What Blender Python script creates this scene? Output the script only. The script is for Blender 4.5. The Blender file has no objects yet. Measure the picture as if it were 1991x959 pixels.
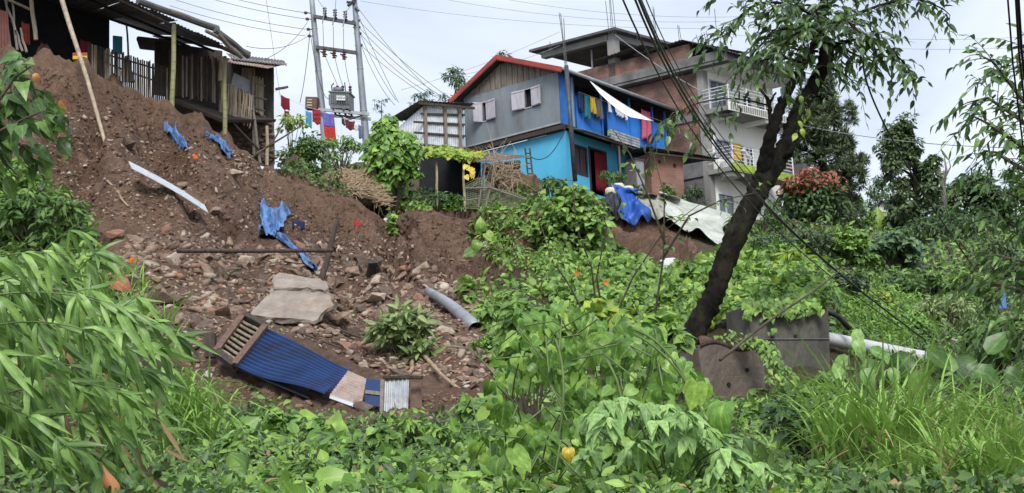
import bpy, bmesh, math, random
import numpy as np
from mathutils import Vector, Matrix
from mathutils.bvhtree import BVHTree
SC = bpy.context.scene
COL = SC.collection
# ---------------------------------------------------------------- camera
PW, PH, FOC = 1991.0, 959.0, 3150.0
PITCH, ROLL = math.radians(12.0), math.radians(-2.5)
CAM = Vector((0, 0, 1.6))
RM = Matrix.Rotation(math.pi/2 + PITCH, 3, 'X') @ Matrix.Rotation(ROLL, 3, 'Z')
cd = bpy.data.cameras.new('camera'); cam = bpy.data.objects.new('camera', cd); COL.objects.link(cam)
cd.sensor_width = 36.0; cd.lens = 36.0*FOC/PW; cd.clip_start = 0.1; cd.clip_end = 4000
cam.matrix_world = Matrix.Translation(CAM) @ RM.to_4x4()
SC.camera = cam
# ---------------------------------------------------------------- overcast sky, veiled sun, exposure
SUN_EL, SUN_AZ = math.radians(46), math.radians(4)      # azimuth from +Y towards +X is positive; behind-left of the viewer
wd = bpy.data.worlds.new('World'); SC.world = wd; wd.use_nodes = True
def world_nodes():
    nt = wd.node_tree; nt.nodes.clear(); N = nt.nodes.new; L = nt.links.new
    out = N('ShaderNodeOutputWorld'); bg = N('ShaderNodeBackground'); bg.inputs['Strength'].default_value = 0.10
    sky = N('ShaderNodeTexSky'); sky.sky_type = 'NISHITA'; sky.sun_disc = False
    sky.sun_elevation = SUN_EL; sky.sun_rotation = math.pi + SUN_AZ; sky.air_density = 1.6; sky.dust_density = 4.0; sky.altitude = 1200
    tc = N('ShaderNodeTexCoord'); mp = N('ShaderNodeMapping'); mp.inputs['Scale'].default_value = (1.0, 1.0, 2.6)
    n1 = N('ShaderNodeTexNoise'); n1.inputs['Scale'].default_value = 3.2; n1.inputs['Detail'].default_value = 6; n1.inputs['Roughness'].default_value = 0.55
    n1.inputs['Distortion'].default_value = 0.6
    r1 = N('ShaderNodeValToRGB'); e = r1.color_ramp.elements
    e[0].position = 0.36; e[0].color = (3.2, 3.6, 4.4, 1); e[1].position = 0.64; e[1].color = (4.85, 5.1, 5.55, 1)
    mx = N('ShaderNodeMixRGB'); mx.inputs['Fac'].default_value = 0.88
    L(tc.outputs['Generated'], mp.inputs['Vector']); L(mp.outputs['Vector'], n1.inputs['Vector']); L(n1.outputs['Fac'], r1.inputs['Fac'])
    L(sky.outputs['Color'], mx.inputs['Color1']); L(r1.outputs['Color'], mx.inputs['Color2'])
    L(mx.outputs['Color'], bg.inputs['Color']); L(bg.outputs['Background'], out.inputs['Surface'])
world_nodes()
sd = bpy.data.lights.new('sun', 'SUN'); sd.energy = 1.5; sd.angle = math.radians(25); sd.color = (1.0, 0.97, 0.92)
sun = bpy.data.objects.new('sun', sd); COL.objects.link(sun)
_to = Vector((math.sin(math.pi+SUN_AZ)*math.cos(SUN_EL), math.cos(math.pi+SUN_AZ)*math.cos(SUN_EL), math.sin(SUN_EL)))
_to.x *= -1
sun.rotation_euler = _to.to_track_quat('Z', 'Y').to_euler()
vs = SC.view_settings; vs.view_transform = 'Standard'; vs.look = 'None'; vs.exposure = 1.1; vs.gamma = 1.0; vs.use_curve_mapping = False
try:
    SC.cycles.use_denoising = True; SC.cycles.max_bounces = 7; SC.cycles.diffuse_bounces = 2; SC.cycles.transmission_bounces = 3
    SC.cycles.use_adaptive_sampling = True; SC.cycles.adaptive_threshold = 0.015
except Exception: pass
# ---------------------------------------------------------------- pixel -> world helpers (build-time measuring only)
def ray(px, py): return RM @ Vector(((px-PW/2)/FOC, -(py-PH/2)/FOC, -1.0))
def P(px, py, Y):
    r = ray(px, py); return CAM + r*(Y/r.y)
RMn = np.array(RM)
def proj(A):                                   # (N,3) world -> (N,2) pixels
    q = (np.asarray(A) - np.array(CAM)) @ RMn
    d = np.maximum(-q[:, 2], 1e-3)
    return np.stack([PW/2 + FOC*q[:, 0]/d, PH/2 - FOC*q[:, 1]/d], 1)
def inpoly(pts, poly):
    x, y = pts[:, 0], pts[:, 1]; r = np.zeros(len(x), bool); n = len(poly); j = n-1
    for i in range(n):
        xi, yi = poly[i]; xj, yj = poly[j]
        c = ((yi > y) != (yj > y)) & (x < (xj-xi)*(y-yi)/((yj-yi) or 1e-9) + xi); r ^= c; j = i
    return r
class Fr:                                      # a building's own axes: u, v horizontal, z up
    def __init__(s, O, u, v):
        s.O = O; s.u = Vector((u[0], u[1], 0)).normalized(); s.v = Vector((v[0], v[1], 0)).normalized()
    def w(s, u, v, z): return s.O + s.u*u + s.v*v + Vector((0, 0, z))
    def uz(s, px, py, v=0.0):                  # on the plane v = const
        r = ray(px, py); n = Vector((0, 0, 1)).cross(s.u); o = s.O + s.v*v
        p = CAM + r*((o-CAM).dot(n)/r.dot(n)); return (p-o).dot(s.u), p.z - s.O.z
    def vz(s, px, py, u=0.0):
        r = ray(px, py); n = Vector((0, 0, 1)).cross(s.v); o = s.O + s.u*u
        p = CAM + r*((o-CAM).dot(n)/r.dot(n)); return (p-o).dot(s.v), p.z - s.O.z
# ---------------------------------------------------------------- objects
ORG = {}
def link(o, parent=None):
    COL.objects.link(o)
    if parent is not None: o.parent = parent; ORG[o.name] = ORG[parent.name]
    return o
def tag(o, label=None, cat=None, group=None, kind=None):
    if label: o['label'] = label
    if cat: o['category'] = cat
    if group: o['group'] = group
    if kind: o['kind'] = kind
    return o
def thing(name, label, cat, loc, group=None):
    o = bpy.data.objects.new(name, None); o.empty_display_size = .2; COL.objects.link(o)
    o.location = loc; ORG[o.name] = Vector(loc)
    return tag(o, label, cat, group)
def V3(p): return Vector((p[0], p[1], p[2]))
class MB:
    def __init__(s): s.v = []; s.f = []
    def add(s, vs, fs):
        k = len(s.v); s.v += [V3(p) for p in vs]; s.f += [tuple(i+k for i in f) for f in fs]; return s
    def quad(s, a, b, c, d): return s.add([a, b, c, d], [(0, 1, 2, 3)])
    def hexa(s, p):                            # 8 points: bottom loop, top loop
        return s.add(p, [(3, 2, 1, 0), (4, 5, 6, 7), (0, 1, 5, 4), (1, 2, 6, 5), (2, 3, 7, 6), (3, 0, 4, 7)])
    def box(s, c, x, y, z):                    # centre and three half-axis vectors
        c, x, y, z = V3(c), V3(x), V3(y), V3(z)
        return s.hexa([c-x-y-z, c+x-y-z, c+x+y-z, c-x+y-z, c-x-y+z, c+x-y+z, c+x+y+z, c-x+y+z])
    def fbox(s, fr, u0, u1, v0, v1, z0, z1):
        w = fr.w
        return s.hexa([w(u0, v0, z0), w(u1, v0, z0), w(u1, v1, z0), w(u0, v1, z0), w(u0, v0, z1), w(u1, v0, z1), w(u1, v1, z1), w(u0, v1, z1)])
    def tube(s, pts, r, n=8, cap=True):
        pts = [V3(p) for p in pts]; m = len(pts); rs = r if isinstance(r, (list, tuple)) else [r]*m
        k0 = len(s.v); ref = None
        for i, p in enumerate(pts):
            t = (pts[min(i+1, m-1)] - pts[max(i-1, 0)])
            if t.length < 1e-6: t = Vector((0, 0, 1))
            t.normalize()
            if ref is None: ref = Vector((0, 1, 0)) if abs(t.y) < .8 else Vector((1, 0, 0))
            a = (ref - t*ref.dot(t)).normalized(); b = t.cross(a); ref = a
            for j in range(n):
                q = 2*math.pi*j/n; s.v.append(p + (a*math.cos(q) + b*math.sin(q))*rs[i])
        for i in range(m-1):
            for j in range(n):
                s.f.append((k0+i*n+j, k0+i*n+(j+1) % n, k0+(i+1)*n+(j+1) % n, k0+(i+1)*n+j))
        if cap:
            s.f.append(tuple(k0+j for j in reversed(range(n)))); s.f.append(tuple(k0+(m-1)*n+j for j in range(n)))
        return s
    def sheet(s, fn, nu, nv, th=0.0, tdir=None):   # fn(u,v)->Vector over the unit square; closed slab when th>0
        k = len(s.v)
        g = [[V3(fn(i/nu, j/nv)) for i in range(nu+1)] for j in range(nv+1)]
        s.v += [p for row in g for p in row]
        id = lambda i, j: k + j*(nu+1) + i
        for j in range(nv):
            for i in range(nu): s.f.append((id(i, j), id(i+1, j), id(i+1, j+1), id(i, j+1)))
        if th > 0:
            k2 = len(s.v); td = V3(tdir)*th; s.v += [p+td for row in g for p in row]
            id2 = lambda i, j: k2 + j*(nu+1) + i
            for j in range(nv):
                for i in range(nu): s.f.append((id2(i, j+1), id2(i+1, j+1), id2(i+1, j), id2(i, j)))
            for i in range(nu):
                s.f.append((id(i+1, 0), id(i, 0), id2(i, 0), id2(i+1, 0))); s.f.append((id(i, nv), id(i+1, nv), id2(i+1, nv), id2(i, nv)))
            for j in range(nv):
                s.f.append((id(0, j), id(0, j+1), id2(0, j+1), id2(0, j))); s.f.append((id(nu, j+1), id(nu, j), id2(nu, j), id2(nu, j+1)))
        return s
    def build(s, name, mat, parent=None, smooth=False, bevel=0.0):
        me = bpy.data.meshes.new(name)
        o = bpy.data.objects.new(name, me); link(o, parent)
        if parent is not None: off = ORG[parent.name]
        else:
            lo = Vector((min(p.x for p in s.v), min(p.y for p in s.v), min(p.z for p in s.v))); hi = Vector((max(p.x for p in s.v), max(p.y for p in s.v), max(p.z for p in s.v)))
            off = Vector(((lo.x+hi.x)/2, (lo.y+hi.y)/2, lo.z)); o.location = off; ORG[o.name] = off
        me.from_pydata([p-off for p in s.v], [], s.f); me.update()
        if smooth: me.polygons.foreach_set('use_smooth', [True]*len(me.polygons))
        me.materials.append(M(mat))
        if bevel > 0:
            b = o.modifiers.new('bevel', 'BEVEL'); b.width = bevel; b.segments = 2; b.limit_method = 'ANGLE'
        return o
def np_obj(name, V, T, mat, parent=None, var=None, smooth=False, lxy=None):   # big triangle meshes from arrays
    V = np.asarray(V, np.float32); T = np.asarray(T, np.int32)
    me = bpy.data.meshes.new(name); o = bpy.data.objects.new(name, me); link(o, parent)
    if parent is not None: off = ORG[parent.name]
    else:
        lo, hi = V.min(0), V.max(0); off = Vector((float(lo[0]+hi[0])/2, float(lo[1]+hi[1])/2, float(lo[2]))); o.location = off; ORG[o.name] = off
    V = V - np.array(off, np.float32)
    me.vertices.add(len(V)); me.vertices.foreach_set('co', V.ravel())
    me.loops.add(T.size); me.loops.foreach_set('vertex_index', T.ravel())
    me.polygons.add(len(T)); me.polygons.foreach_set('loop_start', np.arange(0, T.size, 3, dtype=np.int32))
    if var is not None:
        a = me.attributes.new('var', 'FLOAT', 'POINT'); a.data.foreach_set('value', np.asarray(var, np.float32))
    if lxy is not None:
        for k, d in zip(('lx', 'ly'), lxy): me.attributes.new(k, 'FLOAT', 'POINT').data.foreach_set('value', np.asarray(d, np.float32))
    me.update(calc_edges=True); me.validate()
    if smooth: me.polygons.foreach_set('use_smooth', np.ones(len(T), bool))
    me.materials.append(M(mat)); return o
# ---------------------------------------------------------------- materials
MATS = {}
def M(n): return MATS[n]
def newmat(name):
    m = bpy.data.materials.new(name); m.use_nodes = True; nt = m.node_tree; nt.nodes.clear(); MATS[name] = m
    return m, nt, nt.nodes.new, nt.links.new
def c4(c): return (c[0], c[1], c[2], 1)
def surf(name, ca, cb, scale=6.0, rough=.8, bump=.2, bscale=None, metal=0.0, detail=6, stain=None, st_scale=1.2, stretch=(1, 1, 1), spec=.35, cc=None):
    """two-tone noise surface with bump and an optional blotchy stain"""
    m, nt, N, L = newmat(name); out = N('ShaderNodeOutputMaterial'); b = N('ShaderNodeBsdfPrincipled')
    tc = N('ShaderNodeTexCoord'); mp = N('ShaderNodeMapping'); mp.inputs['Scale'].default_value = stretch; L(tc.outputs['Object'], mp.inputs['Vector'])
    n = N('ShaderNodeTexNoise'); n.inputs['Scale'].default_value = scale; n.inputs['Detail'].default_value = detail; n.inputs['Roughness'].default_value = .62
    L(mp.outputs['Vector'], n.inputs['Vector'])
    r = N('ShaderNodeValToRGB'); e = r.color_ramp.elements; e[0].position = .32; e[0].color = c4(ca); e[1].position = .68; e[1].color = c4(cb)
    if cc is not None: k = e.new(.5); k.color = c4(cc)
    L(n.outputs['Fac'], r.inputs['Fac']); col = r.outputs['Color']
    if stain is not None:
        s = N('ShaderNodeTexNoise'); s.inputs['Scale'].default_value = st_scale; s.inputs['Detail'].default_value = 8; s.inputs['Roughness'].default_value = .7; L(mp.outputs['Vector'], s.inputs['Vector'])
        sr = N('ShaderNodeValToRGB'); q = sr.color_ramp.elements; q[0].position = .48; q[0].color = (0, 0, 0, 1); q[1].position = .66; q[1].color = (.85, .85, .85, 1)
        L(s.outputs['Fac'], sr.inputs['Fac']); mx = N('ShaderNodeMixRGB'); mx.inputs['Color2'].default_value = c4(stain)
        L(sr.outputs['Color'], mx.inputs['Fac']); L(col, mx.inputs['Color1']); col = mx.outputs['Color']
    L(col, b.inputs['Base Color']); b.inputs['Roughness'].default_value = rough; b.inputs['Metallic'].default_value = metal; b.inputs['Specular IOR Level'].default_value = spec
    if bump > 0:
        n2 = N('ShaderNodeTexNoise'); n2.inputs['Scale'].default_value = bscale or scale*3; n2.inputs['Detail'].default_value = 5; L(mp.outputs['Vector'], n2.inputs['Vector'])
        bp = N('ShaderNodeBump'); bp.inputs['Strength'].default_value = bump; bp.inputs['Distance'].default_value = .05; L(n2.outputs['Fac'], bp.inputs['Height']); L(bp.outputs['Normal'], b.inputs['Normal'])
    L(b.outputs['BSDF'], out.inputs['Surface']); return m
def leafmat(name, c0, c1, c2, rough=.42, trans=.26, spec=.45):
    """leaf: three greens spread by the per-leaf value, some light through the blade"""
    c0, c1, c2 = [(min(.7, c[0]*1.18), min(.7, c[1]*1.12), c[2]*.95) for c in (c0, c1, c2)]
    m, nt, N, L = newmat(name); out = N('ShaderNodeOutputMaterial'); b = N('ShaderNodeBsdfPrincipled'); t = N('ShaderNodeBsdfTranslucent'); mx = N('ShaderNodeMixShader')
    at = N('ShaderNodeAttribute'); at.attribute_name = 'var'; oi = N('ShaderNodeObjectInfo')
    ad = N('ShaderNodeMath'); ad.operation = 'ADD'; L(at.outputs['Fac'], ad.inputs[0]); L(oi.outputs['Random'], ad.inputs[1])
    fr = N('ShaderNodeMath'); fr.operation = 'FRACT'; L(ad.outputs[0], fr.inputs[0])
    r = N('ShaderNodeValToRGB'); e = r.color_ramp.elements; e[0].position = 0; e[0].color = c4(c0); e[1].position = 1; e[1].color = c4(c2); k = e.new(.55); k.color = c4(c1)
    L(fr.outputs[0], r.inputs['Fac'])
    tc = N('ShaderNodeTexCoord'); n = N('ShaderNodeTexNoise'); n.inputs['Scale'].default_value = 5; n.inputs['Detail'].default_value = 3; L(tc.outputs['Object'], n.inputs['Vector'])
    hs = N('ShaderNodeHueSaturation'); mr = N('ShaderNodeMapRange'); mr.inputs['From Min'].default_value = .3; mr.inputs['From Max'].default_value = .7; mr.inputs['To Min'].default_value = .65; mr.inputs['To Max'].default_value = 1.3
    lx = N('ShaderNodeAttribute'); lx.attribute_name = 'lx'; ly = N('ShaderNodeAttribute'); ly.attribute_name = 'ly'     # across / along the blade
    a1 = N('ShaderNodeMath'); a1.operation = 'MULTIPLY_ADD'; a1.inputs[1].default_value = -.55; L(lx.outputs['Fac'], a1.inputs[0]); L(ly.outputs['Fac'], a1.inputs[2])
    a2 = N('ShaderNodeMath'); a2.operation = 'MULTIPLY'; a2.inputs[1].default_value = 44; L(a1.outputs[0], a2.inputs[0]); a3 = N('ShaderNodeMath'); a3.operation = 'SINE'; L(a2.outputs[0], a3.inputs[0])
    v1 = N('ShaderNodeMapRange'); v1.inputs['From Min'].default_value = .55; v1.inputs['From Max'].default_value = 1; v1.inputs['To Min'].default_value = 0; v1.inputs['To Max'].default_value = .22; L(a3.outputs[0], v1.inputs['Value'])
    v2 = N('ShaderNodeMapRange'); v2.inputs['From Min'].default_value = 0; v2.inputs['From Max'].default_value = .16; v2.inputs['To Min'].default_value = .45; v2.inputs['To Max'].default_value = 0; L(lx.outputs['Fac'], v2.inputs['Value'])
    vm = N('ShaderNodeMath'); vm.operation = 'MAXIMUM'; L(v1.outputs['Result'], vm.inputs[0]); L(v2.outputs['Result'], vm.inputs[1])
    vb = N('ShaderNodeMixRGB'); vb.inputs['Color2'].default_value = (min(1, c2[0]*1.5), min(1, c2[1]*1.4), min(1, c2[2]*1.7), 1); L(vm.outputs[0], vb.inputs['Fac']); L(r.outputs['Color'], vb.inputs['Color1'])
    L(n.outputs['Fac'], mr.inputs['Value']); L(mr.outputs['Result'], hs.inputs['Value']); L(vb.outputs['Color'], hs.inputs['Color'])
    L(hs.outputs['Color'], b.inputs['Base Color']); L(hs.outputs['Color'], t.inputs['Color']); b.inputs['Roughness'].default_value = rough; b.inputs['Specular IOR Level'].default_value = spec
    mx.inputs['Fac'].default_value = trans; L(b.outputs['BSDF'], mx.inputs[1]); L(t.outputs['BSDF'], mx.inputs[2]); L(mx.outputs['Shader'], out.inputs['Surface']); return m
def brickmat(name, c1, c2, mortar, stain):
    m, nt, N, L = newmat(name); out = N('ShaderNodeOutputMaterial'); b = N('ShaderNodeBsdfPrincipled'); tc = N('ShaderNodeTexCoord')
    br = N('ShaderNodeTexBrick'); br.inputs['Color1'].default_value = c4(c1); br.inputs['Color2'].default_value = c4(c2); br.inputs['Mortar'].default_value = c4(mortar)
    br.inputs['Scale'].default_value = 1; br.inputs['Brick Width'].default_value = .24; br.inputs['Row Height'].default_value = .085; br.inputs['Mortar Size'].default_value = .012; br.inputs['Bias'].default_value = -.2
    L(tc.outputs['UV'], br.inputs['Vector'])
    n = N('ShaderNodeTexNoise'); n.inputs['Scale'].default_value = .9; n.inputs['Detail'].default_value = 8; L(tc.outputs['UV'], n.inputs['Vector'])
    r = N('ShaderNodeValToRGB'); e = r.color_ramp.elements; e[0].position = .40; e[0].color = (0, 0, 0, 1); e[1].position = .62; e[1].color = (.85, .85, .85, 1); L(n.outputs['Fac'], r.inputs['Fac'])
    mx = N('ShaderNodeMixRGB'); mx.inputs['Color2'].default_value = c4(stain); L(r.outputs['Color'], mx.inputs['Fac']); L(br.outputs['Color'], mx.inputs['Color1'])
    L(mx.outputs['Color'], b.inputs['Base Color']); b.inputs['Roughness'].default_value = .9
    bp = N('ShaderNodeBump'); bp.invert = True; bp.inputs['Strength'].default_value = .7; bp.inputs['Distance'].default_value = .02; L(br.outputs['Fac'], bp.inputs['Height']); L(bp.outputs['Normal'], b.inputs['Normal'])
    L(b.outputs['BSDF'], out.inputs['Surface']); return m
def soilmat(name):
    m, nt, N, L = newmat(name); out = N('ShaderNodeOutputMaterial'); b = N('ShaderNodeBsdfPrincipled'); tc = N('ShaderNodeTexCoord')
    def noise(s, d=8, ro=.62):
        n = N('ShaderNodeTexNoise'); n.inputs['Scale'].default_value = s; n.inputs['Detail'].default_value = d; n.inputs['Roughness'].default_value = ro; L(tc.outputs['Object'], n.inputs['Vector']); return n.outputs['Fac']
    def ramp(f, st):
        r = N('ShaderNodeValToRGB'); e = r.color_ramp.elements
        while len(e) < len(st): e.new(.5)
        for k, (p, c) in zip(e, st): k.position = p; k.color = c4(c)
        L(f, r.inputs['Fac']); return r.outputs['Color']
    def mix(f, a, c):
        x = N('ShaderNodeMixRGB')
        if isinstance(f, float): x.inputs['Fac'].default_value = f
        else: L(f, x.inputs['Fac'])
        L(a, x.inputs['Color1'])
        if isinstance(c, tuple): x.inputs['Color2'].default_value = c4(c)
        else: L(c, x.inputs['Color2'])
        return x.outputs['Color']
    base = ramp(noise(.35), [(.34, (.072, .038, .024)), (.5, (.190, .112, .074)), (.66, (.300, .186, .126))])
    fine = ramp(noise(5.5, 10, .7), [(.30, (.060, .035, .024)), (.52, (.200, .126, .086)), (.72, (.37, .255, .185))])
    c = mix(.5, base, fine)
    vo = N('ShaderNodeTexVoronoi'); vo.inputs['Scale'].default_value = 6; vo.inputs['Randomness'].default_value = 1; L(tc.outputs['Object'], vo.inputs['Vector'])
    peb = ramp(vo.outputs['Distance'], [(.10, (1, 1, 1)), (.26, (0, 0, 0))]); pick = ramp(noise(2.1), [(.50, (0, 0, 0)), (.60, (1, 1, 1))])
    mm = N('ShaderNodeMath'); mm.operation = 'MULTIPLY'; L(peb, mm.inputs[0]); L(pick, mm.inputs[1])
    pc = mix(vo.outputs['Color'], c, (.34, .28, .23)); c = mix(mm.outputs[0], c, pc)
    at = N('ShaderNodeAttribute'); at.attribute_name = 'veg'
    g = ramp(noise(3.0), [(.35, (.030, .045, .018)), (.6, (.060, .085, .028))])
    c = mix(at.outputs['Fac'], c, g)
    L(c, b.inputs['Base Color']); b.inputs['Roughness'].default_value = .88; b.inputs['Specular IOR Level'].default_value = .3
    bp = N('ShaderNodeBump'); bp.inputs['Strength'].default_value = 1.0; bp.inputs['Distance'].default_value = .22; L(noise(6, 12, .75), bp.inputs['Height']); L(bp.outputs['Normal'], b.inputs['Normal'])
    L(b.outputs['BSDF'], out.inputs['Surface']); return m
soilmat('soil')
surf('rock', (.14, .088, .062), (.44, .335, .255), 2.2, .85, .6, 14, stain=(.16, .095, .065), cc=(.26, .18, .132))
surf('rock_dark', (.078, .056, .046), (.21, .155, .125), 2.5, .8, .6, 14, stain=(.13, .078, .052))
surf('rock_pale', (.28, .215, .165), (.54, .455, .37), 3, .85, .5, 16, stain=(.20, .14, .10))
surf('rock_red', (.19, .09, .06), (.38, .21, .14), 3, .85, .5, 16, stain=(.20, .14, .10))
surf('slab_concrete', (.20, .165, .138), (.36, .315, .275), 2.4, .9, .5, 18, stain=(.24, .17, .12), st_scale=1.8)
surf('wall_concrete', (.060, .058, .048), (.155, .145, .122), 2.0, .85, .5, 18, stain=(.034, .042, .018), st_scale=1.5, stretch=(1, 1, .45))
surf('block_concrete', (.115, .090, .074), (.23, .185, .155), 2.2, .9, .4, 18, stain=(.075, .05, .035), st_scale=1.5, stretch=(1, 1, .6))
surf('grey_concrete', (.20, .20, .19), (.34, .33, .315), 1.6, .9, .3, 14, stain=(.10, .10, .10), st_scale=.8, stretch=(1, 1, .5))
surf('dark_concrete', (.12, .12, .12), (.22, .215, .21), 1.2, .9, .3, 14, stain=(.07, .07, .072), st_scale=.7)
surf('white_plaster', (.76, .75, .71), (.84, .83, .79), 1.4, .8, .1, 12, stain=(.62, .62, .59), st_scale=.6, stretch=(1, 1, .4))
surf('cyan_plaster', (.075, .42, .66), (.10, .49, .74), 1.2, .75, .1, 12, stain=(.09, .33, .48), st_scale=.6)
surf('grey_sheet', (.17, .20, .225), (.255, .285, .305), 1.2, .55, .05, 10, metal=.15, stain=(.12, .118, .112), st_scale=.8, stretch=(1, 1, .3))
surf('tin', (.50, .54, .58), (.72, .75, .78), 1.5, .45, .05, 10, metal=.35, stain=(.34, .33, .33), st_scale=1.6)
surf('tin_old', (.32, .34, .36), (.52, .54, .56), 3, .5, .1, 10, metal=.3, stain=(.20, .15, .12), st_scale=2.4)
surf('tin_rust', (.30, .23, .19), (.46, .39, .34), 3, .7, .1, 10, metal=.1, stain=(.18, .10, .07), st_scale=2.4)
surf('tin_dark', (.06, .062, .066), (.14, .14, .145), 2, .65, .1, 10, metal=.1, stain=(.10, .075, .06), st_scale=1.6)
surf('blue_tin', (.005, .020, .070), (.012, .050, .185), 1.2, .5, .05, 10, stain=(.016, .015, .018), st_scale=.7)
surf('blue_paint', (.012, .14, .52), (.022, .20, .64), 1.5, .5, .05, 10, stain=(.03, .13, .40), st_scale=1.0)
surf('red_paint', (.30, .045, .035), (.42, .075, .055), 3, .6, .1, stain=(.16, .05, .04))
surf('red_tin', (.13, .045, .035), (.20, .075, .055), 3, .6, .1, stain=(.08, .05, .04))
surf('plank', (.15, .125, .10), (.32, .275, .23), 3, .85, .4, 20, stretch=(8, 8, .6), stain=(.10, .085, .07))
surf('dark_wood', (.030, .024, .020), (.085, .066, .052), 3, .8, .4, 20, stretch=(6, 6, .8))
surf('door_wood', (.030, .020, .028), (.065, .042, .050), 4, .55, .2, 20, stretch=(5, 5, .7))
surf('grey_wood', (.14, .12, .10), (.27, .235, .20), 4, .85, .4, 20, stretch=(6, 6, .7))
surf('bamboo_green', (.20, .21, .085), (.34, .33, .15), 3, .5, .1, 10, stretch=(3, 3, .6), stain=(.24, .20, .12))
surf('bamboo_pale', (.30, .24, .16), (.48, .40, .29), 3, .6, .1, 10, stretch=(3, 3, .6), stain=(.18, .14, .10))
surf('bamboo_slat', (.13, .10, .068), (.36, .285, .20), 2.5, .75, .2, 20, stretch=(5, 5, .6), stain=(.09, .07, .055))
surf('bamboo_dark', (.020, .017, .014), (.060, .047, .037), 2.5, .85, .2, 20, stretch=(5, 5, .6))  # dark bamboo, lowered further to stand in for shade under the shack roof
surf('log_dark', (.045, .032, .027), (.11, .082, .068), 4, .85, .5, 16, stretch=(4, 4, 1))
surf('log_red', (.10, .060, .045), (.19, .12, .09), 4, .85, .4, 16, stretch=(4, 4, .8))
surf('bark', (.006, .005, .0045), (.022, .018, .015), 5, .9, .9, 12, stain=(.034, .036, .020), st_scale=2.6, stretch=(1, 1, .5), spec=.12)
surf('twig', (.055, .045, .032), (.12, .10, .07), 6, .85, .3)
surf('stem_green', (.09, .14, .045), (.17, .23, .08), 6, .6, .1)
surf('dry_stalk', (.20, .14, .085), (.42, .32, .21), 5, .85, .2, stretch=(2, 2, 2))
surf('tarp_blue', (.06, .16, .40), (.13, .27, .52), 2.5, .45, .25, 9, stain=(.10, .15, .26), st_scale=1.6)
surf('tarp_deep', (.012, .065, .30), (.025, .11, .44), 2.5, .45, .25, 9)
surf('tarp_clear', (.40, .43, .38), (.60, .62, .57), 2.2, .35, .3, 9, stain=(.30, .32, .24), st_scale=1.0)
surf('tarp_grey', (.25, .26, .21), (.40, .40, .33), 2.2, .5, .3, 9, stain=(.20, .19, .13), st_scale=1.0)
surf('tarp_black', (.014, .015, .018), (.045, .047, .055), 3, .4, .3, 9)
surf('white_sheet', (.78, .80, .82), (.82, .84, .86), 2, .6, .03)
surf('pipe_grey', (.33, .36, .40), (.46, .49, .53), 3, .4, .05, stain=(.25, .22, .18))
surf('pipe_pale', (.44, .46, .48), (.58, .60, .62), 3, .4, .05, stain=(.38, .24, .14), st_scale=.9)
surf('black_plastic', (.012, .012, .013), (.028, .028, .03), 5, .45, .1)
surf('iron', (.045, .047, .052), (.10, .10, .105), 5, .55, .1, metal=.3)
surf('galv', (.26, .285, .31), (.36, .385, .41), 3, .5, .05, metal=.3, stain=(.20, .21, .22))
surf('pole_paint', (.22, .25, .28), (.31, .34, .37), 2, .5, .05, metal=.2, stain=(.17, .18, .19), stretch=(2, 2, .5))
surf('transformer_grey', (.13, .15, .16), (.20, .22, .23), 3, .5, .05, metal=.1, stain=(.10, .10, .10))
surf('fuse_box', (.085, .050, .035), (.15, .095, .065), 3, .7, .1)
surf('porcelain', (.10, .055, .045), (.16, .09, .07), 5, .25, 0)
surf('frame_grey', (.26, .28, .31), (.37, .39, .42), 4, .6, .1)
surf('shutter', (.40, .385, .44), (.52, .505, .55), 4, .7, .2, stretch=(4, 4, .7), stain=(.30, .28, .30))
surf('frame_white', (.62, .64, .66), (.74, .75, .76), 4, .5, .05)
surf('green_tile', (.22, .36, .06), (.36, .50, .12), 3, .5, .1, stain=(.16, .22, .06))
surf('cream', (.55, .50, .36), (.68, .62, .46), 3, .7, .1)
surf('dark_room', (.012, .013, .016), (.024, .025, .03), 3, .9, 0)  # near-black that stands in for the shade inside rooms and hollows
surf('paint_black', (.02, .02, .022), (.035, .035, .037), 4, .6, 0)
surf('mesh_net', (.15, .16, .10), (.27, .28, .18), 4, .7, .2)
for _n, _a in dict(c_maroon=(.17, .012, .022), c_red=(.48, .03, .03), c_violet=(.14, .13, .42), c_teal=(.02, .17, .21), c_yellow=(.72, .47, .03), c_navy=(.022, .028, .075), c_grey=(.10, .105, .115), c_white=(.66, .66, .66), c_pink=(.46, .10, .16), c_sky=(.06, .28, .50), c_slate=(.14, .17, .25), c_brownred=(.13, .022, .026), c_ivory=(.55, .46, .34), c_orange=(.70, .15, .02)).items():
    surf(_n, tuple(x*.75 for x in _a), tuple(min(1, x*1.15) for x in _a), 7, .9, .3, 14)
brickmat('brick_old', (.30, .125, .082), (.17, .072, .050), (.25, .22, .195), (.075, .052, .046))
brickmat('brick_new', (.34, .135, .095), (.25, .10, .07), (.27, .23, .20), (.20, .10, .075))
def glassmat():
    m, nt, N, L = newmat('glass'); out = N('ShaderNodeOutputMaterial'); b = N('ShaderNodeBsdfPrincipled'); b.inputs['Base Color'].default_value = (.10, .13, .16, 1); b.inputs['Roughness'].default_value = .08; b.inputs['Specular IOR Level'].default_value = .8
    L(b.outputs['BSDF'], out.inputs['Surface'])
glassmat()
def checkmat():
    m, nt, N, L = newmat('check_cloth'); out = N('ShaderNodeOutputMaterial'); b = N('ShaderNodeBsdfPrincipled'); tc = N('ShaderNodeTexCoord'); ck = N('ShaderNodeTexChecker'); ck.inputs['Scale'].default_value = 9
    ck.inputs['Color1'].default_value = (.42, .015, .03, 1); ck.inputs['Color2'].default_value = (.10, .012, .02, 1); L(tc.outputs['Object'], ck.inputs['Vector']); L(ck.outputs['Color'], b.inputs['Base Color']); b.inputs['Roughness'].default_value = .9; L(b.outputs['BSDF'], out.inputs['Surface'])
checkmat()
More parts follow.
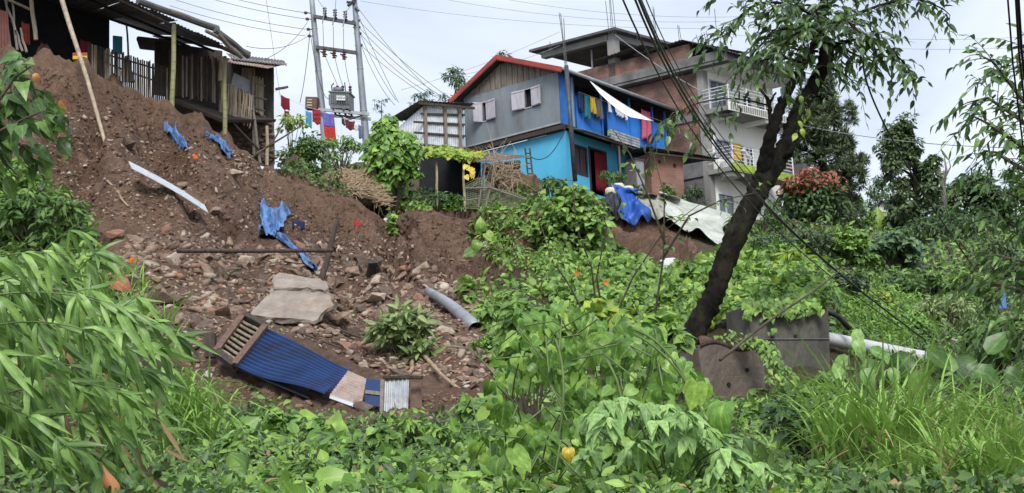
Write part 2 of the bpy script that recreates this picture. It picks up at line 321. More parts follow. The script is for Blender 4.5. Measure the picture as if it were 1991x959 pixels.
# greens
leafmat('lf_bamboo', (.065, .145, .035), (.140, .275, .070), (.255, .430, .125), .38)
leafmat('lf_heart', (.055, .135, .028), (.125, .270, .050), (.270, .440, .095), .42)
leafmat('lf_pale', (.120, .245, .075), (.205, .375, .120), (.310, .500, .195), .5)
leafmat('lf_vine', (.055, .125, .028), (.125, .255, .052), (.255, .420, .095), .5)
leafmat('lf_lime', (.120, .220, .035), (.220, .360, .050), (.360, .450, .075), .5)
leafmat('lf_mid', (.030, .078, .022), (.075, .160, .040), (.140, .245, .062), .5)
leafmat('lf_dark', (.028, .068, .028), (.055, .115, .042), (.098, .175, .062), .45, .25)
leafmat('lf_blue', (0.035, 0.091, 0.045), (0.071, 0.140, 0.068), (0.118, 0.195, 0.094), .5, .25)
leafmat('lf_tree', (.022, .055, .022), (.048, .110, .036), (.130, .235, .060), .35, .30, .6)
leafmat('lf_right', (.030, .080, .025), (.075, .165, .042), (.160, .290, .075), .38, .28)
leafmat('lf_pine', (.036, .066, .036), (.074, .112, .058), (.125, .170, .085), .6, .15)  # needle greens raised to put some distance haze into the colour
leafmat('lf_red', (.16, .045, .035), (.27, .085, .060), (.36, .15, .09), .5)
leafmat('lf_grass', (0.088, 0.195, 0.041), (0.142, 0.287, 0.057), (0.218, 0.390, 0.083), .45)
leafmat('lf_sage', (.105, .170, .070), (.200, .290, .120), (.320, .420, .200), .55)
leafmat('lf_dry', (.16, .10, .055), (.28, .19, .11), (.40, .30, .18), .8, .2)
leafmat('lf_yellow', (.45, .36, .03), (.58, .47, .04), (.62, .52, .07), .5)
leafmat('lf_tall', (.030, .066, .030), (.062, .112, .046), (.120, .180, .075), .5, .2)  # lightened so the leaf colour carries a little distance haze
leafmat('lf_rust', (.24, .085, .035), (.33, .14, .055), (.40, .20, .08), .5)
# ---------------------------------------------------------------- numpy noise
def vnoise(x, y, z, seed=0):
    xi, yi, zi = np.floor(x).astype(np.int64), np.floor(y).astype(np.int64), np.floor(z).astype(np.int64)
    fx, fy, fz = x-xi, y-yi, z-zi
    def h(a, b, c):
        n = (a*374761393 + b*668265263 + c*2147483647 + seed*1274126177) & 0xffffffff
        n = ((n ^ (n >> 13))*1274126177) & 0xffffffff; n = n ^ (n >> 16); return (n & 0xffff)/65535.0
    s = lambda t: t*t*(3-2*t)
    u, v, w = s(fx), s(fy), s(fz); r = 0
    for dx in (0, 1):
        for dy in (0, 1):
            for dz in (0, 1):
                r = r + h(xi+dx, yi+dy, zi+dz)*(u if dx else 1-u)*(v if dy else 1-v)*(w if dz else 1-w)
    return r*2-1
def fbm(x, y, z, oct=5, seed=0, gain=.5):
    a, r, k = 1.0, 0, 1.0
    for i in range(oct): r = r + a*vnoise(x*k, y*k, z*k, seed+i); a *= gain; k *= 2.03
    return r
# ---------------------------------------------------------------- the hillside
# columns of measured points (photo row, metres ahead), foot of the slope to its crest, then the terraces behind
COLS = {
 -150: [(1090, 7), (800, 23), (640, 33), (480, 39), (340, 44), (230, 48.5), (135, 51.5)],
 150: [(1090, 7), (850, 23), (700, 30), (550, 36), (400, 42), (258, 48), (130, 52.5)],
 350: [(1090, 7), (855, 23), (765, 28.5), (640, 33), (500, 39), (330, 48), (213, 55)],
 550: [(1090, 7), (860, 23), (785, 28), (650, 33), (530, 39.5), (425, 50), (345, 57.6)],
 700: [(1090, 7), (860, 23), (800, 28), (690, 32.5), (560, 40), (470, 53), (395, 59.0)],
 780: [(1090, 7), (860, 23), (800, 28), (690, 32.5), (575, 41), (490, 56.8), (409, 59.2)],
 950: [(1090, 7), (865, 21), (800, 27), (690, 33), (595, 41.5), (500, 57.2), (409, 59.8)],
 1050: [(1090, 7), (860, 20), (770, 26), (670, 33), (570, 43), (480, 58), (405, 61.5)],
 1150: [(1090, 7), (850, 19), (720, 26), (620, 34), (530, 46), (468, 62), (385, 67.0)],
 1230: [(1090, 7), (850, 18), (730, 24), (625, 33), (540, 46), (478, 63), (385, 68.6)],
 1350: [(1090, 7), (850, 16), (765, 20.8), (640, 28), (550, 44), (488, 63), (402, 70.5)],
 1440: [(1090, 7), (850, 16), (770, 21), (640, 28), (545, 45), (486, 62), (425, 72.0)],
 1550: [(1090, 7), (850, 17), (755, 23.5), (605, 27), (545, 42), (480, 60), (440, 74.0)],
 1750: [(1090, 7), (850, 17), (740, 24), (620, 38), (540, 52), (490, 66), (455, 83.0)],
 2150: [(1090, 7), (850, 17), (730, 26), (630, 40), (540, 55), (480, 70), (445, 88.0)],
}
BACK = {-150: (22, 23, 24), 150: (21.2, 22, 24), 350: (20.3, 22, 25), 550: (20.4, 23.4, 25), 700: (20.6, 24, 25), 780: (20.5, 23.6, 25), 950: (19.3, 22, 24), 1050: (18.3, 20, 23), 1150: (18.3, 19.2, 22), 1230: (18.3, 19.1, 22), 1350: (18.2, 19, 22.5), 1440: (18.4, 19.2, 22.5), 1550: (18.6, 19.4, 23), 1750: (19.6, 20.2, 25.3), 2150: (20.5, 21, 26)}
def terrain():
    keys = sorted(COLS); ctl = []
    for k in keys:
        hz = PH/2 + FOC*math.tan(PITCH) - (k-PW/2)*math.tan(-ROLL)
        col = []
        a = math.atan2(k-PW/2, FOC)
        for (Y, z) in ((-60, -1.0), (-6, -.2), (3.5, 0.0)): col.append(Vector((math.tan(a)*max(Y, 9.0)*1.02, Y, z)))
        pts = [P(k, py, Y) for py, Y in COLS[k]]; col += pts
        c = pts[-1]; b = BACK[k]; Yc = c.y
        for Y, z in ((Yc+2.5, c.z + (b[0]-c.z)*.2), (max(Yc+5, 72), b[0]), (max(Yc+9, 85), b[1]), (114, b[2]), (170, 27), (420, 25)):
            col.append(Vector((math.tan(a)*Y*1.02, Y, z)))
        ctl.append(col)
    # outer columns carry the same slope far to both sides
    L0, R0 = ctl[0], ctl[-1]
    ctl = [[Vector((q.x-260, q.y, q.z)) for q in L0], [Vector((q.x-25, q.y, q.z)) for q in L0]] + ctl + [[Vector((q.x+25, q.y, q.z)) for q in R0], [Vector((q.x+260, q.y, q.z)) for q in R0]]
    kx = [-6000, -900] + keys + [2900, 8000]
    A = np.array([[list(p) for p in c] for c in ctl])             # (C, R, 3)
    def hermite(xs, Y, xq):                                        # monotone-ish cubic along axis 0
        xs = np.asarray(xs, float); d = np.diff(Y, axis=0)/np.diff(xs)[:, None]
        m = np.zeros_like(Y); m[1:-1] = np.where(d[1:]*d[:-1] > 0, 2*d[1:]*d[:-1]/(d[1:]+d[:-1]+1e-12), 0); m[0] = d[0]; m[-1] = d[-1]
        i = np.clip(np.searchsorted(xs, xq)-1, 0, len(xs)-2); h = (xs[i+1]-xs[i]); t = ((xq-xs[i])/h)[:, None]; h = h[:, None]
        return (2*t**3-3*t**2+1)*Y[i] + (t**3-2*t**2+t)*h*m[i] + (-2*t**3+3*t**2)*Y[i+1] + (t**3-t**2)*h*m[i+1]
    cq = np.concatenate([np.linspace(-6000, -920, 8), np.linspace(-900, -155, 22), np.linspace(-150, 2150, 360), np.linspace(2160, 2900, 22), np.linspace(2950, 8000, 8)])
    nr = [3, 3, 6, 22, 22, 44, 50, 60, 60, 14, 10, 8, 10, 6, 4]
    rq = np.concatenate([np.arange(i, i+1, 1/n)[:n] for i, n in enumerate(nr)] + [np.array([len(nr)*1.0])])
    C, R = A.shape[:2]
    G = hermite(kx, A.reshape(C, R*3), cq).reshape(len(cq), R, 3)
    G = np.transpose(hermite(np.arange(R), np.transpose(G, (1, 0, 2)).reshape(R, -1), rq).reshape(len(rq), len(cq), 3), (1, 0, 2))
    V = G.reshape(-1, 3).copy(); pix = proj(V); nC, nR = len(cq), len(rq)
    bare = np.zeros(len(V)); vis = V[:, 1] > 10
    SCAR = [(-60, 20), (70, 30), (330, 165), (545, 325), (745, 392), (1060, 400), (1085, 470), (1000, 560), (985, 640), (960, 770), (820, 835), (700, 850), (480, 810), (385, 770), (280, 640), (200, 480), (60, 380), (-80, 330)]
    SCAR2 = [(1180, 425), (1300, 430), (1350, 500), (1345, 535), (1250, 530), (1205, 500)]
    jit = pix + np.stack([fbm(V[:, 0]*.8, V[:, 1]*.8, V[:, 2]*.8, 3, 5), fbm(V[:, 0]*.8, V[:, 1]*.8, V[:, 2]*.8, 3, 9)], 1)*16
    bare[(inpoly(jit, SCAR) | inpoly(jit, SCAR2)) & vis & (V[:, 1] < 75)] = 1
    # gullies down the bare face, lumps in the rubble, soft swells under the green
    x, y, z = V.T
    w = x + .28*y
    gul = fbm(w*.75, y*.10, z*.16, 4, 21); gul2 = fbm(w*2.3, y*.3, z*.35, 3, 31)
    lump = fbm(x*.9, y*.9, z*.9, 5, 41, .55); big = fbm(x*.22, y*.22, z*.22, 3, 51)
    fade = np.clip((y-8)/14, .12, 1)*np.clip((130-y)/30, 0, 1)
    up = np.clip((y-36)/10, 0, 1)
    dz = fade*(.30*big + (1-bare)*.16*lump + bare*(up*(.80*gul + .42*gul2) + .22*lump + .07*fbm(x*4.5, y*4.5, z*4.5, 3, 61, .6)))
    crest = np.exp(-((np.arange(nR)[None, :]*np.ones((nC, 1)) - np.searchsorted(rq, 9.0))/9.0)**2).ravel()
    V[:, 2] += dz*(1-.75*crest)
    V[:, 1] -= bare*up*fade*(.55*gul + .25*lump)*(1-.3*crest)
    q = (np.arange(nC-1)[:, None]*nR + np.arange(nR-1)[None, :]).ravel()
    T = np.concatenate([np.stack([q, q+nR, q+nR+1], 1), np.stack([q, q+nR+1, q+1], 1)])
    o = np_obj('hillside', V, T, 'soil', smooth=True); tag(o, kind='structure')
    a = o.data.attributes.new('veg', 'FLOAT', 'POINT'); a.data.foreach_set('value', (1-bare).astype(np.float32)*.6)
    bvh = BVHTree.FromPolygons([Vector(p) for p in V.tolist()], T.tolist())
    return o, bvh
HILL, BVH = terrain()
DIRT_Z = Vector((0, 0, 1))
def G(px, py):                                  # where the line of sight meets the hillside
    r = ray(px, py).normalized(); h = BVH.ray_cast(CAM, r, 400)
    return (h[0], h[1]) if h[0] is not None else (None, None)
def GP(px, py, dflt=45):
    p, n = G(px, py); return p if p is not None else P(px, py, dflt)
def ground_z(x, y):
    h = BVH.ray_cast(Vector((x, y, 80)), Vector((0, 0, -1)), 200); return h[0].z if h[0] is not None else 0.0
# ---------------------------------------------------------------- shared builders
rnd = random.Random(11)
def lerp(a, b, t): return V3(a)*(1-t) + V3(b)*t
def set_uv(o, fr):
    me = o.data; uv = me.uv_layers.new(name='UVMap'); off = ORG[o.name]
    for p in me.polygons:
        n = p.normal; ax = fr.u if abs(n.dot(fr.v)) > abs(n.dot(fr.u)) else fr.v
        for li in p.loop_indices:
            w = me.vertices[me.loops[li].vertex_index].co + off - fr.O; uv.data[li].uv = (w.dot(ax), w.z)
def corr(mb, a, b, c, d, pitch=.10, amp=.016, th=.006, nv=1, bend=None):
    """corrugated sheet on the quad a-b (across the ridges) / d-c; the ridges run from a to d"""
    a, b, c, d = map(V3, (a, b, c, d)); n = (b-a).cross(d-a).normalized(); L = (b-a).length; k = max(4, int(L/pitch*6)); 
    def fn(u, v):
        p = lerp(lerp(a, b, u), lerp(d, c, u), v) + n*(amp*math.sin(2*math.pi*u*L/pitch))
        if bend: p = p + n*bend(u, v)
        return p
    return mb.sheet(fn, k, nv, th, n)
def wobble_tube(mb, a, b, r0, r1, n=8, seg=6, wob=.02, nodes=False):
    a, b = V3(a), V3(b); pts, rs = [], []; L = (b-a).length
    k = max(seg, int(L/.32)) if nodes else seg
    ph = rnd.random()*9
    for i in range(k+1):
        t = i/k; p = lerp(a, b, t) + Vector((math.sin(ph+t*5), math.cos(ph*2+t*4), 0))*wob*math.sin(math.pi*t); r = r0*(1-t)+r1*t
        if nodes and 0 < i < k:
            d = (b-a).normalized()*.018
            pts += [p-d, p, p+d]; rs += [r, r*1.16, r]
        else: pts.append(p); rs.append(r)
    return mb.tube(pts, rs, n)
def catenary(a, b, sag, n=24):
    a, b = V3(a), V3(b); return [lerp(a, b, i/n) - Vector((0, 0, 1))*sag*4*(i/n)*(1-i/n) for i in range(n+1)]
def wire(name, label, a, b, sag, r, mat='black_plastic', group=None, cat='wire', n=24):
    o = MB().tube(catenary(a, b, sag, n), r, 5).build(name, mat, None, True); return tag(o, label, cat, group)
def cloth(name, label, top, drop, mat, cat='clothing', group=None, wav=.05, th=.012, taper=0.0, n=10):
    """cloth hanging from the line top[0]-top[1]"""
    a, b = V3(top[0]), V3(top[1]); ph = rnd.random()*6; nn = (b-a).cross(Vector((0, 0, 1))).normalized()
    def fn(u, v):
        uu = u + (0.5-u)*taper*v
        return lerp(a, b, uu) - Vector((0, 0, drop*v*(1+.06*math.sin(ph+u*7)))) + nn*wav*(.3+v)*math.sin(ph+u*11+v*2) - Vector((0, 0, .04*math.sin(math.pi*u)))
    o = MB().sheet(fn, n, n, th, nn).build(name, mat, None, True); return tag(o, label, cat, group)
def window(par, W, a0, a1, z0, z1, d, frame='frame_grey', depth=.10, bars=(1, 0), glass='glass', out=.03, fw=.07, name='window'):
    """W(a, off, z) maps wall coordinates to the world; off<0 is outwards. Recess with frame, mullions and pane."""
    def bx(mb, p0, p1, o0, o1, q0, q1):
        mb.hexa([W(p0, o0, q0), W(p1, o0, q0), W(p1, o1, q0), W(p0, o1, q0), W(p0, o0, q1), W(p1, o0, q1), W(p1, o1, q1), W(p0, o1, q1)])
    f = MB(); bx(f, a0-fw, a0, -out, depth, z0-fw, z1+fw); bx(f, a1, a1+fw, -out, depth, z0-fw, z1+fw); bx(f, a0, a1, -out, depth, z0-fw, z0); bx(f, a0, a1, -out, depth, z1, z1+fw)
    nb, nh = bars
    for i in range(nb):
        t = a0 + (a1-a0)*(i+1)/(nb+1); bx(f, t-fw*.3, t+fw*.3, -out*.5, depth*.6, z0, z1)
    for i in range(nh):
        t = z1 - (z1-z0)*.27*(i+1); bx(f, a0, a1, -out*.4, depth*.62, t-fw*.3, t+fw*.3)
    o = f.build(name, frame, par)
    g = MB(); bx(g, a0, a1, depth*.3, depth*.36, z0, z1); g.build('pane', glass, o)
    return o
def wall_panel(mb, W, a0, a1, z0, z1, holes, th):
    """flat wall with rectangular openings, built from the cells around them"""
    xs = sorted({a0, a1, *[h[0] for h in holes], *[h[1] for h in holes]}); zs = sorted({z0, z1, *[h[2] for h in holes], *[h[3] for h in holes]})
    xs = [x for x in xs if a0 <= x <= a1]; zs = [z for z in zs if z0 <= z <= z1]
    for i in range(len(xs)-1):
        run = None
        for j in range(len(zs)):
            ins = True
            if j < len(zs)-1:
                cx, cz = (xs[i]+xs[i+1])/2, (zs[j]+zs[j+1])/2
                ins = any(h[0] < cx < h[1] and h[2] < cz < h[3] for h in holes)
            if not ins and run is None: run = zs[j]
            if ins and run is not None:
                p0, p1, q0, q1 = xs[i], xs[i+1], run, zs[j]; run = None
                mb.hexa([W(p0, 0, q0), W(p1, 0, q0), W(p1, th, q0), W(p0, th, q0), W(p0, 0, q1), W(p1, 0, q1), W(p1, th, q1), W(p0, th, q1)])
    return mb
# ================================================================ blue and grey house
def blue_house():
    fr = Fr(P(1090, 239, 70), (-.786, .618), (.618, .786)); w = fr.w
    root = thing('village_house', 'two-storey house, grey metal gable over cyan wall, red roof trim, blue verandah', 'house', w(0, 0, -4.2))
    uL = fr.uz(905, 288)[0]; zE = fr.uz(1083, 140)[1]; um = uL*.56; ap = fr.uz(972, 121)[1]; zB = -4.6; L = 9.5
    WU = lambda a, off, z: w(a, off, z)
    s1 = [fr.uz(931, 202), fr.uz(947, 232)]; s2 = [fr.uz(1022, 178), fr.uz(1034, 208)]
    def hole(s): return (min(s[0][0], s[1][0]), max(s[0][0], s[1][0]), min(s[0][1], s[1][1]), max(s[0][1], s[1][1]))
    h1 = (fr.uz(947, 232)[0], fr.uz(938, 200)[0], fr.uz(941, 236)[1], fr.uz(941, 200)[1]); h2 = (fr.uz(1035, 207)[0], fr.uz(1020, 175)[0], fr.uz(1027, 209)[1], fr.uz(1027, 174)[1])
    wall_panel(MB(), WU, 0, uL, 0, zE, [h1, h2], .12).build('wall', 'grey_sheet', root)['label'] = 'grey sheet metal upper wall'
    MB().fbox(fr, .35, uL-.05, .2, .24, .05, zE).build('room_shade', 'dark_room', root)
    # shutters, hinged outwards
    for (h, wl) in ((h1, (.30, .62)), (h2, (.66, .60))):
        for side, ww in ((0, wl[1]), (1, wl[0])):
            a = h[0] if side == 0 else h[1]; s = -1 if side == 0 else 1; o = -.10 if ww > .4 else -.30
            m = MB(); z0, z1 = h[2]-.03, h[3]+.03
            m.hexa([w(a, -.03, z0), w(a+s*ww, -.03+o, z0), w(a+s*ww, -.07+o, z0), w(a, -.07, z0), w(a, -.03, z1), w(a+s*ww, -.03+o, z1), w(a+s*ww, -.07+o, z1), w(a, -.07, z1)])
            sh = m.build('shutter', 'shutter', root)
            for zz in (z0+.06, z1-.06): MB().hexa([w(a+s*.02, -.072, zz-.03), w(a+s*(ww-.02), -.072+o, zz-.03), w(a+s*(ww-.02), -.09+o, zz-.03), w(a+s*.02, -.09, zz-.03), w(a+s*.02, -.072, zz+.03), w(a+s*(ww-.02), -.072+o, zz+.03), w(a+s*(ww-.02), -.09+o, zz+.03), w(a+s*.02, -.09, zz+.03)]).build('batten', 'shutter', sh)
        f = MB(); t = .045
        f.fbox(fr, h[0]-t, h[0], -.03, .1, h[2]-t, h[3]+t); f.fbox(fr, h[1], h[1]+t, -.03, .1, h[2]-t, h[3]+t); f.fbox(fr, h[0], h[1], -.03, .1, h[2]-t, h[2]); f.fbox(fr, h[0], h[1], -.03, .1, h[3], h[3]+t); f.build('window_frame', 'shutter', root)
    for a in (uL*.2, uL*.4, uL*.6, uL*.8):
        MB().fbox(fr, a-.018, a+.018, -.012, -.001, .02, zE-.02).build('sheet_seam', 'grey_sheet', root)
    MB().fbox(fr, 0, uL, -.03, -.001, -.02, .06).build('skirt_board', 'frame_grey', root)
    # gable boards, one by one
    nb = 17
    for i in range(nb):
        a0, a1 = uL*i/nb, uL*(i+1)/nb; rise = lambda a: zE + (ap-zE)*(1-abs(a-um)/(um if a < um else uL-um))
        z0, z1 = rise(a0)-.02, rise(a1)-.02
        if max(z0, z1)-zE < .08: continue
        d = rnd.uniform(-.015, .01); g = .018
        m = MB(); zb = zE+.002
        m.hexa([w(a0+g, d, zb), w(a1-g, d, zb), w(a1-g, d+.05, zb), w(a0+g, d+.05, zb), w(a0+g, d, max(z0, zb+.01)), w(a1-g, d, max(z1, zb+.01)), w(a1-g, d+.05, max(z1, zb+.01)), w(a0+g, d+.05, max(z0, zb+.01))])
        m.build('board', 'plank', root)
    MB().add([w(.05, .07, zE), w(uL-.05, .07, zE), w(um, .07, ap-.05), w(.05, .1, zE), w(uL-.05, .1, zE), w(um, .1, ap-.05)], [(0, 1, 2), (5, 4, 3), (0, 3, 4, 1), (1, 4, 5, 2), (2, 5, 3, 0)]).build('gable_backing', 'dark_wood', root)
    # roof, two corrugated slopes with red barge trim
    ov = .45; slR = (ap-zE)/um; slL = (ap-zE)/(uL-um); oR, oL = .55, .5
    rt = .16
    A, B = w(-oR, -ov, zE-slR*oR+rt), w(um, -ov, ap+rt); A2, B2 = w(-oR, L, zE-slR*oR+rt), w(um, L, ap+rt)
    rf = corr(MB(), A, A2, B2, B, .16, .02).build('roof', 'tin_dark', root)
    C, C2 = w(uL+oL, -ov, zE-slL*oL+rt), w(uL+oL, L, zE-slL*oL+rt)
    corr(MB(), C, C2, B2+Vector((0, 0, .01)), B+Vector((0, 0, .01)), .16, .02).build('roof', 'tin_dark', root)
    for (p, q) in ((A, B), (C, B)):
        m = MB(); dn = Vector((0, 0, -.17)); o = -fr.v*.05; m.hexa([p+dn+o, q+dn+o, q+dn, p+dn, p+o+Vector((0, 0, .05)), q+o+Vector((0, 0, .05)), q+Vector((0, 0, .05)), p+Vector((0, 0, .05))])
        t = m.build('barge_board', 'red_paint', root)
        z = MB(); n = 26
        for i in range(n):
            a, b = lerp(p, q, i/n)+dn+o*.8, lerp(p, q, (i+1)/n)+dn+o*.8; z.add([a, b, lerp(a, b, .5)-Vector((0, 0, .07)), a-o*.3, b-o*.3, lerp(a, b, .5)-Vector((0, 0, .07))-o*.3], [(0, 2, 1), (3, 4, 5), (0, 1, 4, 3), (1, 2, 5, 4), (2, 0, 3, 5)])
        z.build('scalloped_trim', 'red_paint', t)
    MB().tube([A+Vector((0, 0, -.05))-fr.u*.06, A2+Vector((0, 0, -.05))-fr.u*.06], .085, 8).build('gutter', 'galv', root, True)
    # cyan lower storey
    WV = lambda a, off, z: w(off, a, z)
    q0 = fr.vz(1104, 300)[0]
    d0, d1, dz0, dz1 = fr.vz(1147, 330)[0], fr.vz(1177, 330)[0], fr.vz(1150, 376)[1], fr.vz(1150, 291)[1]
    x0, x1, xz0, xz1 = fr.vz(1118, 330)[0], fr.vz(1140, 330)[0], fr.vz(1125, 336)[1], fr.vz(1125, 287)[1]
    lw = MB(); lw.fbox(fr, -.02, uL-.5, .30, .52, zB, -.30); o = lw.build('wall', 'cyan_plaster', root); o['label'] = 'cyan plastered lower wall'
    MB().fbox(fr, -.06, uL+.02, .02, .28, -.28, -.03).build('floor_beam', 'dark_wood', root)
    lv = MB(); wall_panel(lv, lambda a, off, z: w(off-.02, a, z), .52, L, zB, -.30, [(d0, d1, dz0, dz1), (x0, x1, xz0, xz1)], .2); lv.build('wall', 'cyan_plaster', root)
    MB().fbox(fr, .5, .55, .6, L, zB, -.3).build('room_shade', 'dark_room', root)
    window(root, lambda a, off, z: w(off-.02, a, z), x0, x1, xz0, xz1, 0, 'door_wood', bars=(1, 0), glass='door_wood', fw=.09)
    fm = MB(); 
    for a in (d0-.09, d1): fm.fbox(fr, -.06, .1, a, a+.09, dz0, dz1+.09)
    fm.fbox(fr, -.06, .1, d0, d1, dz1, dz1+.09); dr = fm.build('door', 'door_wood', root)
    cl = MB(); cl.sheet(lambda u, v: w(-.05+.05*math.sin(u*26), d0+.35+(d1-d0-.4)*u, dz1-.05-(dz1-dz0-.25)*v), 40, 6, .01, -fr.u); cl.build('curtain', 'c_maroon', dr, True)
    # verandah: rails, panels, posts
    vv = lambda px, py=200: fr.vz(px, py)[0]
    MB().fbox(fr, 1.3, 1.4, .1, L, 0, zE).build('inner_wall', 'blue_paint', root)
    MB().fbox(fr, -.1, 1.4, .3, L, -.12, -.02).build('verandah_floor', 'dark_wood', root)
    corr(MB(), w(-.03, .02, -.02), w(-.03, vv(1116), -.02), w(-.03, vv(1116), zE-.02), w(-.03, .02, zE-.02), .12, .012).build('side_panel', 'blue_paint', root)
    hR = fr.vz(1135, 190)[1]
    corr(MB(), w(-.03, vv(1118), .0), w(-.03, vv(1166, 230), .0), w(-.03, vv(1166, 230), hR*.95), w(-.03, vv(1118), hR*.95), .11, .012).build('rail_panel', 'blue_paint', root)
    corr(MB(), w(-.03, vv(1180, 240), .1), w(-.03, vv(1290, 260), .1), w(-.03, vv(1290, 260), hR), w(-.03, vv(1180, 240), hR), .11, .012).build('rail_panel', 'blue_paint', root)
    m = MB(); a, b = w(-.10, vv(1183, 250), -.5), w(-.10, vv(1240, 270), -.5); corr(m, a, a+Vector((0, 0, .95)), b+Vector((0, 0, .95)), b, .13, .016); m.build('patch_sheet', 'tin_old', root)
    for px in (1112, 1168, 1222, 1266, 1290):
        v = vv(px, 230); MB().fbox(fr, -.10, -.02, v-.05, v+.05, -.02, zE-.1).build('post', 'blue_paint' if px > 1120 else 'frame_grey', root)
    for px in (1200, 1224, 1243):
        v = vv(px, 300); MB().fbox(fr, -.14, -.05, v-.05, v+.05, zB, -.02).build('post', 'blue_paint', root)
    m = MB(); a, b = w(-.16, vv(1206, 330), fr.vz(1206, 330)[1]), w(-.16, vv(1228, 290), fr.vz(1228, 290)[1]); m.tube([a, b], .05, 6); m.build('brace', 'blue_paint', root)
    # patched awning over the door
    a, b = w(0, .35, -.15), w(0, vv(1262, 290), -.15); out = -fr.u*1.05 + Vector((0, 0, -.34)); m0 = 6
    for i in range(m0):
        p, q = lerp(a, b, i/m0-.01), lerp(a, b, (i+1)/m0+.01); k = Vector((0, 0, .012*(i % 2)+rnd.uniform(-.02, .02)))
        corr(MB(), p+k, q+k, q+k+out*rnd.uniform(.92, 1.08), p+k+out*rnd.uniform(.92, 1.08), .09, .012).build('awning_sheet', rnd.choice(['tin_old', 'tin_rust', 'tin_old']), root)
    MB().fbox(fr, -1.0, -.9, .45, vv(1262, 290), -.62, -.54).build('awning_beam', 'dark_wood', root)
    for px, py in ((1175, 310),):
        v = vv(px, py); MB().tube([w(-.85, v, zB+.2), w(-.85, v, -.55)], .05, 7).build('post', 'bamboo_pale', root)
    return fr, uL, zE, L
FB, HUL, HZE, HL = blue_house()
# white sheet slung from the verandah eave
def white_sheet():
    A, B, C, D = P(1145, 156, 70.9), P(1271, 236, 70.6), P(1226, 228, 69.6), P(1166, 182, 69.9)
    o = MB().sheet(lambda u, v: lerp(lerp(A, B, u), lerp(D, C, u), v) + Vector((0, 0, -.10*math.sin(math.pi*u))), 14, 4, .012, Vector((0, 0, 1))).build('awning_sheet', 'white_sheet', None, True)
    tag(o, 'white plastic sheet slung slanting off the blue verandah eave', 'tarpaulin')
white_sheet()
def verandah_clothes():
    w, vz = FB.w, FB.vz
    zt = HZE-.75
    MB().tube([w(-.2, vz(1118, 170)[0], zt+.02), w(-.2, vz(1290, 240)[0], zt+.02)], .008, 4).build('clothes_line', 'c_white')
    tag(bpy.data.objects['clothes_line'], 'thin line strung along the blue verandah, carrying washing', 'clothes line')
    for (x0, x1, d, mat, lab) in ((1118, 1127, .85, 'c_navy', 'dark navy garment, leftmost on the verandah line'), (1129, 1139, 1.1, 'c_teal', 'teal trousers on the verandah line beside a yellow shirt'), (1140, 1150, .75, 'c_yellow', 'yellow shirt hanging on the blue verandah'), (1151, 1163, .9, 'c_grey', 'grey shirt on the verandah line right of the yellow shirt')):
        cloth('garment', lab, (w(-.2, vz(x0, 200)[0], zt), w(-.2, vz(x1, 200)[0], zt)), d, mat, group='washing on the verandah')
    for i, (px, py) in enumerate(((1181, 198), (1196, 203), (1204, 208), (1213, 213))):
        v, z = vz(px, py, -.2); cloth('garment', ['first', 'second', 'third', 'last'][i]+' small white cloth from the left under the slung white sheet', (w(-.2, v, z), w(-.2, v+.28, z)), .45, 'c_white', group='small white cloths on the verandah rail')
    v, z = vz(1246, 211, -.22); cloth('garment', 'pink cloth hanging at the far end of the blue verandah', (w(-.22, v, z), w(-.22, v+.75, z-.02)), 1.5, 'c_pink', group='washing on the verandah')
verandah_clothes()
def house_pole():
    root = thing('steel_pole', 'dark grey steel pole with bare rods on top at the blue house corner', 'pole', P(1117, 345, 69))
    a, b = P(1118, 352, 69), P(1101, 128, 69); MB().tube([a, b], [.115, .10], 10).build('shaft', 'iron', root, True)
    for i, (x, y) in enumerate(((1087, 25), (1090, 26), (1096, 36))):
        MB().tube([b+Vector((.05*(i-1), .03*i, -.3)), lerp(b, P(x, y, 69), .5)+Vector((0, .05*i, 0)), P(x, y, 69)], .016, 5).build('rod', 'iron', root)
house_pole()
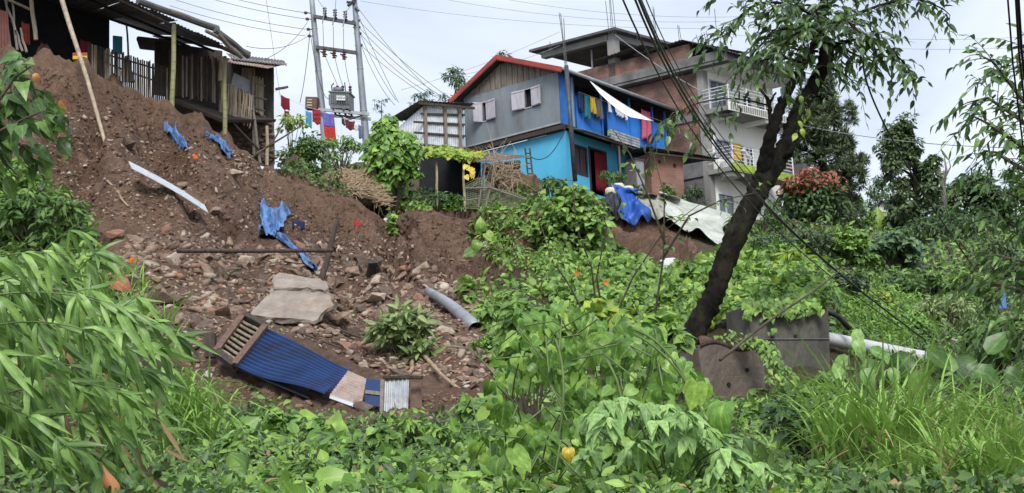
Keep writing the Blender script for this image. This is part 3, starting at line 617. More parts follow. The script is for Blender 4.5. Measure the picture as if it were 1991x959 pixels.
# ================================================================ white building
def white_building():
    fr = Fr(P(1384, 400, 76), (-.827, .563), (.747, .665)); w = fr.w
    root = thing('apartment_building', 'white three-storey building with railed balconies and an unfinished brick side', 'building', w(0, 0, -1))
    vz = lambda x, y, u=0.0: fr.vz(1340+.365*x, 90+.365*y, u)
    zT = vz(80, 130)[1]; zF2 = vz(100, 345)[1]; zF1 = vz(115, 660)[1]; zG = -1.6; L = vz(452, 340)[0]; D = 10.5
    WV = lambda a, off, z: w(off, a, z)
    def rc(x0, x1, y0, y1):
        xm, ym = (x0+x1)/2, (y0+y1)/2
        return (vz(x0, ym)[0], vz(x1, ym)[0], vz(xm, y1)[1], vz(xm, y0)[1])
    wins = [rc(116, 190, 195, 335), rc(160, 236, 795, 915), rc(372, 424, 318, 402), rc(146, 215, 508, 592), rc(382, 406, 565, 615)]
    doors = [rc(236, 270, 290, 365), rc(288, 330, 262, 382), rc(252, 292, 530, 660), rc(306, 345, 545, 690)]
    wall_panel(MB(), WV, .28, L, zG, zT, wins+doors, .25).build('wall', 'white_plaster', root)['label'] = 'white plastered balcony wall'
    for i, h in enumerate(wins): window(root, WV, *h, 0, 'frame_white' if i == 1 else 'frame_grey', bars=(1 if i != 2 else 2, 1), depth=.16)
    for h in doors: window(root, WV, *h, 0, 'frame_white', bars=(1, 0), depth=.16, glass='door_wood', name='door')
    m = MB(); h = doors[2]; m.sheet(lambda u, v: w(-.06+.03*math.sin(u*16), h[0]-.25+.55*u, h[3]+.05-(.95*v)), 16, 4, .01, fr.u); m.build('curtain', 'c_yellow', root, True)
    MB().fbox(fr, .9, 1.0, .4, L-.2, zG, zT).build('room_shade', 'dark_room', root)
    # brick and cement left side, concrete frame
    zP = zT - .02
    bs = MB().fbox(fr, .0, D, .03, .27, zF1+.6, zP).build('side_wall', 'brick_old', root); set_uv(bs, fr); bs['label'] = 'bare brick upper side wall'
    MB().fbox(fr, .0, D, .03, .27, zG, zF1+.598).build('side_wall', 'dark_concrete', root)['label'] = 'grey cement lower side wall'
    for u0 in (-.02, 4.4, 8.2): MB().fbox(fr, u0, u0+.34, -.03, .32, zG, zP).build('column', 'grey_concrete', root)
    for z in (zF2-.25, zF1-.1): MB().fbox(fr, .33, D, -.05, .02, z-.16, z+.16).build('beam', 'dark_concrete', root)
    bl = MB().fbox(fr, .34, 1.9, -.015, .028, zG, zG+1.7).build('side_wall', 'brick_old', root); set_uv(bl, fr)
    # terrace slab, parapet and sheet roofs
    MB().fbox(fr, -1.6, D+.3, -.45, L+.2, zT+.05, zT+.18).build('roof_slab', 'dark_concrete', root)
    MB().fbox(fr, -1.5, .26, .02, L+.1, zT+.001, zT+.048).build('soffit', 'white_plaster', root)
    MB().fbox(fr, -1.55, D+.3, -.5, -.30, zT+.19, zT+.62).build('beam', 'dark_concrete', root)
    pw = MB().fbox(fr, .3, D, -.42, -.24, zT+.62, zT+1.35).build('parapet', 'brick_old', root); set_uv(pw, fr)
    MB().fbox(fr, -1.75, -1.58, -.5, L+.2, zT+.04, zT+.42).build('eave_beam', 'dark_concrete', root)
    e0, e1 = w(-2.1, -.7, zT+.32), w(-2.1, L+.4, zT+.32); r0, r1 = w(.4, -.7, zT+1.5), w(.4, L+.4, zT+1.5)
    corr(MB(), e0, e1, r1, r0, .2, .02).build('roof', 'tin_dark', root)
    corr(MB(), w(.42, -.8, zT+1.52), w(3.2, -.8, zT+1.34), w(3.2, 4, zT+1.7), w(.42, 4, zT+1.8), .2, .02).build('roof', 'tin_dark', root)
    corr(MB(), w(2.6, -.9, zT+1.75), w(5.4, -.9, zT+1.55), w(5.4, 4, zT+1.8), w(2.6, 4, zT+2.0), .2, .02).build('roof', 'tin_dark', root)
    # balconies
    def balcony(zf, v0, v1, mat, band, tile, zlow):
        b = MB().fbox(fr, -1.35, -.01, v0, v1, zf-.22, zf).build('balcony', 'grey_concrete' if band else 'white_plaster', root)
        MB().fbox(fr, -1.42, -1.352, v0-.04, v1+.04, zf-.26, zf+.16).build('fascia', mat, b)
        for i in range(int((v1-v0)/.16)):
            a = v0 + .04 + i*.16; MB().fbox(fr, -1.45, -1.422, a, a+.09, zf-.20, zf+.10).build('tile', tile, b)
        for k in range(4):
            if v0+.9+k*2.2 < v1: MB().fbox(fr, -1.3, .0, v0+.6+k*2.2, v0+.85+k*2.2, zf-.42, zf-.222).build('bracket', 'white_plaster', b)
        r = MB()
        for z in (.30, .48, .66, .84, 1.0): r.tube([w(-1.38, v0, zf+z), w(-1.38, v1, zf+z)], .022, 5); r.tube([w(-1.38, v0, zf+z), w(-.02, v0, zf+z)], .022, 5)
        rl = r.build('railing', 'frame_white', b)
        k = int((v1-v0)/1.15)
        for i in range(k+1):
            a = v0 + (v1-v0)*i/k; MB().tube([w(-1.38, a, zf+.0), w(-1.38, a, zf+1.04)], .03, 6).build('rail_post', 'frame_white', rl)
        return b
    balcony(zF2-.02, -.1, L, 'white_plaster', True, 'grey_concrete', 0)
    balcony(zF1-.05, -.1, vz(560, 740, -1.38)[0], 'green_tile', True, 'lf_lime', 0)
    MB().fbox(fr, -1.2, .0, L+.2, L+.5, zF1, zF1+.9).build('side_screen', 'c_grey', root)
    m = MB(); corr(m, w(-1.0, L+.9, zF1+.75), w(-1.0, L+3.4, zF1+.25), w(.4, L+3.4, zF1+.4), w(.4, L+.9, zF1+.9), .2, .02); m.build('roof', 'tin_dark', root)
    # small items fixed to the facade
    m = MB(); m.tube([w(-.9, vz(285, 560, -.9)[0], vz(285, 552, -.9)[1]), w(-.9, vz(325, 600, -.9)[0], vz(325, 600, -.9)[1])], .10, 8); o = m.build('awning_roll', 'c_white', root)
    # frame on the left part of the terrace
    zU = zT+.2
    c = MB(); px, py = 1196, 140; u, z = fr.uz(px, py, -.2)
    hB = fr.uz(1196, 78, -.2)[1]
    MB().fbox(fr, u-.2, u+.2, -.42, -.02, zU, hB).build('column', 'grey_concrete', root)
    uf = fr.uz(1058, 118, -.2)[0]
    MB().fbox(fr, u+.2, uf, -.40, -.05, hB-.02, hB+.32).build('beam', 'grey_concrete', root)
    MB().fbox(fr, u-.2, u+.15, -.40, 7.5, hB-.02, hB+.32).build('beam', 'grey_concrete', root)
    MB().fbox(fr, u-.6, uf+.4, -.8, 8, hB+.33, hB+.46).build('roof_slab', 'tin_dark', root)
    MB().fbox(fr, u+.2, uf, 5.0, 5.2, zU, hB).build('back_wall', 'dark_room', root)  # near-black back walls put the shade behind the terrace frame into colour
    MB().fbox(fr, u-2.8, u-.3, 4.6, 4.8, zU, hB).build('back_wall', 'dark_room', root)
    MB().fbox(fr, u+.25, u+1.5, -.2, -.1, zU, zU+.75).build('parapet', 'grey_concrete', root)
    uu = fr.uz(1151, 120, .3)[0]; MB().tube([w(uu, .3, zU), w(uu, .3, hB)], .05, 6).build('post', 'frame_grey', root)
    # starter bars above the columns
    def bars(px, py0, py1, n, v=1.5):
        for i in range(n):
            x = px + (i-(n-1)/2)*4.5; a, b = P(x+1.5, py0, 77+.2*(i % 2)), P(x-rnd.uniform(3, 6), py1+rnd.uniform(0, 12), 77+.2*(i % 2)); MB().tube([a, b], .014, 4).build('starter_bar', 'iron', root)
    bars(1190, 70, -8, 4); bars(1072, 110, 78, 2); bars(1275, 92, 8, 2); bars(1240, 86, 60, 1); bars(1323, 92, 48, 2); bars(1358, 90, 62, 1); bars(1372, 85, 55, 3); bars(1393, 80, 14, 1)
    return fr
FW = white_building()
tag(cloth('garment', 'blue washing at the green balcony end of the white building', (FW.w(-1.5, FW.vz(1539, 350, -1.5)[0], FW.vz(1539, 350, -1.5)[1]), FW.w(-1.5, FW.vz(1539, 350, -1.5)[0]+.8, FW.vz(1539, 350, -1.5)[1])), .9, 'c_sky'), group=None)
def fan_chair():
    z = FW.vz(1376, 215, -.9)[1]; root = thing('balcony_chair', 'dark metal chair at the corner of the top balcony', 'chair', FW.w(-.9, .3, z-.5))
    c = FW.w(-.9, .3, z-.45); u, v, k = FW.u, FW.v, Vector((0, 0, 1))
    MB().box(c+k*.42, u*.26, v*.26, k*.03).build('seat', 'iron', root)
    for a in (-1, 1):
        for b in (-1, 1): MB().tube([c+u*.22*a+v*.22*b, c+u*.22*a+v*.22*b+k*.42], .025, 5).build('leg', 'iron', root)
    MB().tube([c+v*.24-u*.22+k*.42, c+v*.28-u*.2+k*.95, c+v*.28+u*.2+k*.95, c+v*.24+u*.22+k*.42], .03, 6).build('backrest', 'iron', root)
fan_chair()
def water_tank():
    p = FW.w(-.7, .5, FW.vz(1408, 345, -.7)[1]); m = MB(); m.tube([p, p+Vector((0, 0, .1)), p+Vector((0, 0, .75)), p+Vector((0, 0, .82))], [.42, .45, .45, .3], 16); tag(m.build('laundry_bundle', 'c_white', None, True, .03), 'pale bundle resting on the middle balcony of the white building', 'bundle')
water_tank()
# ================================================================ brick outhouse with sheet roof
def outhouse():
    fr = Fr(P(1268, 372, 72.5), (-.60, .80), (.86, .51)); w = fr.w
    root = thing('brick_outhouse', 'small red brick outhouse with overhanging rusty sheet roof', 'outhouse', w(0, 0, -.5))
    zT = fr.vz(1268, 298)[1]; L = fr.vz(1328, 330)[0]
    b = MB(); wall_panel(b, lambda a, o, z: w(o, a, z), 0, L, -1.2, zT, [(fr.vz(1280, 314)[0], fr.vz(1280, 314)[0]+.14, fr.vz(1280, 318)[1], fr.vz(1280, 311)[1]), (fr.vz(1309, 320)[0], fr.vz(1309, 320)[0]+.16, fr.vz(1309, 326)[1], fr.vz(1309, 318)[1])], .2)
    o = b.build('wall', 'brick_new', root); set_uv(o, fr)
    b = MB().fbox(fr, .21, 2.4, 0, .2, -1.2, zT); o = b.build('wall', 'brick_new', root); set_uv(o, fr)
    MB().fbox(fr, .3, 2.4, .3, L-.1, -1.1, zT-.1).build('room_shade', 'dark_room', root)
    a, b_, c, d = w(-.5, -.5, zT+.12), w(-.5, L+1.7, zT-.02), w(2.6, L+1.7, zT+.35), w(2.6, -.5, zT+.5)
    n = 5
    for i in range(n):
        k = Vector((0, 0, .015*(i % 2))); corr(MB(), lerp(a, b_, i/n)+k, lerp(a, b_, (i+1.06)/n)+k, lerp(d, c, (i+1.06)/n)+k, lerp(d, c, i/n)+k, .11, .014).build('roof_sheet', rnd.choice(['tin_dark', 'tin_rust', 'tin_dark']), root)
    MB().fbox(fr, -.4, -.3, -.4, L+1.6, zT-.16, zT-.08).build('beam', 'dark_wood', root)
outhouse()
def porch_cupboard():
    fr = Fr(P(1238, 372, 71.6), (-.62, .78), (.78, .62)); w = fr.w; root = thing('wooden_cupboard', 'grey wooden cupboard beside the brick outhouse', 'cupboard', w(0, 0, 0))
    MB().fbox(fr, 0, .7, 0, .55, 0, 1.5).build('body', 'grey_wood', root); MB().fbox(fr, -.03, .75, -.05, .6, 1.502, 1.56).build('top', 'tin_dark', root); MB().fbox(fr, -.022, -.002, .05, .5, .1, 1.4).build('door', 'frame_grey', root)
porch_cupboard()
# ================================================================ tin shed on the left of the grey house
def tin_shed():
    fr = Fr(P(826, 292, 71.5), (-.80, .60), (.90, .43)); w = fr.w
    root = thing('tin_shed', 'pale corrugated tin shed with dark timber battens beside the grey house', 'shed', w(0, 0, -1))
    L = fr.vz(903, 285)[0]; zT = fr.vz(812, 205)[1]; z2 = fr.vz(897, 205)[1]; Wd = fr.uz(775, 240)[0]
    corr(MB(), w(0, 0, -1), w(0, L, -1), w(0, L, z2), w(0, 0, zT), .10, .014).build('wall', 'tin', root)
    corr(MB(), w(.02, -.02, -1), w(Wd, -.02, -1), w(Wd, -.02, zT-.7), w(.02, -.02, zT-.03), .10, .014).build('wall', 'tin', root)
    corr(MB(), w(-.35, -.5, zT+.12), w(-.35, L+.3, z2+.06), w(Wd*.6, L+.3, zT-.1), w(Wd+.4, -.5, zT-.45), .2, .02).build('roof', 'tin_dark', root)
    MB().fbox(fr, -.36, -.30, -.5, L+.3, zT-.04, zT+.08).build('fascia', 'dark_wood', root)
    for t in (.0, .5, .87):
        v = L*t; zt = zT+(z2-zT)*t; MB().fbox(fr, -.13, -.03, v-.06, v+.06, -1, zt).build('batten', 'grey_wood', root)
    for (zz) in (.16, .42, .66, .86):
        a, b = -.2+(zT*(zz+.02)), -.2+(z2*zz)
        m = MB(); m.hexa([w(-.10, -.55 if zz < .8 else -.2, a), w(-.10, L, b), w(-.04, L, b), w(-.04, -.55 if zz < .8 else -.2, a), w(-.10, -.55 if zz < .8 else -.2, a+.09), w(-.10, L, b+.09), w(-.04, L, b+.09), w(-.04, -.55 if zz < .8 else -.2, a+.09)]); m.build('batten', 'dark_wood', root)
    corr(MB(), w(-.03, L-.02, -1), w(.5, L+.3, -1), w(.5, L+.3, z2), w(-.03, L-.02, z2), .1, .012).build('corner_sheet', 'blue_paint', root)
tin_shed()
def garden_shelter():
    root = thing('garden_shelter', 'low dark shelter with vine-covered sheet roof on bamboo posts', 'shelter', P(860, 398, 62))
    A, B, C, D = P(806, 306, 61.5), P(935, 316, 61.5), P(1035, 304, 66), P(880, 290, 66)
    corr(MB(), A, B, C, D, .14, .015).build('roof', 'tin_dark', root)
    for (x, y0, y1) in ((851, 312, 400), (904, 312, 400), (932, 318, 395), (946, 322, 392)):
        wobble_tube(MB(), P(x, y1+12, 61.6), P(x-(3 if x < 920 else -9), y0, 61.8), .055, .045, nodes=True).build('post', 'bamboo_pale' if x < 910 else 'dark_wood', root)
    m = MB(); m.quad(P(815, 420, 65.5), P(935, 420, 66), P(935, 312, 66), P(815, 300, 65.5)); m.quad(P(815, 300, 65.6), P(935, 312, 66.1), P(935, 420, 66.1), P(815, 420, 65.6)); m.build('back_wall', 'dark_room', root)  # wall coloured near-black in place of the shelter's inner shade
    for i in range(9):
        y = 322+i*8.5; wobble_tube(MB(), P(945, y, 66.2), P(1010, y-6, 67.2), .10, .10, 6).build('board', 'dark_wood', root)
    # net slung beside it
    nt = thing('garden_net', 'sagging olive net fence on sticks beside the shelter', 'net', P(960, 400, 61))
    m = MB(); nn = 46
    TOP = [(905, 362), (940, 345), (962, 366), (1000, 375), (1052, 398)]
    def top(t):
        k = t*(len(TOP)-1); i = min(int(k), len(TOP)-2); f = k-i; return TOP[i][0]*(1-f)+TOP[i+1][0]*f, TOP[i][1]*(1-f)+TOP[i+1][1]*f
    for i in range(nn+1):
        x, y = top(i/nn); m.tube([P(x, y, 60.6), P(x+1, (y+404)/2, 60.7), P(x, 406, 60.8)], .010, 3, False)
    for j in range(14):
        pts = [];
        for i in range(nn+1):
            x, y = top(i/nn); pts.append(P(x, y + (406-y)*j/13, 60.6+.2*j/13))
        m.tube(pts, .010, 3, False)
    m.build('netting', 'mesh_net', nt)
    for (a, b) in (((930, 404), (944, 322)), ((945, 402), (962, 318)), ((905, 366), (955, 366)), ((950, 364), (1058, 402)), ((908, 390), (930, 386))):
        wobble_tube(MB(), P(a[0], a[1], 60.55), P(b[0], b[1], 60.6), .035, .028, 6).build('stick', 'grey_wood', nt)
garden_shelter()
def ladder():
    root = thing('wooden_ladder', 'short dark wooden ladder leaning on the cyan wall', 'ladder', P(1031, 340, 68.5))
    for dx in (0, 9): MB().tube([P(1027+dx, 345, 68.3), P(1021+dx, 289, 68.8)], .045, 6).build('rail', 'dark_wood', root)
    for i in range(5):
        y = 298+i*10; x = 1022.5+i*1.05; MB().tube([P(x, y, 68.6), P(x+9, y, 68.6)], .028, 5).build('rung', 'dark_wood', root)
    wire('drip_cable', 'black cable looping across the cyan wall above the ladder', P(1034, 306, 67.4), P(1098, 252, 69.0), .55, .02)
ladder()
# ================================================================ bamboo shack on the scar's edge
def FY(px): return 52.6 + (px-60)*7.6/470
def shack():
    root = thing('bamboo_shack', 'dark ramshackle bamboo shack with sagging sheet roof at the landslide edge', 'shack', P(300, 200, 57))
    # big roof seen from below, in overlapping sheets
    N0, N1, B0, B1 = P(-160, -190, 47.6), P(470, 104, 57.0), P(-160, -70, 55.5), P(330, 78, 63)
    n = 13
    for i in range(n):
        t0, t1 = i/n, (i+1.12)/n; k = Vector((0, 0, .03*(i % 2) + rnd.uniform(-.02, .05)))
        s = rnd.uniform(-.25, .25)
        a, b = lerp(N0, N1, t0)+k, lerp(N0, N1, t1)+k; d, c = lerp(B0, B1, t0)+k*.5, lerp(B0, B1, t1)+k*.5
        a = a+(a-d).normalized()*s; b = b+(b-c).normalized()*s
        corr(MB(), a, b, c, d, .15, .02, .01, 6, (lambda ph: (lambda u, v: .06*math.sin(v*5+ph)))(i)).build('roof_sheet', 'tin_dark', root)
    for j, t in enumerate((.03, .36, .70)):
        a, b = lerp(N0, B0, t)-Vector((0, 0, .12)), lerp(N1, B1, t)-Vector((0, 0, .12)); wobble_tube(MB(), a, b, .06, .05, 7, 10, .05, True).build('purlin', 'bamboo_dark', root)
    for (a, b, r) in (((268, 2), (424, 58), .13), ((330, 22), (424, 54), .10), ((418, 58), (484, 110), .12), ((424, 66), (470, 112), .10), ((400, 60), (486, 104), .07)):
        wobble_tube(MB(), P(a[0], a[1], FY(a[0])-2.6), P(b[0], b[1], FY(b[0])-2.4), r, r*.9, 8, 8, .04).build('roof_roll', 'tin_dark' if r > .1 else 'grey_wood', root)
    # smaller roof to the right and the layered end of the back roof
    corr(MB(), P(452, 116, 58.8), P(558, 128, 60.2), P(552, 118, 62.5), P(440, 104, 62.0), .13, .02).build('roof_sheet', 'tin_dark', root)
    corr(MB(), P(440, 121, 58.0), P(520, 133, 59.4), P(560, 124, 61.0), P(450, 112, 60.0), .13, .02).build('roof_sheet', 'tin_rust', root)
    for k in range(4): wobble_tube(MB(), P(268+k*2, 76+k*5, 61+k*.2), P(345, 84+k*5, 60.5), .11, .11, 7).build('thatch_roll', 'bamboo_dark', root)
    # walls
    def wall_quad(nm, mat, a, b, c, d, th=.06):
        a, b, c, d = map(V3, (a, b, c, d)); nn = (b-a).cross(d-a).normalized()*th; MB().hexa([a, b, b+nn, a+nn, d, c, c+nn, d+nn]).build(nm, mat, root)
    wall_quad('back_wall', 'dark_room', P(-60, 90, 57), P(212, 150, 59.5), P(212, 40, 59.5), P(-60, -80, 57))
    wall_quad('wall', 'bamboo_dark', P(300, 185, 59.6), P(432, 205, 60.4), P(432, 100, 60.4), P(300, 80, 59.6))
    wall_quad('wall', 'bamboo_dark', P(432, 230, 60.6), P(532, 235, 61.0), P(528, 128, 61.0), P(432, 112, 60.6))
    wall_quad('floor', 'dark_wood', P(330, 196, 57.0), P(430, 238, 58.0), P(535, 238, 61.0), P(430, 200, 62.0), .12)
    wall_quad('wall_panel', 'cyan_plaster', P(219, 106, 59.0), P(237, 106, 59.2), P(237, 72, 59.2), P(219, 70, 59.0))
    # front wall strips
    n = 27
    for i in range(n):
        x = 330+i*(428-330)/n; yt = 118+(x-330)*.14+rnd.uniform(-6, 5); yb = 178+(x-330)*.24+rnd.uniform(-4, 7); Y = FY(x)+.1
        a, b = P(x, yb, Y), P(x+rnd.uniform(-1, 1), yt-16, Y); d = Vector((.030, .004, 0)); t = Vector((0, .008, 0))
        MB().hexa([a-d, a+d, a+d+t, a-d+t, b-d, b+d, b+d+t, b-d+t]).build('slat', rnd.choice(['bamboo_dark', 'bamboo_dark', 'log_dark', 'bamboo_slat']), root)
    # open balcony rail of split canes
    n = 31
    for i in range(n):
        t = i/(n-1); x = 427+t*62; Y = FY(427)+.25+t*.9; wobble_tube(MB(), P(x-1+rnd.uniform(-1.5, 1.5), 219+t*27+rnd.uniform(-4, 6), Y), P(x+2+rnd.uniform(-1, 1), 156+t*30+rnd.uniform(-3, 2), Y), .026, .022, 5, 3, .02).build('cane', rnd.choice(['bamboo_slat', 'bamboo_pale']), root)
    for (y0, y1) in ((158, 188), (184, 214), (206, 236)): wobble_tube(MB(), P(424, y0, FY(427)+.32), P(492, y1, FY(427)+1.2), .04, .04, 6).build('rail', 'grey_wood', root)
    n = 13
    for i in range(n):
        t = i/(n-1); x = 493+t*35; Y = FY(490)+1.0+t*.6; wobble_tube(MB(), P(x, 214+t*20+rnd.uniform(-2, 3), Y), P(x, 150+t*8+rnd.uniform(-3, 3), Y), .034, .030, 5, 3, .01).build('cane', rnd.choice(['bamboo_slat', 'bamboo_pale']), root)
    for y in (160, 186, 208): wobble_tube(MB(), P(490, y, FY(490)+.9), P(531, y+12, FY(490)+1.6), .035, .035, 6).build('rail', 'grey_wood', root)
    wall_quad('white_board', 'frame_grey', P(449, 166, FY(449)+.7), P(487, 182, FY(487)+.6), P(486, 157, FY(487)+.6), P(455, 142, FY(449)+.7), .03)
    wall_quad('cardboard', 'bamboo_slat', P(468, 160, 60.3), P(497, 164, 60.4), P(496, 134, 60.4), P(470, 132, 60.3), .03)
    # posts
    for (xa, ya, xb, yb, Y, r, mat) in ((437, 284, 437, 110, 57.4, .085, 'bamboo_green'), (428, 158, 429, 110, 58.4, .085, 'bamboo_pale'), (334, 248, 338, 48, 55.0, .09, 'bamboo_green'), (530, 320, 529, 132, 61.0, .085, 'dark_wood'), (494, 300, 491, 150, 60.0, .07, 'grey_wood'), (506, 318, 492, 215, 59.8, .06, 'grey_wood'), (519, 322, 519, 245, 60.2, .07, 'bamboo_pale'), (500, 300, 496, 235, 60.3, .06, 'bamboo_pale'), (70, 78, 60, -10, 52.8, .075, 'bamboo_pale')):
        wobble_tube(MB(), P(xa, ya, Y), P(xb, yb, Y), r, r*.9, 10, 4, .02, True).build('post', mat, root)
    wobble_tube(MB(), P(440, 226, 58.6), P(504, 292, 59.6), .05, .05, 7).build('brace', 'dark_wood', root)
    for (x0, y0, x1, y1) in ((488, 214, 530, 236), (536, 174, 560, 169)): wobble_tube(MB(), P(x0, y0, 60.8), P(x1, y1, 61.0), .06, .05, 7).build('beam', 'grey_wood', root)
    # dark stone footing under the floor
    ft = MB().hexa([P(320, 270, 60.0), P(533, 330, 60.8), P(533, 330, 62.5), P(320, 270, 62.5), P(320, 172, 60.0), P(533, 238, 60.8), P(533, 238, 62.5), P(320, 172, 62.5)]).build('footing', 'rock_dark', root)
    return root, ft
SHACK, FOOT = shack()
def fence():
    root = thing('bamboo_fence', 'dark split-bamboo picket fence along the scar edge under the shack roof', 'fence', P(250, 150, 55))
    n = 44
    for i in range(n):
        x = 172+i*160/n; yb = 118+(x-172)*.47; yt = 84+(x-172)*.30 + rnd.uniform(-4, 4)
        Y = FY(x)-.15; a, b = P(x, yb+22, Y), P(x+rnd.uniform(-1.5, 1.5), yt, Y); d = Vector((.028, 0, 0)); t = Vector((0, .015, 0))
        MB().hexa([a-d, a+d, a+d+t, a-d+t, b-d, b+d, b+d+t, b-d+t]).build('picket', rnd.choice(['bamboo_dark', 'bamboo_dark', 'bamboo_slat']), root)
    for (ya, yb) in ((96, 142), (110, 168)): wobble_tube(MB(), P(172, ya, FY(172)-.1), P(330, yb, FY(330)-.1), .035, .03, 6, 8).build('rail', 'dark_wood', root)
    for x in (258, 254): wobble_tube(MB(), P(x, 160, FY(x)-.3), P(x-8, 50 if x == 254 else 112, FY(x)-.2), .04 if x == 254 else .08, .035, 6).build('post', 'dark_wood', root)
fence()
def loose_poles():
    o = wobble_tube(MB(), P(210, 296, 47.5), P(112, -30, 50.5), .055, .085, 9, 8, .03, True).build('bamboo_pole', 'bamboo_pale', None, True); tag(o, 'long pale bamboo pole leaning from the scar up past the shack roof', 'pole')
    m = MB(); corr(m, P(-30, 112, 51.0), P(18, 116, 51.4), P(16, 24, 51.4), P(-30, 10, 51.0), .1, .014); tag(m.build('tin_sheet', 'red_tin'), 'dull red corrugated panel at the left edge of the shack', 'panel')
    for i, (x0, y0, x1, y1) in enumerate(((20, 95, 12, -5), (34, 98, 24, 0), (44, 100, 22, 40), (30, 60, 10, -2), (52, 102, 40, 55))):
        o = wobble_tube(MB(), P(x0, y0, 51.6), P(x1, y1, 51.9), .045, .035, 6, 4, .04).build('stick', 'grey_wood'); tag(o, ['thin grey stick leaning closest to the dull red panel', 'second grey stick right of the dull red panel', 'slanted grey stick crossing behind the red panel sticks', 'short upper stick above the dull red panel', 'rightmost short stick near the red panel'][i], 'stick', 'sticks by the red panel')
    o = wobble_tube(MB(), P(8, -4, 51.2), P(56, 18, 52.6), .05, .05, 7).build('bamboo_pole', 'bamboo_pale'); tag(o, 'short bamboo rail slanting above the dull red panel', 'pole')
    cloth('hanging_cloth', 'dull red cloth hanging in the dark of the shack behind the leaning bamboo', (P(156, 76, 55), P(172, 80, 55.2)), 1.0, 'c_maroon', 'cloth')
    cloth('hanging_cloth', 'orange-red cloth hung beside the short bamboo rail', (P(42, 42, 53), P(58, 46, 53.2)), .75, 'red_paint', 'cloth')
    c = P(156, 118, 53.4); k = Vector((0, 0, 1)); root = thing('crate', 'orange and yellow plastic crate on the scar edge by the fence', 'crate', c)
    x, y = Vector((.24, .03, 0)), Vector((-.03, .16, 0))
    MB().box(c+k*.06, x, y, k*.06).build('base', 'c_yellow', root); MB().box(c+k*.18, x*1.02, y*1.02, k*.055).build('rim', 'red_paint', root)
loose_poles()
def dog():
    b = P(246, 158, FY(246)+.6)
    o = MB()
    o.tube([b+Vector((0, 0, .0)), b+Vector((0, 0, .35)), b+Vector((.02, 0, .7)), b+Vector((.0, 0, .95))], [.18, .2, .16, .06], 10)
    tag(o.build('grey_sack', 'c_grey', None, True), 'grey sack standing behind the picket fence', 'sack')
dog()
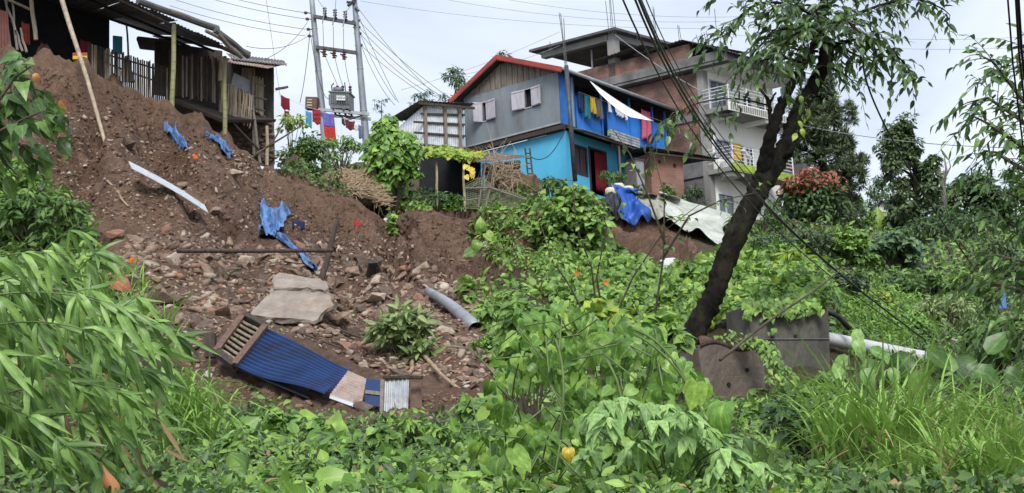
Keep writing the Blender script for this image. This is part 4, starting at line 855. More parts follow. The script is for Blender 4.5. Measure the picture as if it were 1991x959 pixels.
# ================================================================ double pole with transformer
def transformer_pole():
    Yp = 80.0
    def pole(label, pts, r0, r1):
        root = thing('utility_pole', label, 'utility pole', P(pts[0][0], pts[0][1], Yp), 'pair of transformer poles')
        a, b = P(*pts[0], Yp), P(*pts[1], Yp); k = 9; a = a + (a-b).normalized()*max(0, a.z-ground_z(a.x, a.y)+.5)
        m = MB().tube([lerp(a, b, i/k) for i in range(k+1)], [r0+(r1-r0)*i/k for i in range(k+1)], 14); m.build('shaft', 'pole_paint', root, True)
        for i in (3, 5, 7): p = lerp(a, b, i/9.0); d = (b-a).normalized()*.03; MB().tube([p-d, p+d], r0+(r1-r0)*i/9+.012, 14).build('band', 'galv', root)
        return root
    p1 = pole('left steel pole of the pair carrying the transformer', ((634, 300), (604, -25)), .21, .13)
    p2 = pole('right steel pole of the pair carrying the transformer', ((714, 300), (687, -25)), .21, .13)
    def ins(root, p, h, up=1):
        k = Vector((0, 0, up)); pts, rs = [], []
        for i in range(7): pts.append(p+k*(h*i/6)); rs.append(.06 if i % 2 else .12)
        MB().tube(pts, rs, 8).build('insulator', 'porcelain', root)
    def arm(lab, a, b, r=.09):
        root = thing('crossarm', lab, 'crossarm', P(a[0], a[1], Yp-.25))
        A, B = P(a[0], a[1], Yp-.25), P(b[0], b[1], Yp-.25); d = (B-A); up = Vector((0, 0, r)); MB().box((A+B)/2, d/2, Vector((0, r*.7, 0)), up).build('beam', 'iron', root)
        return root, A, B
    c1, A1, B1 = arm('upper dark crossarm with fuse cut-outs between the two poles', (609, 32), (692, 46))
    c2, A2, B2 = arm('lower dark crossarm with hanging insulators between the two poles', (614, 92), (694, 103))
    for t in (.28, .52, .76):
        p = lerp(A1, B1, t)+Vector((0, -.1, .09)); ins(c1, p, .42); MB().tube([p+Vector((.05, -.1, .45)), p+Vector((-.12, -.15, -.45))], .035, 6).build('fuse_tube', 'galv', c1)
        q = lerp(A2, B2, t-.07)+Vector((0, -.1, -.09)); ins(c2, q, .38, -1); MB().tube([q+Vector((-.2, 0, -.1)), q+Vector((.15, 0, -.3))], .04, 6).build('fuse_tube', 'iron', c2)
    # top bracket on the right pole
    br = thing('pole_bracket', 'dark angle bracket with switch arms at the top of the right pole', 'bracket', P(688, 10, Yp))
    MB().tube([P(676, 12, Yp-.2), P(692, -2, Yp-.2)], .08, 6).build('arm', 'iron', br); MB().tube([P(674, 4, Yp-.2), P(690, 6, Yp-.2)], .07, 6).build('arm', 'iron', br); MB().tube([P(690, 15, Yp-.2), P(698, 22, Yp-.2)], .05, 6).build('arm', 'iron', br)
    for i, (x, y) in enumerate(((594, 25), (597, 37), (599, 57), (601, 70))):
        s = thing('spool_insulator', ['topmost', 'second', 'third', 'lowest'][i]+' brown spool insulator on the left side of the left pole', 'insulator', P(x, y, Yp), 'side insulators on the poles'); MB().tube([P(x-3, y, Yp), P(x, y, Yp), P(x+4, y+.5, Yp)], [.05, .10, .05], 8).build('spool', 'porcelain', s); MB().tube([P(x+3, y, Yp), P(x+12, y+1, Yp)], .03, 5).build('bolt', 'iron', s)
    for i, (x, y) in enumerate(((697, 40), (698, 53), (700, 65), (702, 88))):
        s = thing('spool_insulator', ['topmost', 'second', 'third', 'lowest'][i]+' brown spool insulator on the right side of the right pole', 'insulator', P(x, y, Yp), 'side insulators on the poles'); MB().tube([P(x-4, y, Yp), P(x, y, Yp), P(x+3, y+.5, Yp)], [.05, .10, .05], 8).build('spool', 'porcelain', s); MB().tube([P(x-12, y, Yp), P(x-3, y+1, Yp)], .03, 5).build('bolt', 'iron', s)
    # platform
    pf = thing('transformer_platform', 'steel channel platform between the two poles', 'platform', P(668, 222, Yp))
    A, B = P(619, 213, Yp-.4), P(718, 222, Yp-.4)
    for dy in (0, .9):
        o = Vector((0, dy, 0)); MB().box((A+B)/2+o, (B-A)/2, Vector((0, .05, 0)), Vector((0, 0, .075))).build('channel', 'galv', pf)
    for t in (.3, .5, .62): p = lerp(A, B, t); MB().box(p+Vector((0, .45, .1)), Vector((.05, 0, 0)), Vector((0, .6, 0)), Vector((0, 0, .03))).build('cross_member', 'iron', pf)
    MB().tube([P(705, 224, Yp-.4), P(668, 236, Yp-.3)], .045, 6).build('strut', 'iron', pf)
    # transformer
    T = thing('transformer', 'grey finned transformer with white lettered plate on the pole platform', 'transformer', P(664, 215, Yp))
    c = P(665, 200, Yp); ux, uy, k = Vector((.50, -.05, -.055)), Vector((.08, .42, 0)), Vector((0, 0, .42))
    MB().box(c, ux, uy, k).build('tank', 'transformer_grey', T)
    MB().box(c+k*1.07, ux*1.10, uy*1.15, Vector((0, 0, .035))).build('lid', 'transformer_grey', T)
    for i in range(11):
        t = -.82 + i*.18; MB().box(c + ux*t - uy*1.13 + Vector((0, 0, .07)), ux.normalized()*.014, uy*.12, Vector((0, 0, .27))).build('fin', 'transformer_grey', T)
    for i in range(5):
        t = -.7+i*.35; MB().box(c - ux*1.1 + uy*t + Vector((0, 0, .05)), ux*.1, uy.normalized()*.014, Vector((0, 0, .28))).build('fin', 'transformer_grey', T)
    pc = c + ux*.22 - uy*1.34 + Vector((0, 0, .09)); un = ux.normalized(); fn = Vector((0, -1, 0))
    pl = MB().box(pc, un*.235, Vector((0, .008, 0)), Vector((0, 0, .125))).build('name_plate', 'frame_white', T)
    cu = bpy.data.curves.new('lettering', 'FONT'); cu.body = 'NEEA'; cu.size = .19; cu.align_x = 'CENTER'; cu.align_y = 'CENTER'; cu.extrude = .002
    tmp = bpy.data.objects.new('lettering_curve', cu); COL.objects.link(tmp); me = bpy.data.meshes.new_from_object(tmp.evaluated_get(bpy.context.evaluated_depsgraph_get())); bpy.data.objects.remove(tmp); me.materials.clear(); me.materials.append(M('paint_black'))
    lo = bpy.data.objects.new('lettering', me); link(lo, pl); xx = un; yy = Vector((0, 0, 1)); yy = (yy-xx*yy.dot(xx)).normalized(); zz = xx.cross(yy)
    mm = Matrix((xx, yy, zz)).transposed().to_4x4(); lo.matrix_basis = Matrix.Translation(pc+zz*.014-ORG[pl.name]) @ mm
    tp = c + k*1.15
    MB().tube([tp-ux*.85+Vector((0, 0, .22)), tp+ux*.05+Vector((0, 0, .22))], .13, 12).build('conservator', 'transformer_grey', T, True)
    MB().tube([tp-ux*.98+Vector((0, 0, .0)), tp-ux*1.05+Vector((0, 0, .42)), tp-ux*.8+Vector((0, 0, .55))], .035, 6).build('breather_pipe', 'iron', T)
    for t in (-.55, .0, .78):
        p = tp+ux*t+uy*.4; pts = [p+Vector((0, 0, .07*i)) for i in range(8)]; MB().tube(pts, [.05 if i % 2 else .10 for i in range(8)], 8).build('bushing', 'porcelain', T)
    MB().tube([tp+ux*.42, tp+ux*.32+Vector((0, 0, .62))], .03, 5).build('rod', 'iron', T)
    for t in (-.5, .5): MB().box(c-k*1.1+ux*t, ux*.08, uy, Vector((0, 0, .05))).build('skid', 'iron', T)
    # fuse box
    fb = thing('fuse_box', 'brown louvred meter box on the left transformer pole', 'box', P(606, 213, Yp)); q = P(607, 202, Yp-.4); a, b, kk = Vector((.30, -.05, -.04)), Vector((.04, .18, 0)), Vector((.02, 0, .32))
    MB().box(q, a, b, kk).build('case', 'fuse_box', fb)
    for i in range(3): MB().box(q - a*.25 - b*1.03 + kk*(.5-.45*i), a*.45, b*.06, Vector((0, 0, .03))).build('louvre', 'c_ivory', fb)
    # jumpers down to the transformer
    for i, t in enumerate((-.55, .0, .78)):
        wire('jumper_wire', ['left', 'middle', 'right'][i]+' jumper wire from lower crossarm down to the transformer', lerp(A2, B2, .22+.24*i)+Vector((0, -.1, -.4)), tp+ux*t+uy*.4+Vector((0, 0, .52)), -.0+.1*i, .014, 'iron', 'jumper wires at the transformer')
        wire('jumper_wire', ['left', 'middle', 'right'][i]+' jumper wire between the upper and lower crossarm', lerp(A1, B1, .28+.24*i)+Vector((-.1, -.2, -.4)), lerp(A2, B2, .2+.24*i)+Vector((0, -.1, -.3)), .15, .014, 'iron', 'jumper wires at the transformer')
        wire('jumper_wire', ['left', 'middle', 'right'][i]+' jumper wire rising from the upper crossarm out of frame', lerp(A1, B1, .28+.24*i)+Vector((0, -.1, .5)), P(600+i*55, -40, Yp-.4), .2, .012, 'iron', 'jumper wires at the transformer')
    wire('pole_cable', 'dark cable hanging loosely down the left pole', P(603, 60, Yp-.3), P(583, 200, Yp-1), .4, .018)
    wire('pole_cable', 'dark cable looping from left pole past the fuse box', P(604, 70, Yp-.3), P(640, 192, Yp-.4), .9, .016)
    # spans to the left and right
    for i, (y0, y1) in enumerate(((25, -14), (37, -2), (57, 22), (70, 37))):
        wire('span_wire', ['topmost', 'second', 'third', 'lowest'][i]+' line wire running left from the left pole towards the shack', P(594, y0, Yp), P(330, y1-26, Yp+6), .2, .014, 'iron', 'line wires left of the pole')
    for i, (x0, y0, x1, y1) in enumerate(((697, 40, 862, 182), (698, 53, 856, 186), (700, 65, 850, 190), (702, 88, 835, 190), (692, 10, 846, 184), (702, 88, 768, 205), (697, 30, 775, 200), (700, 65, 770, 195))):
        wire('service_wire', ['uppermost', 'second uppermost', 'middle', 'lower long', 'topmost steep', 'steepest left', 'dark steep', 'inner steep'][i]+' service wire fanning from the right pole to the tin shed', P(x0, y0, Yp), P(x1, y1, 73), .15+.1*(i % 3), .013, 'iron', 'service wires right of the pole')
    wire('service_wire', 'slack service wire from the left pole down to the bamboo shack roof', P(600, 40, Yp), P(515, 115, 61), .3, .013, 'iron')
    wire('service_wire', 'sagging service wire from the left pole towards the shack eave', P(602, 68, Yp), P(478, 90, 60), .35, .013, 'iron')
    wire('drop_wire', 'thin vertical wire falling left of the poles against the sky', P(517, -5, 78), P(545, 190, 78), .0, .010, 'iron')
transformer_pole()
def washing_line():
    Y = 72.5
    L = [(533, 176, 73), (620, 214, Y), (720, 238, Y)]
    for a, b in zip(L, L[1:]): wire('washing_line', ('left' if a[0] < 600 else 'right')+' span of the sagging washing line in front of the poles', P(*a), P(*b), .12, .010, 'c_white', 'washing lines by the poles', 'clothes line')
    def cl(lab, x0, y0, x1, y1, dy, mat, **k): cloth('garment', lab, (P(x0, y0, Y), P(x1, y1, Y)), dy*Y/3150, mat, group='washing below the poles', **k)
    cl('maroon cloth hanging next to the bamboo shack wall', 546, 184, 563, 192, 26, 'c_maroon')
    cl('narrow dark red cloth, lower beside the shack wall', 553, 214, 562, 216, 20, 'c_brownred')
    cl('bright blue patterned cloth left of the red checked one', 594, 214, 606, 218, 34, 'c_sky')
    cl('red checked cloth hanging at the left pole', 607, 210, 623, 214, 30, 'check_cloth', wav=.03)
    o = thing('blanket', 'violet and red blanket hanging between the poles', 'blanket', P(640, 270, Y), 'washing below the poles')
    a, b = P(627, 219, Y), P(649, 222, Y); nn = Vector((0, -1, 0))
    for (v0, v1, mat, nm) in ((0, .5, 'c_violet', 'upper_half'), (.5, 1, 'c_red', 'lower_half')):
        m = MB(); m.sheet(lambda u, v: lerp(a, b, u)-Vector((-.10*(v0+(v1-v0)*v), 0, (1.36)*(v0+(v1-v0)*v))) + nn*.05*math.sin(u*9+v), 10, 8, .012, nn); m.build(nm, mat, o, True)
    cl('dark narrow garment right of the violet blanket', 664, 228, 672, 231, 14, 'c_navy'); cl('dark red shirt on the washing line by the right pole', 672, 233, 690, 236, 18, 'c_brownred'); cl('cream strip of cloth between the dark garments', 668, 226, 672, 228, 16, 'c_ivory')
    cl('white vest hanging beside the right pole foot', 688, 238, 697, 241, 14, 'c_white'); cl('slate blue trousers hanging by the right pole foot', 697, 242, 707, 244, 28, 'c_slate')
washing_line()
# thin lines across the open sky, distant
def sky_wires():
    for i, (x0, y0, x1, y1) in enumerate(((700, 2, 1400, 55), (850, -4, 1400, 42), (980, -2, 1500, 30), (1390, 62, 1991, 92), (1400, 45, 1991, 72))):
        wire('sky_wire', ['lowest faint wire crossing the sky above the blue house', 'middle faint wire in the sky above the brick parapet', 'highest faint wire in the sky above the brick parapet', 'lower faint wire in the open sky right of the tree', 'upper faint wire in the open sky right of the tree'][i], P(x0, y0, 110), P(x1, y1, 112), .6, .014, 'galv', 'thin wires in the sky')
    wire('sky_wire', 'pale thin wire from the big tree to the right across the sky', P(1560, 244, 78), P(1991, 288, 60), .25, .018, 'galv')
    wire('sky_wire', 'pale guy wire slanting down across the brick parapet', P(1196, 68, 75), P(1372, 182, 74.5), .15, .02, 'galv')
    wire('sky_wire', 'faint wire running from the shed roof up to the house rods', P(780, 175, 74), P(1088, 62, 74), .2, .010, 'galv')
    wire('sky_wire', 'faint straight wire above the grey house gable', P(870, 150, 75), P(1090, 88, 75), .2, .010, 'galv')
    wire('sky_wire', 'faint lines sloping behind the tall right-hand tree', P(1700, 395, 100), P(1991, 215, 90), .3, .012, 'galv')
sky_wires()
def black_cables():
    sets = [((1207, -10), (1465, 402), (1755, 640), 16, .020), ((1231, -10), (1480, 392), (1790, 655), 16.3, .024), ((1239, -10), (1490, 398), (1800, 662), 16.3, .032), ((1243, -10), (1494, 388), (1806, 652), 16.6, .016), ((1252, -10), (1500, 380), (1812, 645), 16.8, .013)]
    for i, (a, b, c, Y, r) in enumerate(sets):
        A, B, C = P(a[0], a[1], Y-5), P(b[0], b[1], Y+4), P(c[0], c[1], Y+9); pts = [A*(1-t)**2 + (B*2-(A+C)/2)*2*t*(1-t) + C*t*t for t in [k/30 for k in range(-14, 31)]]
        o = MB().tube(pts, r*.40, 6).build('power_cable', 'black_plastic', None, True); tag(o, ['leftmost black cable of the bundle sweeping down past the big tree', 'second black cable of the bundle sweeping past the big tree', 'thickest black cable in the bundle crossing the trunk', 'thin black cable right of the thickest in the bundle', 'rightmost thin black cable of the bundle sweeping down'][i], 'cable', 'black cables past the big tree')
    for i, (a, b, c, Y, r) in enumerate((((1678, 118), (1745, 290), (1900, 530), 18, .012),)):
        A, B, C = P(a[0], a[1], Y), P(b[0], b[1], Y+3), P(c[0], c[1], Y+8); pts = [A*(1-t)**2 + (B*2-(A+C)/2)*2*t*(1-t) + C*t*t for t in [k/24 for k in range(25)]]
        tag(MB().tube(pts, r, 6).build('power_cable', 'black_plastic', None, True), 'single black cable dropping from the tree crown against the sky', 'cable')
    for i, (x0, x1, y1, r) in enumerate(((1958, 1985, 250, .012), (1974, 1992, 200, .014), (1979, 1997, 190, .018))):
        tag(MB().tube([P(x0-30, -420, 12), P(x0, -20, 13), P((x0+x1)/2-2, y1*.5, 13.5), P(x1, y1, 14), P(x1+22, y1+190, 14.6)], r*.7, 6).build('power_cable', 'black_plastic', None, True), ['thin black cable at the upper right corner, leftmost of three', 'middle black cable of three at the upper right corner', 'thick black cable at the very right edge of the sky'][i], 'cable', 'cables at the right edge')
black_cables()
def far_house():
    fr = Fr(P(1757, 448, 112), (-.97, .22), (.5, .87)); w = fr.w; root = thing('far_house', 'small pale far house with grey gable roof among the trees', 'house', w(0, 0, 0))
    W = fr.uz(1690, 445)[0]; zE = fr.uz(1752, 420)[1]; ap = zE+1.15
    MB().add([w(0, 0, -3), w(W, 0, -3), w(W, 0, zE-.4), w(W*.55, 0, ap), w(0, 0, zE), w(0, 5, -3), w(W, 5, -3), w(W, 5, zE-.4), w(W*.55, 5, ap), w(0, 5, zE)], [(0, 1, 2, 3, 4), (9, 8, 7, 6, 5), (0, 5, 6, 1), (1, 6, 7, 2), (4, 9, 5, 0)]).build('wall', 'white_plaster', root)
    corr(MB(), w(-.4, -.4, zE-.15), w(-.4, 5.4, zE-.15), w(W*.55, 5.4, ap+.08), w(W*.55, -.4, ap+.08), .2, .02, .05).build('roof', 'tin_dark', root)
    corr(MB(), w(W+.4, -.4, zE-.6), w(W+.4, 5.4, zE-.6), w(W*.55, 5.4, ap+.09), w(W*.55, -.4, ap+.09), .2, .02, .05).build('roof', 'tin_dark', root)
    fr2 = Fr(P(1768, 405, 116), (-1, .1), (.1, 1)); m = MB(); corr(m, fr2.w(0, 0, -.3), fr2.w(1.9, 0, -.1), fr2.w(1.9, 3, .5), fr2.w(0, 3, .4), .2, .02); m.build('lean_to_roof', 'tin', root)
far_house()
# ================================================================ things lying on the slide
def crumple(name, label, pts, mat, cat='tarpaulin', amp=.10, n=30, lift=.06, th=.01, group=None, seed=1, fold=1.0, hug=True):
    """a tarp lying on the ground: quad of photo points draped over the hillside, with folds"""
    W = []
    for (x, y) in pts:
        W.append(Vector((x, y, 0)))
    def fn(u, v):
        q = lerp(lerp(W[0], W[1], u), lerp(W[3], W[2], u), v)
        q.x += math.sin(v*7+seed)*3+math.sin(v*17+seed)*1.2; q.y += math.sin(u*6+seed*2)*2.5+math.sin(u*15+seed)*1.2
        p, nn = G(q.x, q.y)
        if p is None: p = P(q.x, q.y, 60); nn = Vector((0, -.5, .8))
        f = (.9*(1-abs(math.sin(u*4.1*fold+v*2.2+seed)))**1.5 + .6*(1-abs(math.sin(v*5.3*fold-u*3.1+seed*1.7)))**2 + .22*math.sin(u*13+v*9+seed) + .1*math.sin(u*29-v*21))*amp
        return p + Vector((0, -.35, .9))*(lift+f)
    o = MB().sheet(fn, n, n, th, Vector((0, .3, -.95))).build(name, mat, None, True); return tag(o, label, cat, group)
crumple('tarp_piece', 'crumpled blue tarp below the green bamboo post', [(316, 252), (340, 252), (366, 296), (348, 296)], 'tarp_blue', seed=2, amp=.16, lift=.1)
crumple('tarp_piece', 'crumpled blue tarp below the shack balcony', [(400, 268), (420, 274), (456, 300), (448, 318)], 'tarp_blue', seed=5, amp=.16, lift=.1)
crumple('tarp_piece', 'blue tarp bunched in the middle of the bare slope', [(512, 404), (566, 424), (540, 470), (502, 464)], 'tarp_blue', seed=3, amp=.26, n=34, lift=.12)
crumple('tarp_strip', 'long twisted blue tarp strip running down to the post', [(534, 458), (548, 464), (622, 534), (612, 536)], 'tarp_blue', seed=4, amp=.12, n=34, lift=.1)
def drape(name, label, pts, mat, amp=.25, nu=26, nv=22, seed=1, th=.012, folds=7, sag=0.2):
    """sheet hung over the bank between measured corners (x, y, metres); ridge folds run down it"""
    def fn(u, v):
        q = lerp(lerp(Vector((*pts[0][:2], 0)), Vector((*pts[1][:2], 0)), u), lerp(Vector((*pts[3][:2], 0)), Vector((*pts[2][:2], 0)), u), v)
        p = GP(q.x, q.y, 68) + Vector((0, -.35, .25)); p.y = min(p.y, 69.5 + (q.x-1230)*.01)
        f = amp*(.5*math.sin(u*folds+seed+v*1.5)+.3*math.sin(u*folds*2.3+seed*3)+.25*math.sin(v*6+u*4+seed)+.12*math.sin(v*19+u*13))*(.35+.65*v) 
        return p + Vector((0, -.75, .55))*f + Vector((.12*math.sin(v*9+seed)*(1 if u > .5 else -1)*abs(u-.5)*2, 0, .1*math.sin(u*11+seed)*v))
    o = MB().sheet(fn, nu, nv, th, Vector((0, .6, -.8))).build(name, mat, None, True); return tag(o, label, 'tarpaulin')
drape('tarp', 'deep blue tarp draped over the bank below the potted plants', [(1196, 374, 68.2), (1232, 382, 68.6), (1268, 438, 66.2), (1212, 452, 65.6)], 'tarp_deep', .24, seed=1)
drape('tarp', 'black plastic sheet showing left of the deep blue tarp', [(1178, 386, 68.4), (1208, 396, 68.1), (1208, 436, 66.4), (1186, 434, 66.6)], 'tarp_black', .3, seed=5)
drape('tarp', 'dull green-grey tarp spread right of the deep blue tarp', [(1222, 380, 69.4), (1290, 398, 69.8), (1345, 446, 66.8), (1262, 434, 66.6)], 'tarp_grey', .14, seed=3)
drape('tarp', 'milky plastic sheet draped down the bank below the outhouse', [(1285, 388, 70.2), (1420, 432, 71.0), (1398, 482, 66.0), (1296, 446, 65.8)], 'tarp_clear', .17, 34, 26, seed=7, folds=9)
def long_timber():
    for nm, lab, a, b, r0, r1, mat in (
        ('fallen_pole', 'straight dark pole lying level across the rubble', (344, 488), (648, 487), .055, .05, 'log_dark'),
        ('timber_stake', 'weathered timber stake standing slanted in the rubble', (620, 558), (656, 428), .085, .065, 'log_dark'),
        ('fallen_log', 'dark log poking out left of the bamboo-slatted frame', (298, 640), (412, 660), .085, .10, 'log_dark'),
        ('fallen_pole', 'thin dark pole angled across the concrete slab', (578, 615), (716, 668), .032, .03, 'log_dark'),
        ('fallen_pole', 'thin stick lying below the concrete slab edge', (575, 650), (668, 684), .022, .02, 'log_dark'),
        ('fallen_stick', 'pale bent stick on the upper left rubble', (209, 356), (250, 406), .035, .025, 'dry_stalk'),
        ('fallen_branch', 'long pale branch lying down beside the tin panel', (818, 692), (936, 802), .045, .03, 'dry_stalk'),
        ('fallen_branch', 'short pale stump leaning behind the tin panel', (796, 732), (812, 696), .045, .04, 'dry_stalk'),
        ('bare_branch', 'bare grey branch leaning up in front of the shack posts', (448, 334), (592, 240), .06, .02, 'twig'),
        ('bare_branch', 'upper fork of grey branch near the shack posts', (520, 286), (560, 232), .04, .02, 'twig'),
        ('fallen_branch', 'grey branch rising right from below the cracked wall', (1400, 700), (1640, 520), .022, .010, 'twig')):
        pa, pb = GP(*a), GP(*b)
        if nm == 'timber_stake': pa = P(a[0], a[1], pa.y-.35); pb = P(b[0], b[1], pa.y+.15)
        elif nm == 'bare_branch': pa = P(a[0], a[1], 57); pb = P(b[0], b[1], 58.5)
        elif 'cracked' in lab: pa = P(a[0], a[1], 20); pb = P(b[0], b[1], 21.5)
        elif lab.startswith('straight'): Y = (pa.y+pb.y)/2; pa = P(a[0], a[1], 38.2); pb = P(b[0], b[1], 37.9)
        else: pa = pa+Vector((0, 0, .06)); pb = pb+Vector((0, 0, .06))
        o = wobble_tube(MB(), pa, pb, r0, r1, 9, 10, .05 if 'branch' in nm or 'stick' in nm else .02).build(nm, mat, None, True); tag(o, lab, 'log' if 'log' in nm else 'branch' if 'branch' in nm or 'stick' in nm else 'post' if 'stake' in nm else 'pole')
long_timber()
def roof_strip():
    a, b = GP(262, 362), GP(408, 446); d = (b-a).normalized(); s = d.cross(Vector((0, -.6, .8))).normalized()*.33; k = Vector((0, -.55, .45))
    o = corr(MB(), a-s*.8+k, a+s*.8+k, b+s*.8+k, b-s*.8+k, .11, .016, .006, 8, lambda u, v: .05*math.sin(v*3)).build('roof_strip', 'tin', None); tag(o, 'long pale corrugated tin strip lying on the upper rubble', 'tin sheet')
    a, b = GP(832, 574), GP(926, 644); d = (b-a).normalized(); s = d.cross(Vector((0, -.6, .8))).normalized()*.15; k = Vector((0, -.05, .10))
    def fn(u, v):
        p = lerp(a, b, v)+k; q = (u-.5)*math.pi*1.15; up = Vector((0, -.6, .8)); return p + s*math.sin(q)*(.7+.5*v) + up*(.16*math.cos(q)-.05) + up*.10*math.sin(v*3.1)
    tag(MB().sheet(fn, 12, 12, .006, Vector((0, .6, -.8))).build('ridge_cap', 'galv', None, True), 'curved grey metal ridge cap lying right on the rubble', 'tin sheet')
roof_strip()
def slab():
    """broken concrete slab: two plates with ragged edges"""
    g = [GP(560, 590), GP(640, 560), GP(520, 620)]
    base = GP(575, 615); ex = Vector((1, .12, .04)).normalized(); ey = Vector((-.10, .80, .60)).normalized(); n = ex.cross(ey).normalized()
    def plate(name, out, th, lift, mat, parent):
        r = random.Random(7); pts = []
        for i, (x, y) in enumerate(out):
            x2, y2 = out[(i+1) % len(out)]
            for k in range(3):
                t = k/3; pts.append(((x*(1-t)+x2*t)+r.uniform(-.03, .03), (y*(1-t)+y2*t)+r.uniform(-.03, .03)))
        W = lambda x, y, z: base + ex*x + ey*y + n*(z+lift)
        k = len(pts); m = MB(); top = [W(x, y, r.uniform(-.012, .012)) for x, y in pts]; cx = sum(p[0] for p in pts)/k; cy = sum(p[1] for p in pts)/k
        mid = [W(x*1.01-cx*.01+r.uniform(-.02, .03), y+r.uniform(-.03, .02), -th*.5) for x, y in pts]; bot = [W(x+r.uniform(-.04, .04), y+r.uniform(-.04, .04), -th) for x, y in pts]
        inn = [W(cx+(x-cx)*.55, cy+(y-cy)*.55, r.uniform(-.015, .02)) for x, y in pts]
        m.add(top+mid+bot+[W(cx, cy, -th)]+inn+[W(cx, cy, 0.01)], [(i, (i+1) % k, k+(i+1) % k, k+i)[::-1] for i in range(k)] + [(k+i, k+(i+1) % k, 2*k+(i+1) % k, 2*k+i)[::-1] for i in range(k)] + [(2*k+i, 2*k+(i+1) % k, 3*k)[::-1] for i in range(k)]
              + [(i, (i+1) % k, 3*k+1+(i+1) % k, 3*k+1+i) for i in range(k)] + [(3*k+1+i, 3*k+1+(i+1) % k, 4*k+1) for i in range(k)])
        return m.build(name, mat, parent)
    root = thing('concrete_slab', 'large broken pale concrete slab tilted on the rubble', 'slab', base)
    plate('lower_plate', [(-.95, -.50), (-.55, -.66), (-.05, -.78), (.40, -.98), (.58, -.62), (.84, -.30), (.78, .12), (.62, .38), (.05, .60), (-.50, .74), (-.58, .42), (-.70, .20)], .13, .36, 'slab_concrete', root)
    plate('upper_plate', [(-.44, .66), (-.1, .56), (.30, .50), (.66, .30), (.74, .62), (.55, .95), (.10, 1.12), (-.36, 1.38), (-.52, 1.02)], .09, .43, 'slab_concrete', root)
    rs = random.Random(3)
    for i, (px, py, s, mt, lab) in enumerate(((660, 628, .30, 'rock', 'mossy boulder at the right corner of the concrete slab'), (320, 590, .36, 'rock_dark', 'big dark boulder on the left of the rubble'), (725, 533, .34, 'tarp_black', 'black lump of rubbish in the right rubble'), (245, 552, .26, 'rock_pale', 'pale flat stone at the left rim of the rubble'), (360, 365, .22, 'rock', 'brown stone right above the pale tin strip'), (705, 800, .24, 'rock_dark', 'dark stone in front of the rusty striped sheet'), (420, 415, .26, 'rock', 'stone embedded at the lower end of the tin strip'), (225, 460, .22, 'rock_red', 'pinkish flat stone at the upper left of the rubble'), (250, 290, .34, 'rock_dark', 'dark stone ledge jutting from the bare upper slope'), (730, 585, .30, 'rock_pale', 'pale tilted stone block right of the concrete slab'), (455, 345, .36, 'rock_pale', 'pale flat slabs of stone under the blue tarp by the posts'))):
        p = GP(px, py); o = rock_obj('boulder', s, mt, i+50); o.location = p + Vector((0, -.05, s*.25)); o.rotation_euler = (rs.uniform(-.4, .4), rs.uniform(-.4, .4), rs.uniform(0, 6)); tag(o, lab, 'boulder' if mt != 'tarp_black' else 'rubbish')
# stones ---------------------------------------------------------
def rock_mesh(seed, flat=.55):
    r = random.Random(seed); bm = bmesh.new(); 
    for i in range(15):
        v = Vector((r.gauss(0, 1), r.gauss(0, 1), r.gauss(0, 1))).normalized(); k = r.uniform(.75, 1.0); mx = max(abs(v.x), abs(v.y), abs(v.z)); v = v*(1-.45) + v/mx*.45*.9
        bm.verts.new((v.x*k*1.15, v.y*k*.8, v.z*k*flat))
    h = bmesh.ops.convex_hull(bm, input=bm.verts[:]); junk = [e for e in h['geom_interior'] if isinstance(e, bmesh.types.BMVert)]
    bmesh.ops.delete(bm, geom=junk, context='VERTS'); loose = [v for v in bm.verts if not v.link_faces]
    bmesh.ops.delete(bm, geom=loose, context='VERTS')
    me = bpy.data.meshes.new('stone'); bm.to_mesh(me); bm.free(); return me
def rock_obj(name, s, mat, seed):
    me = rock_mesh(seed, .6); o = bpy.data.objects.new(name, me); me.materials.append(M(mat)); COL.objects.link(o); o.scale = (s*1.2, s, s*.9); ORG[o.name] = Vector(); return o
slab()
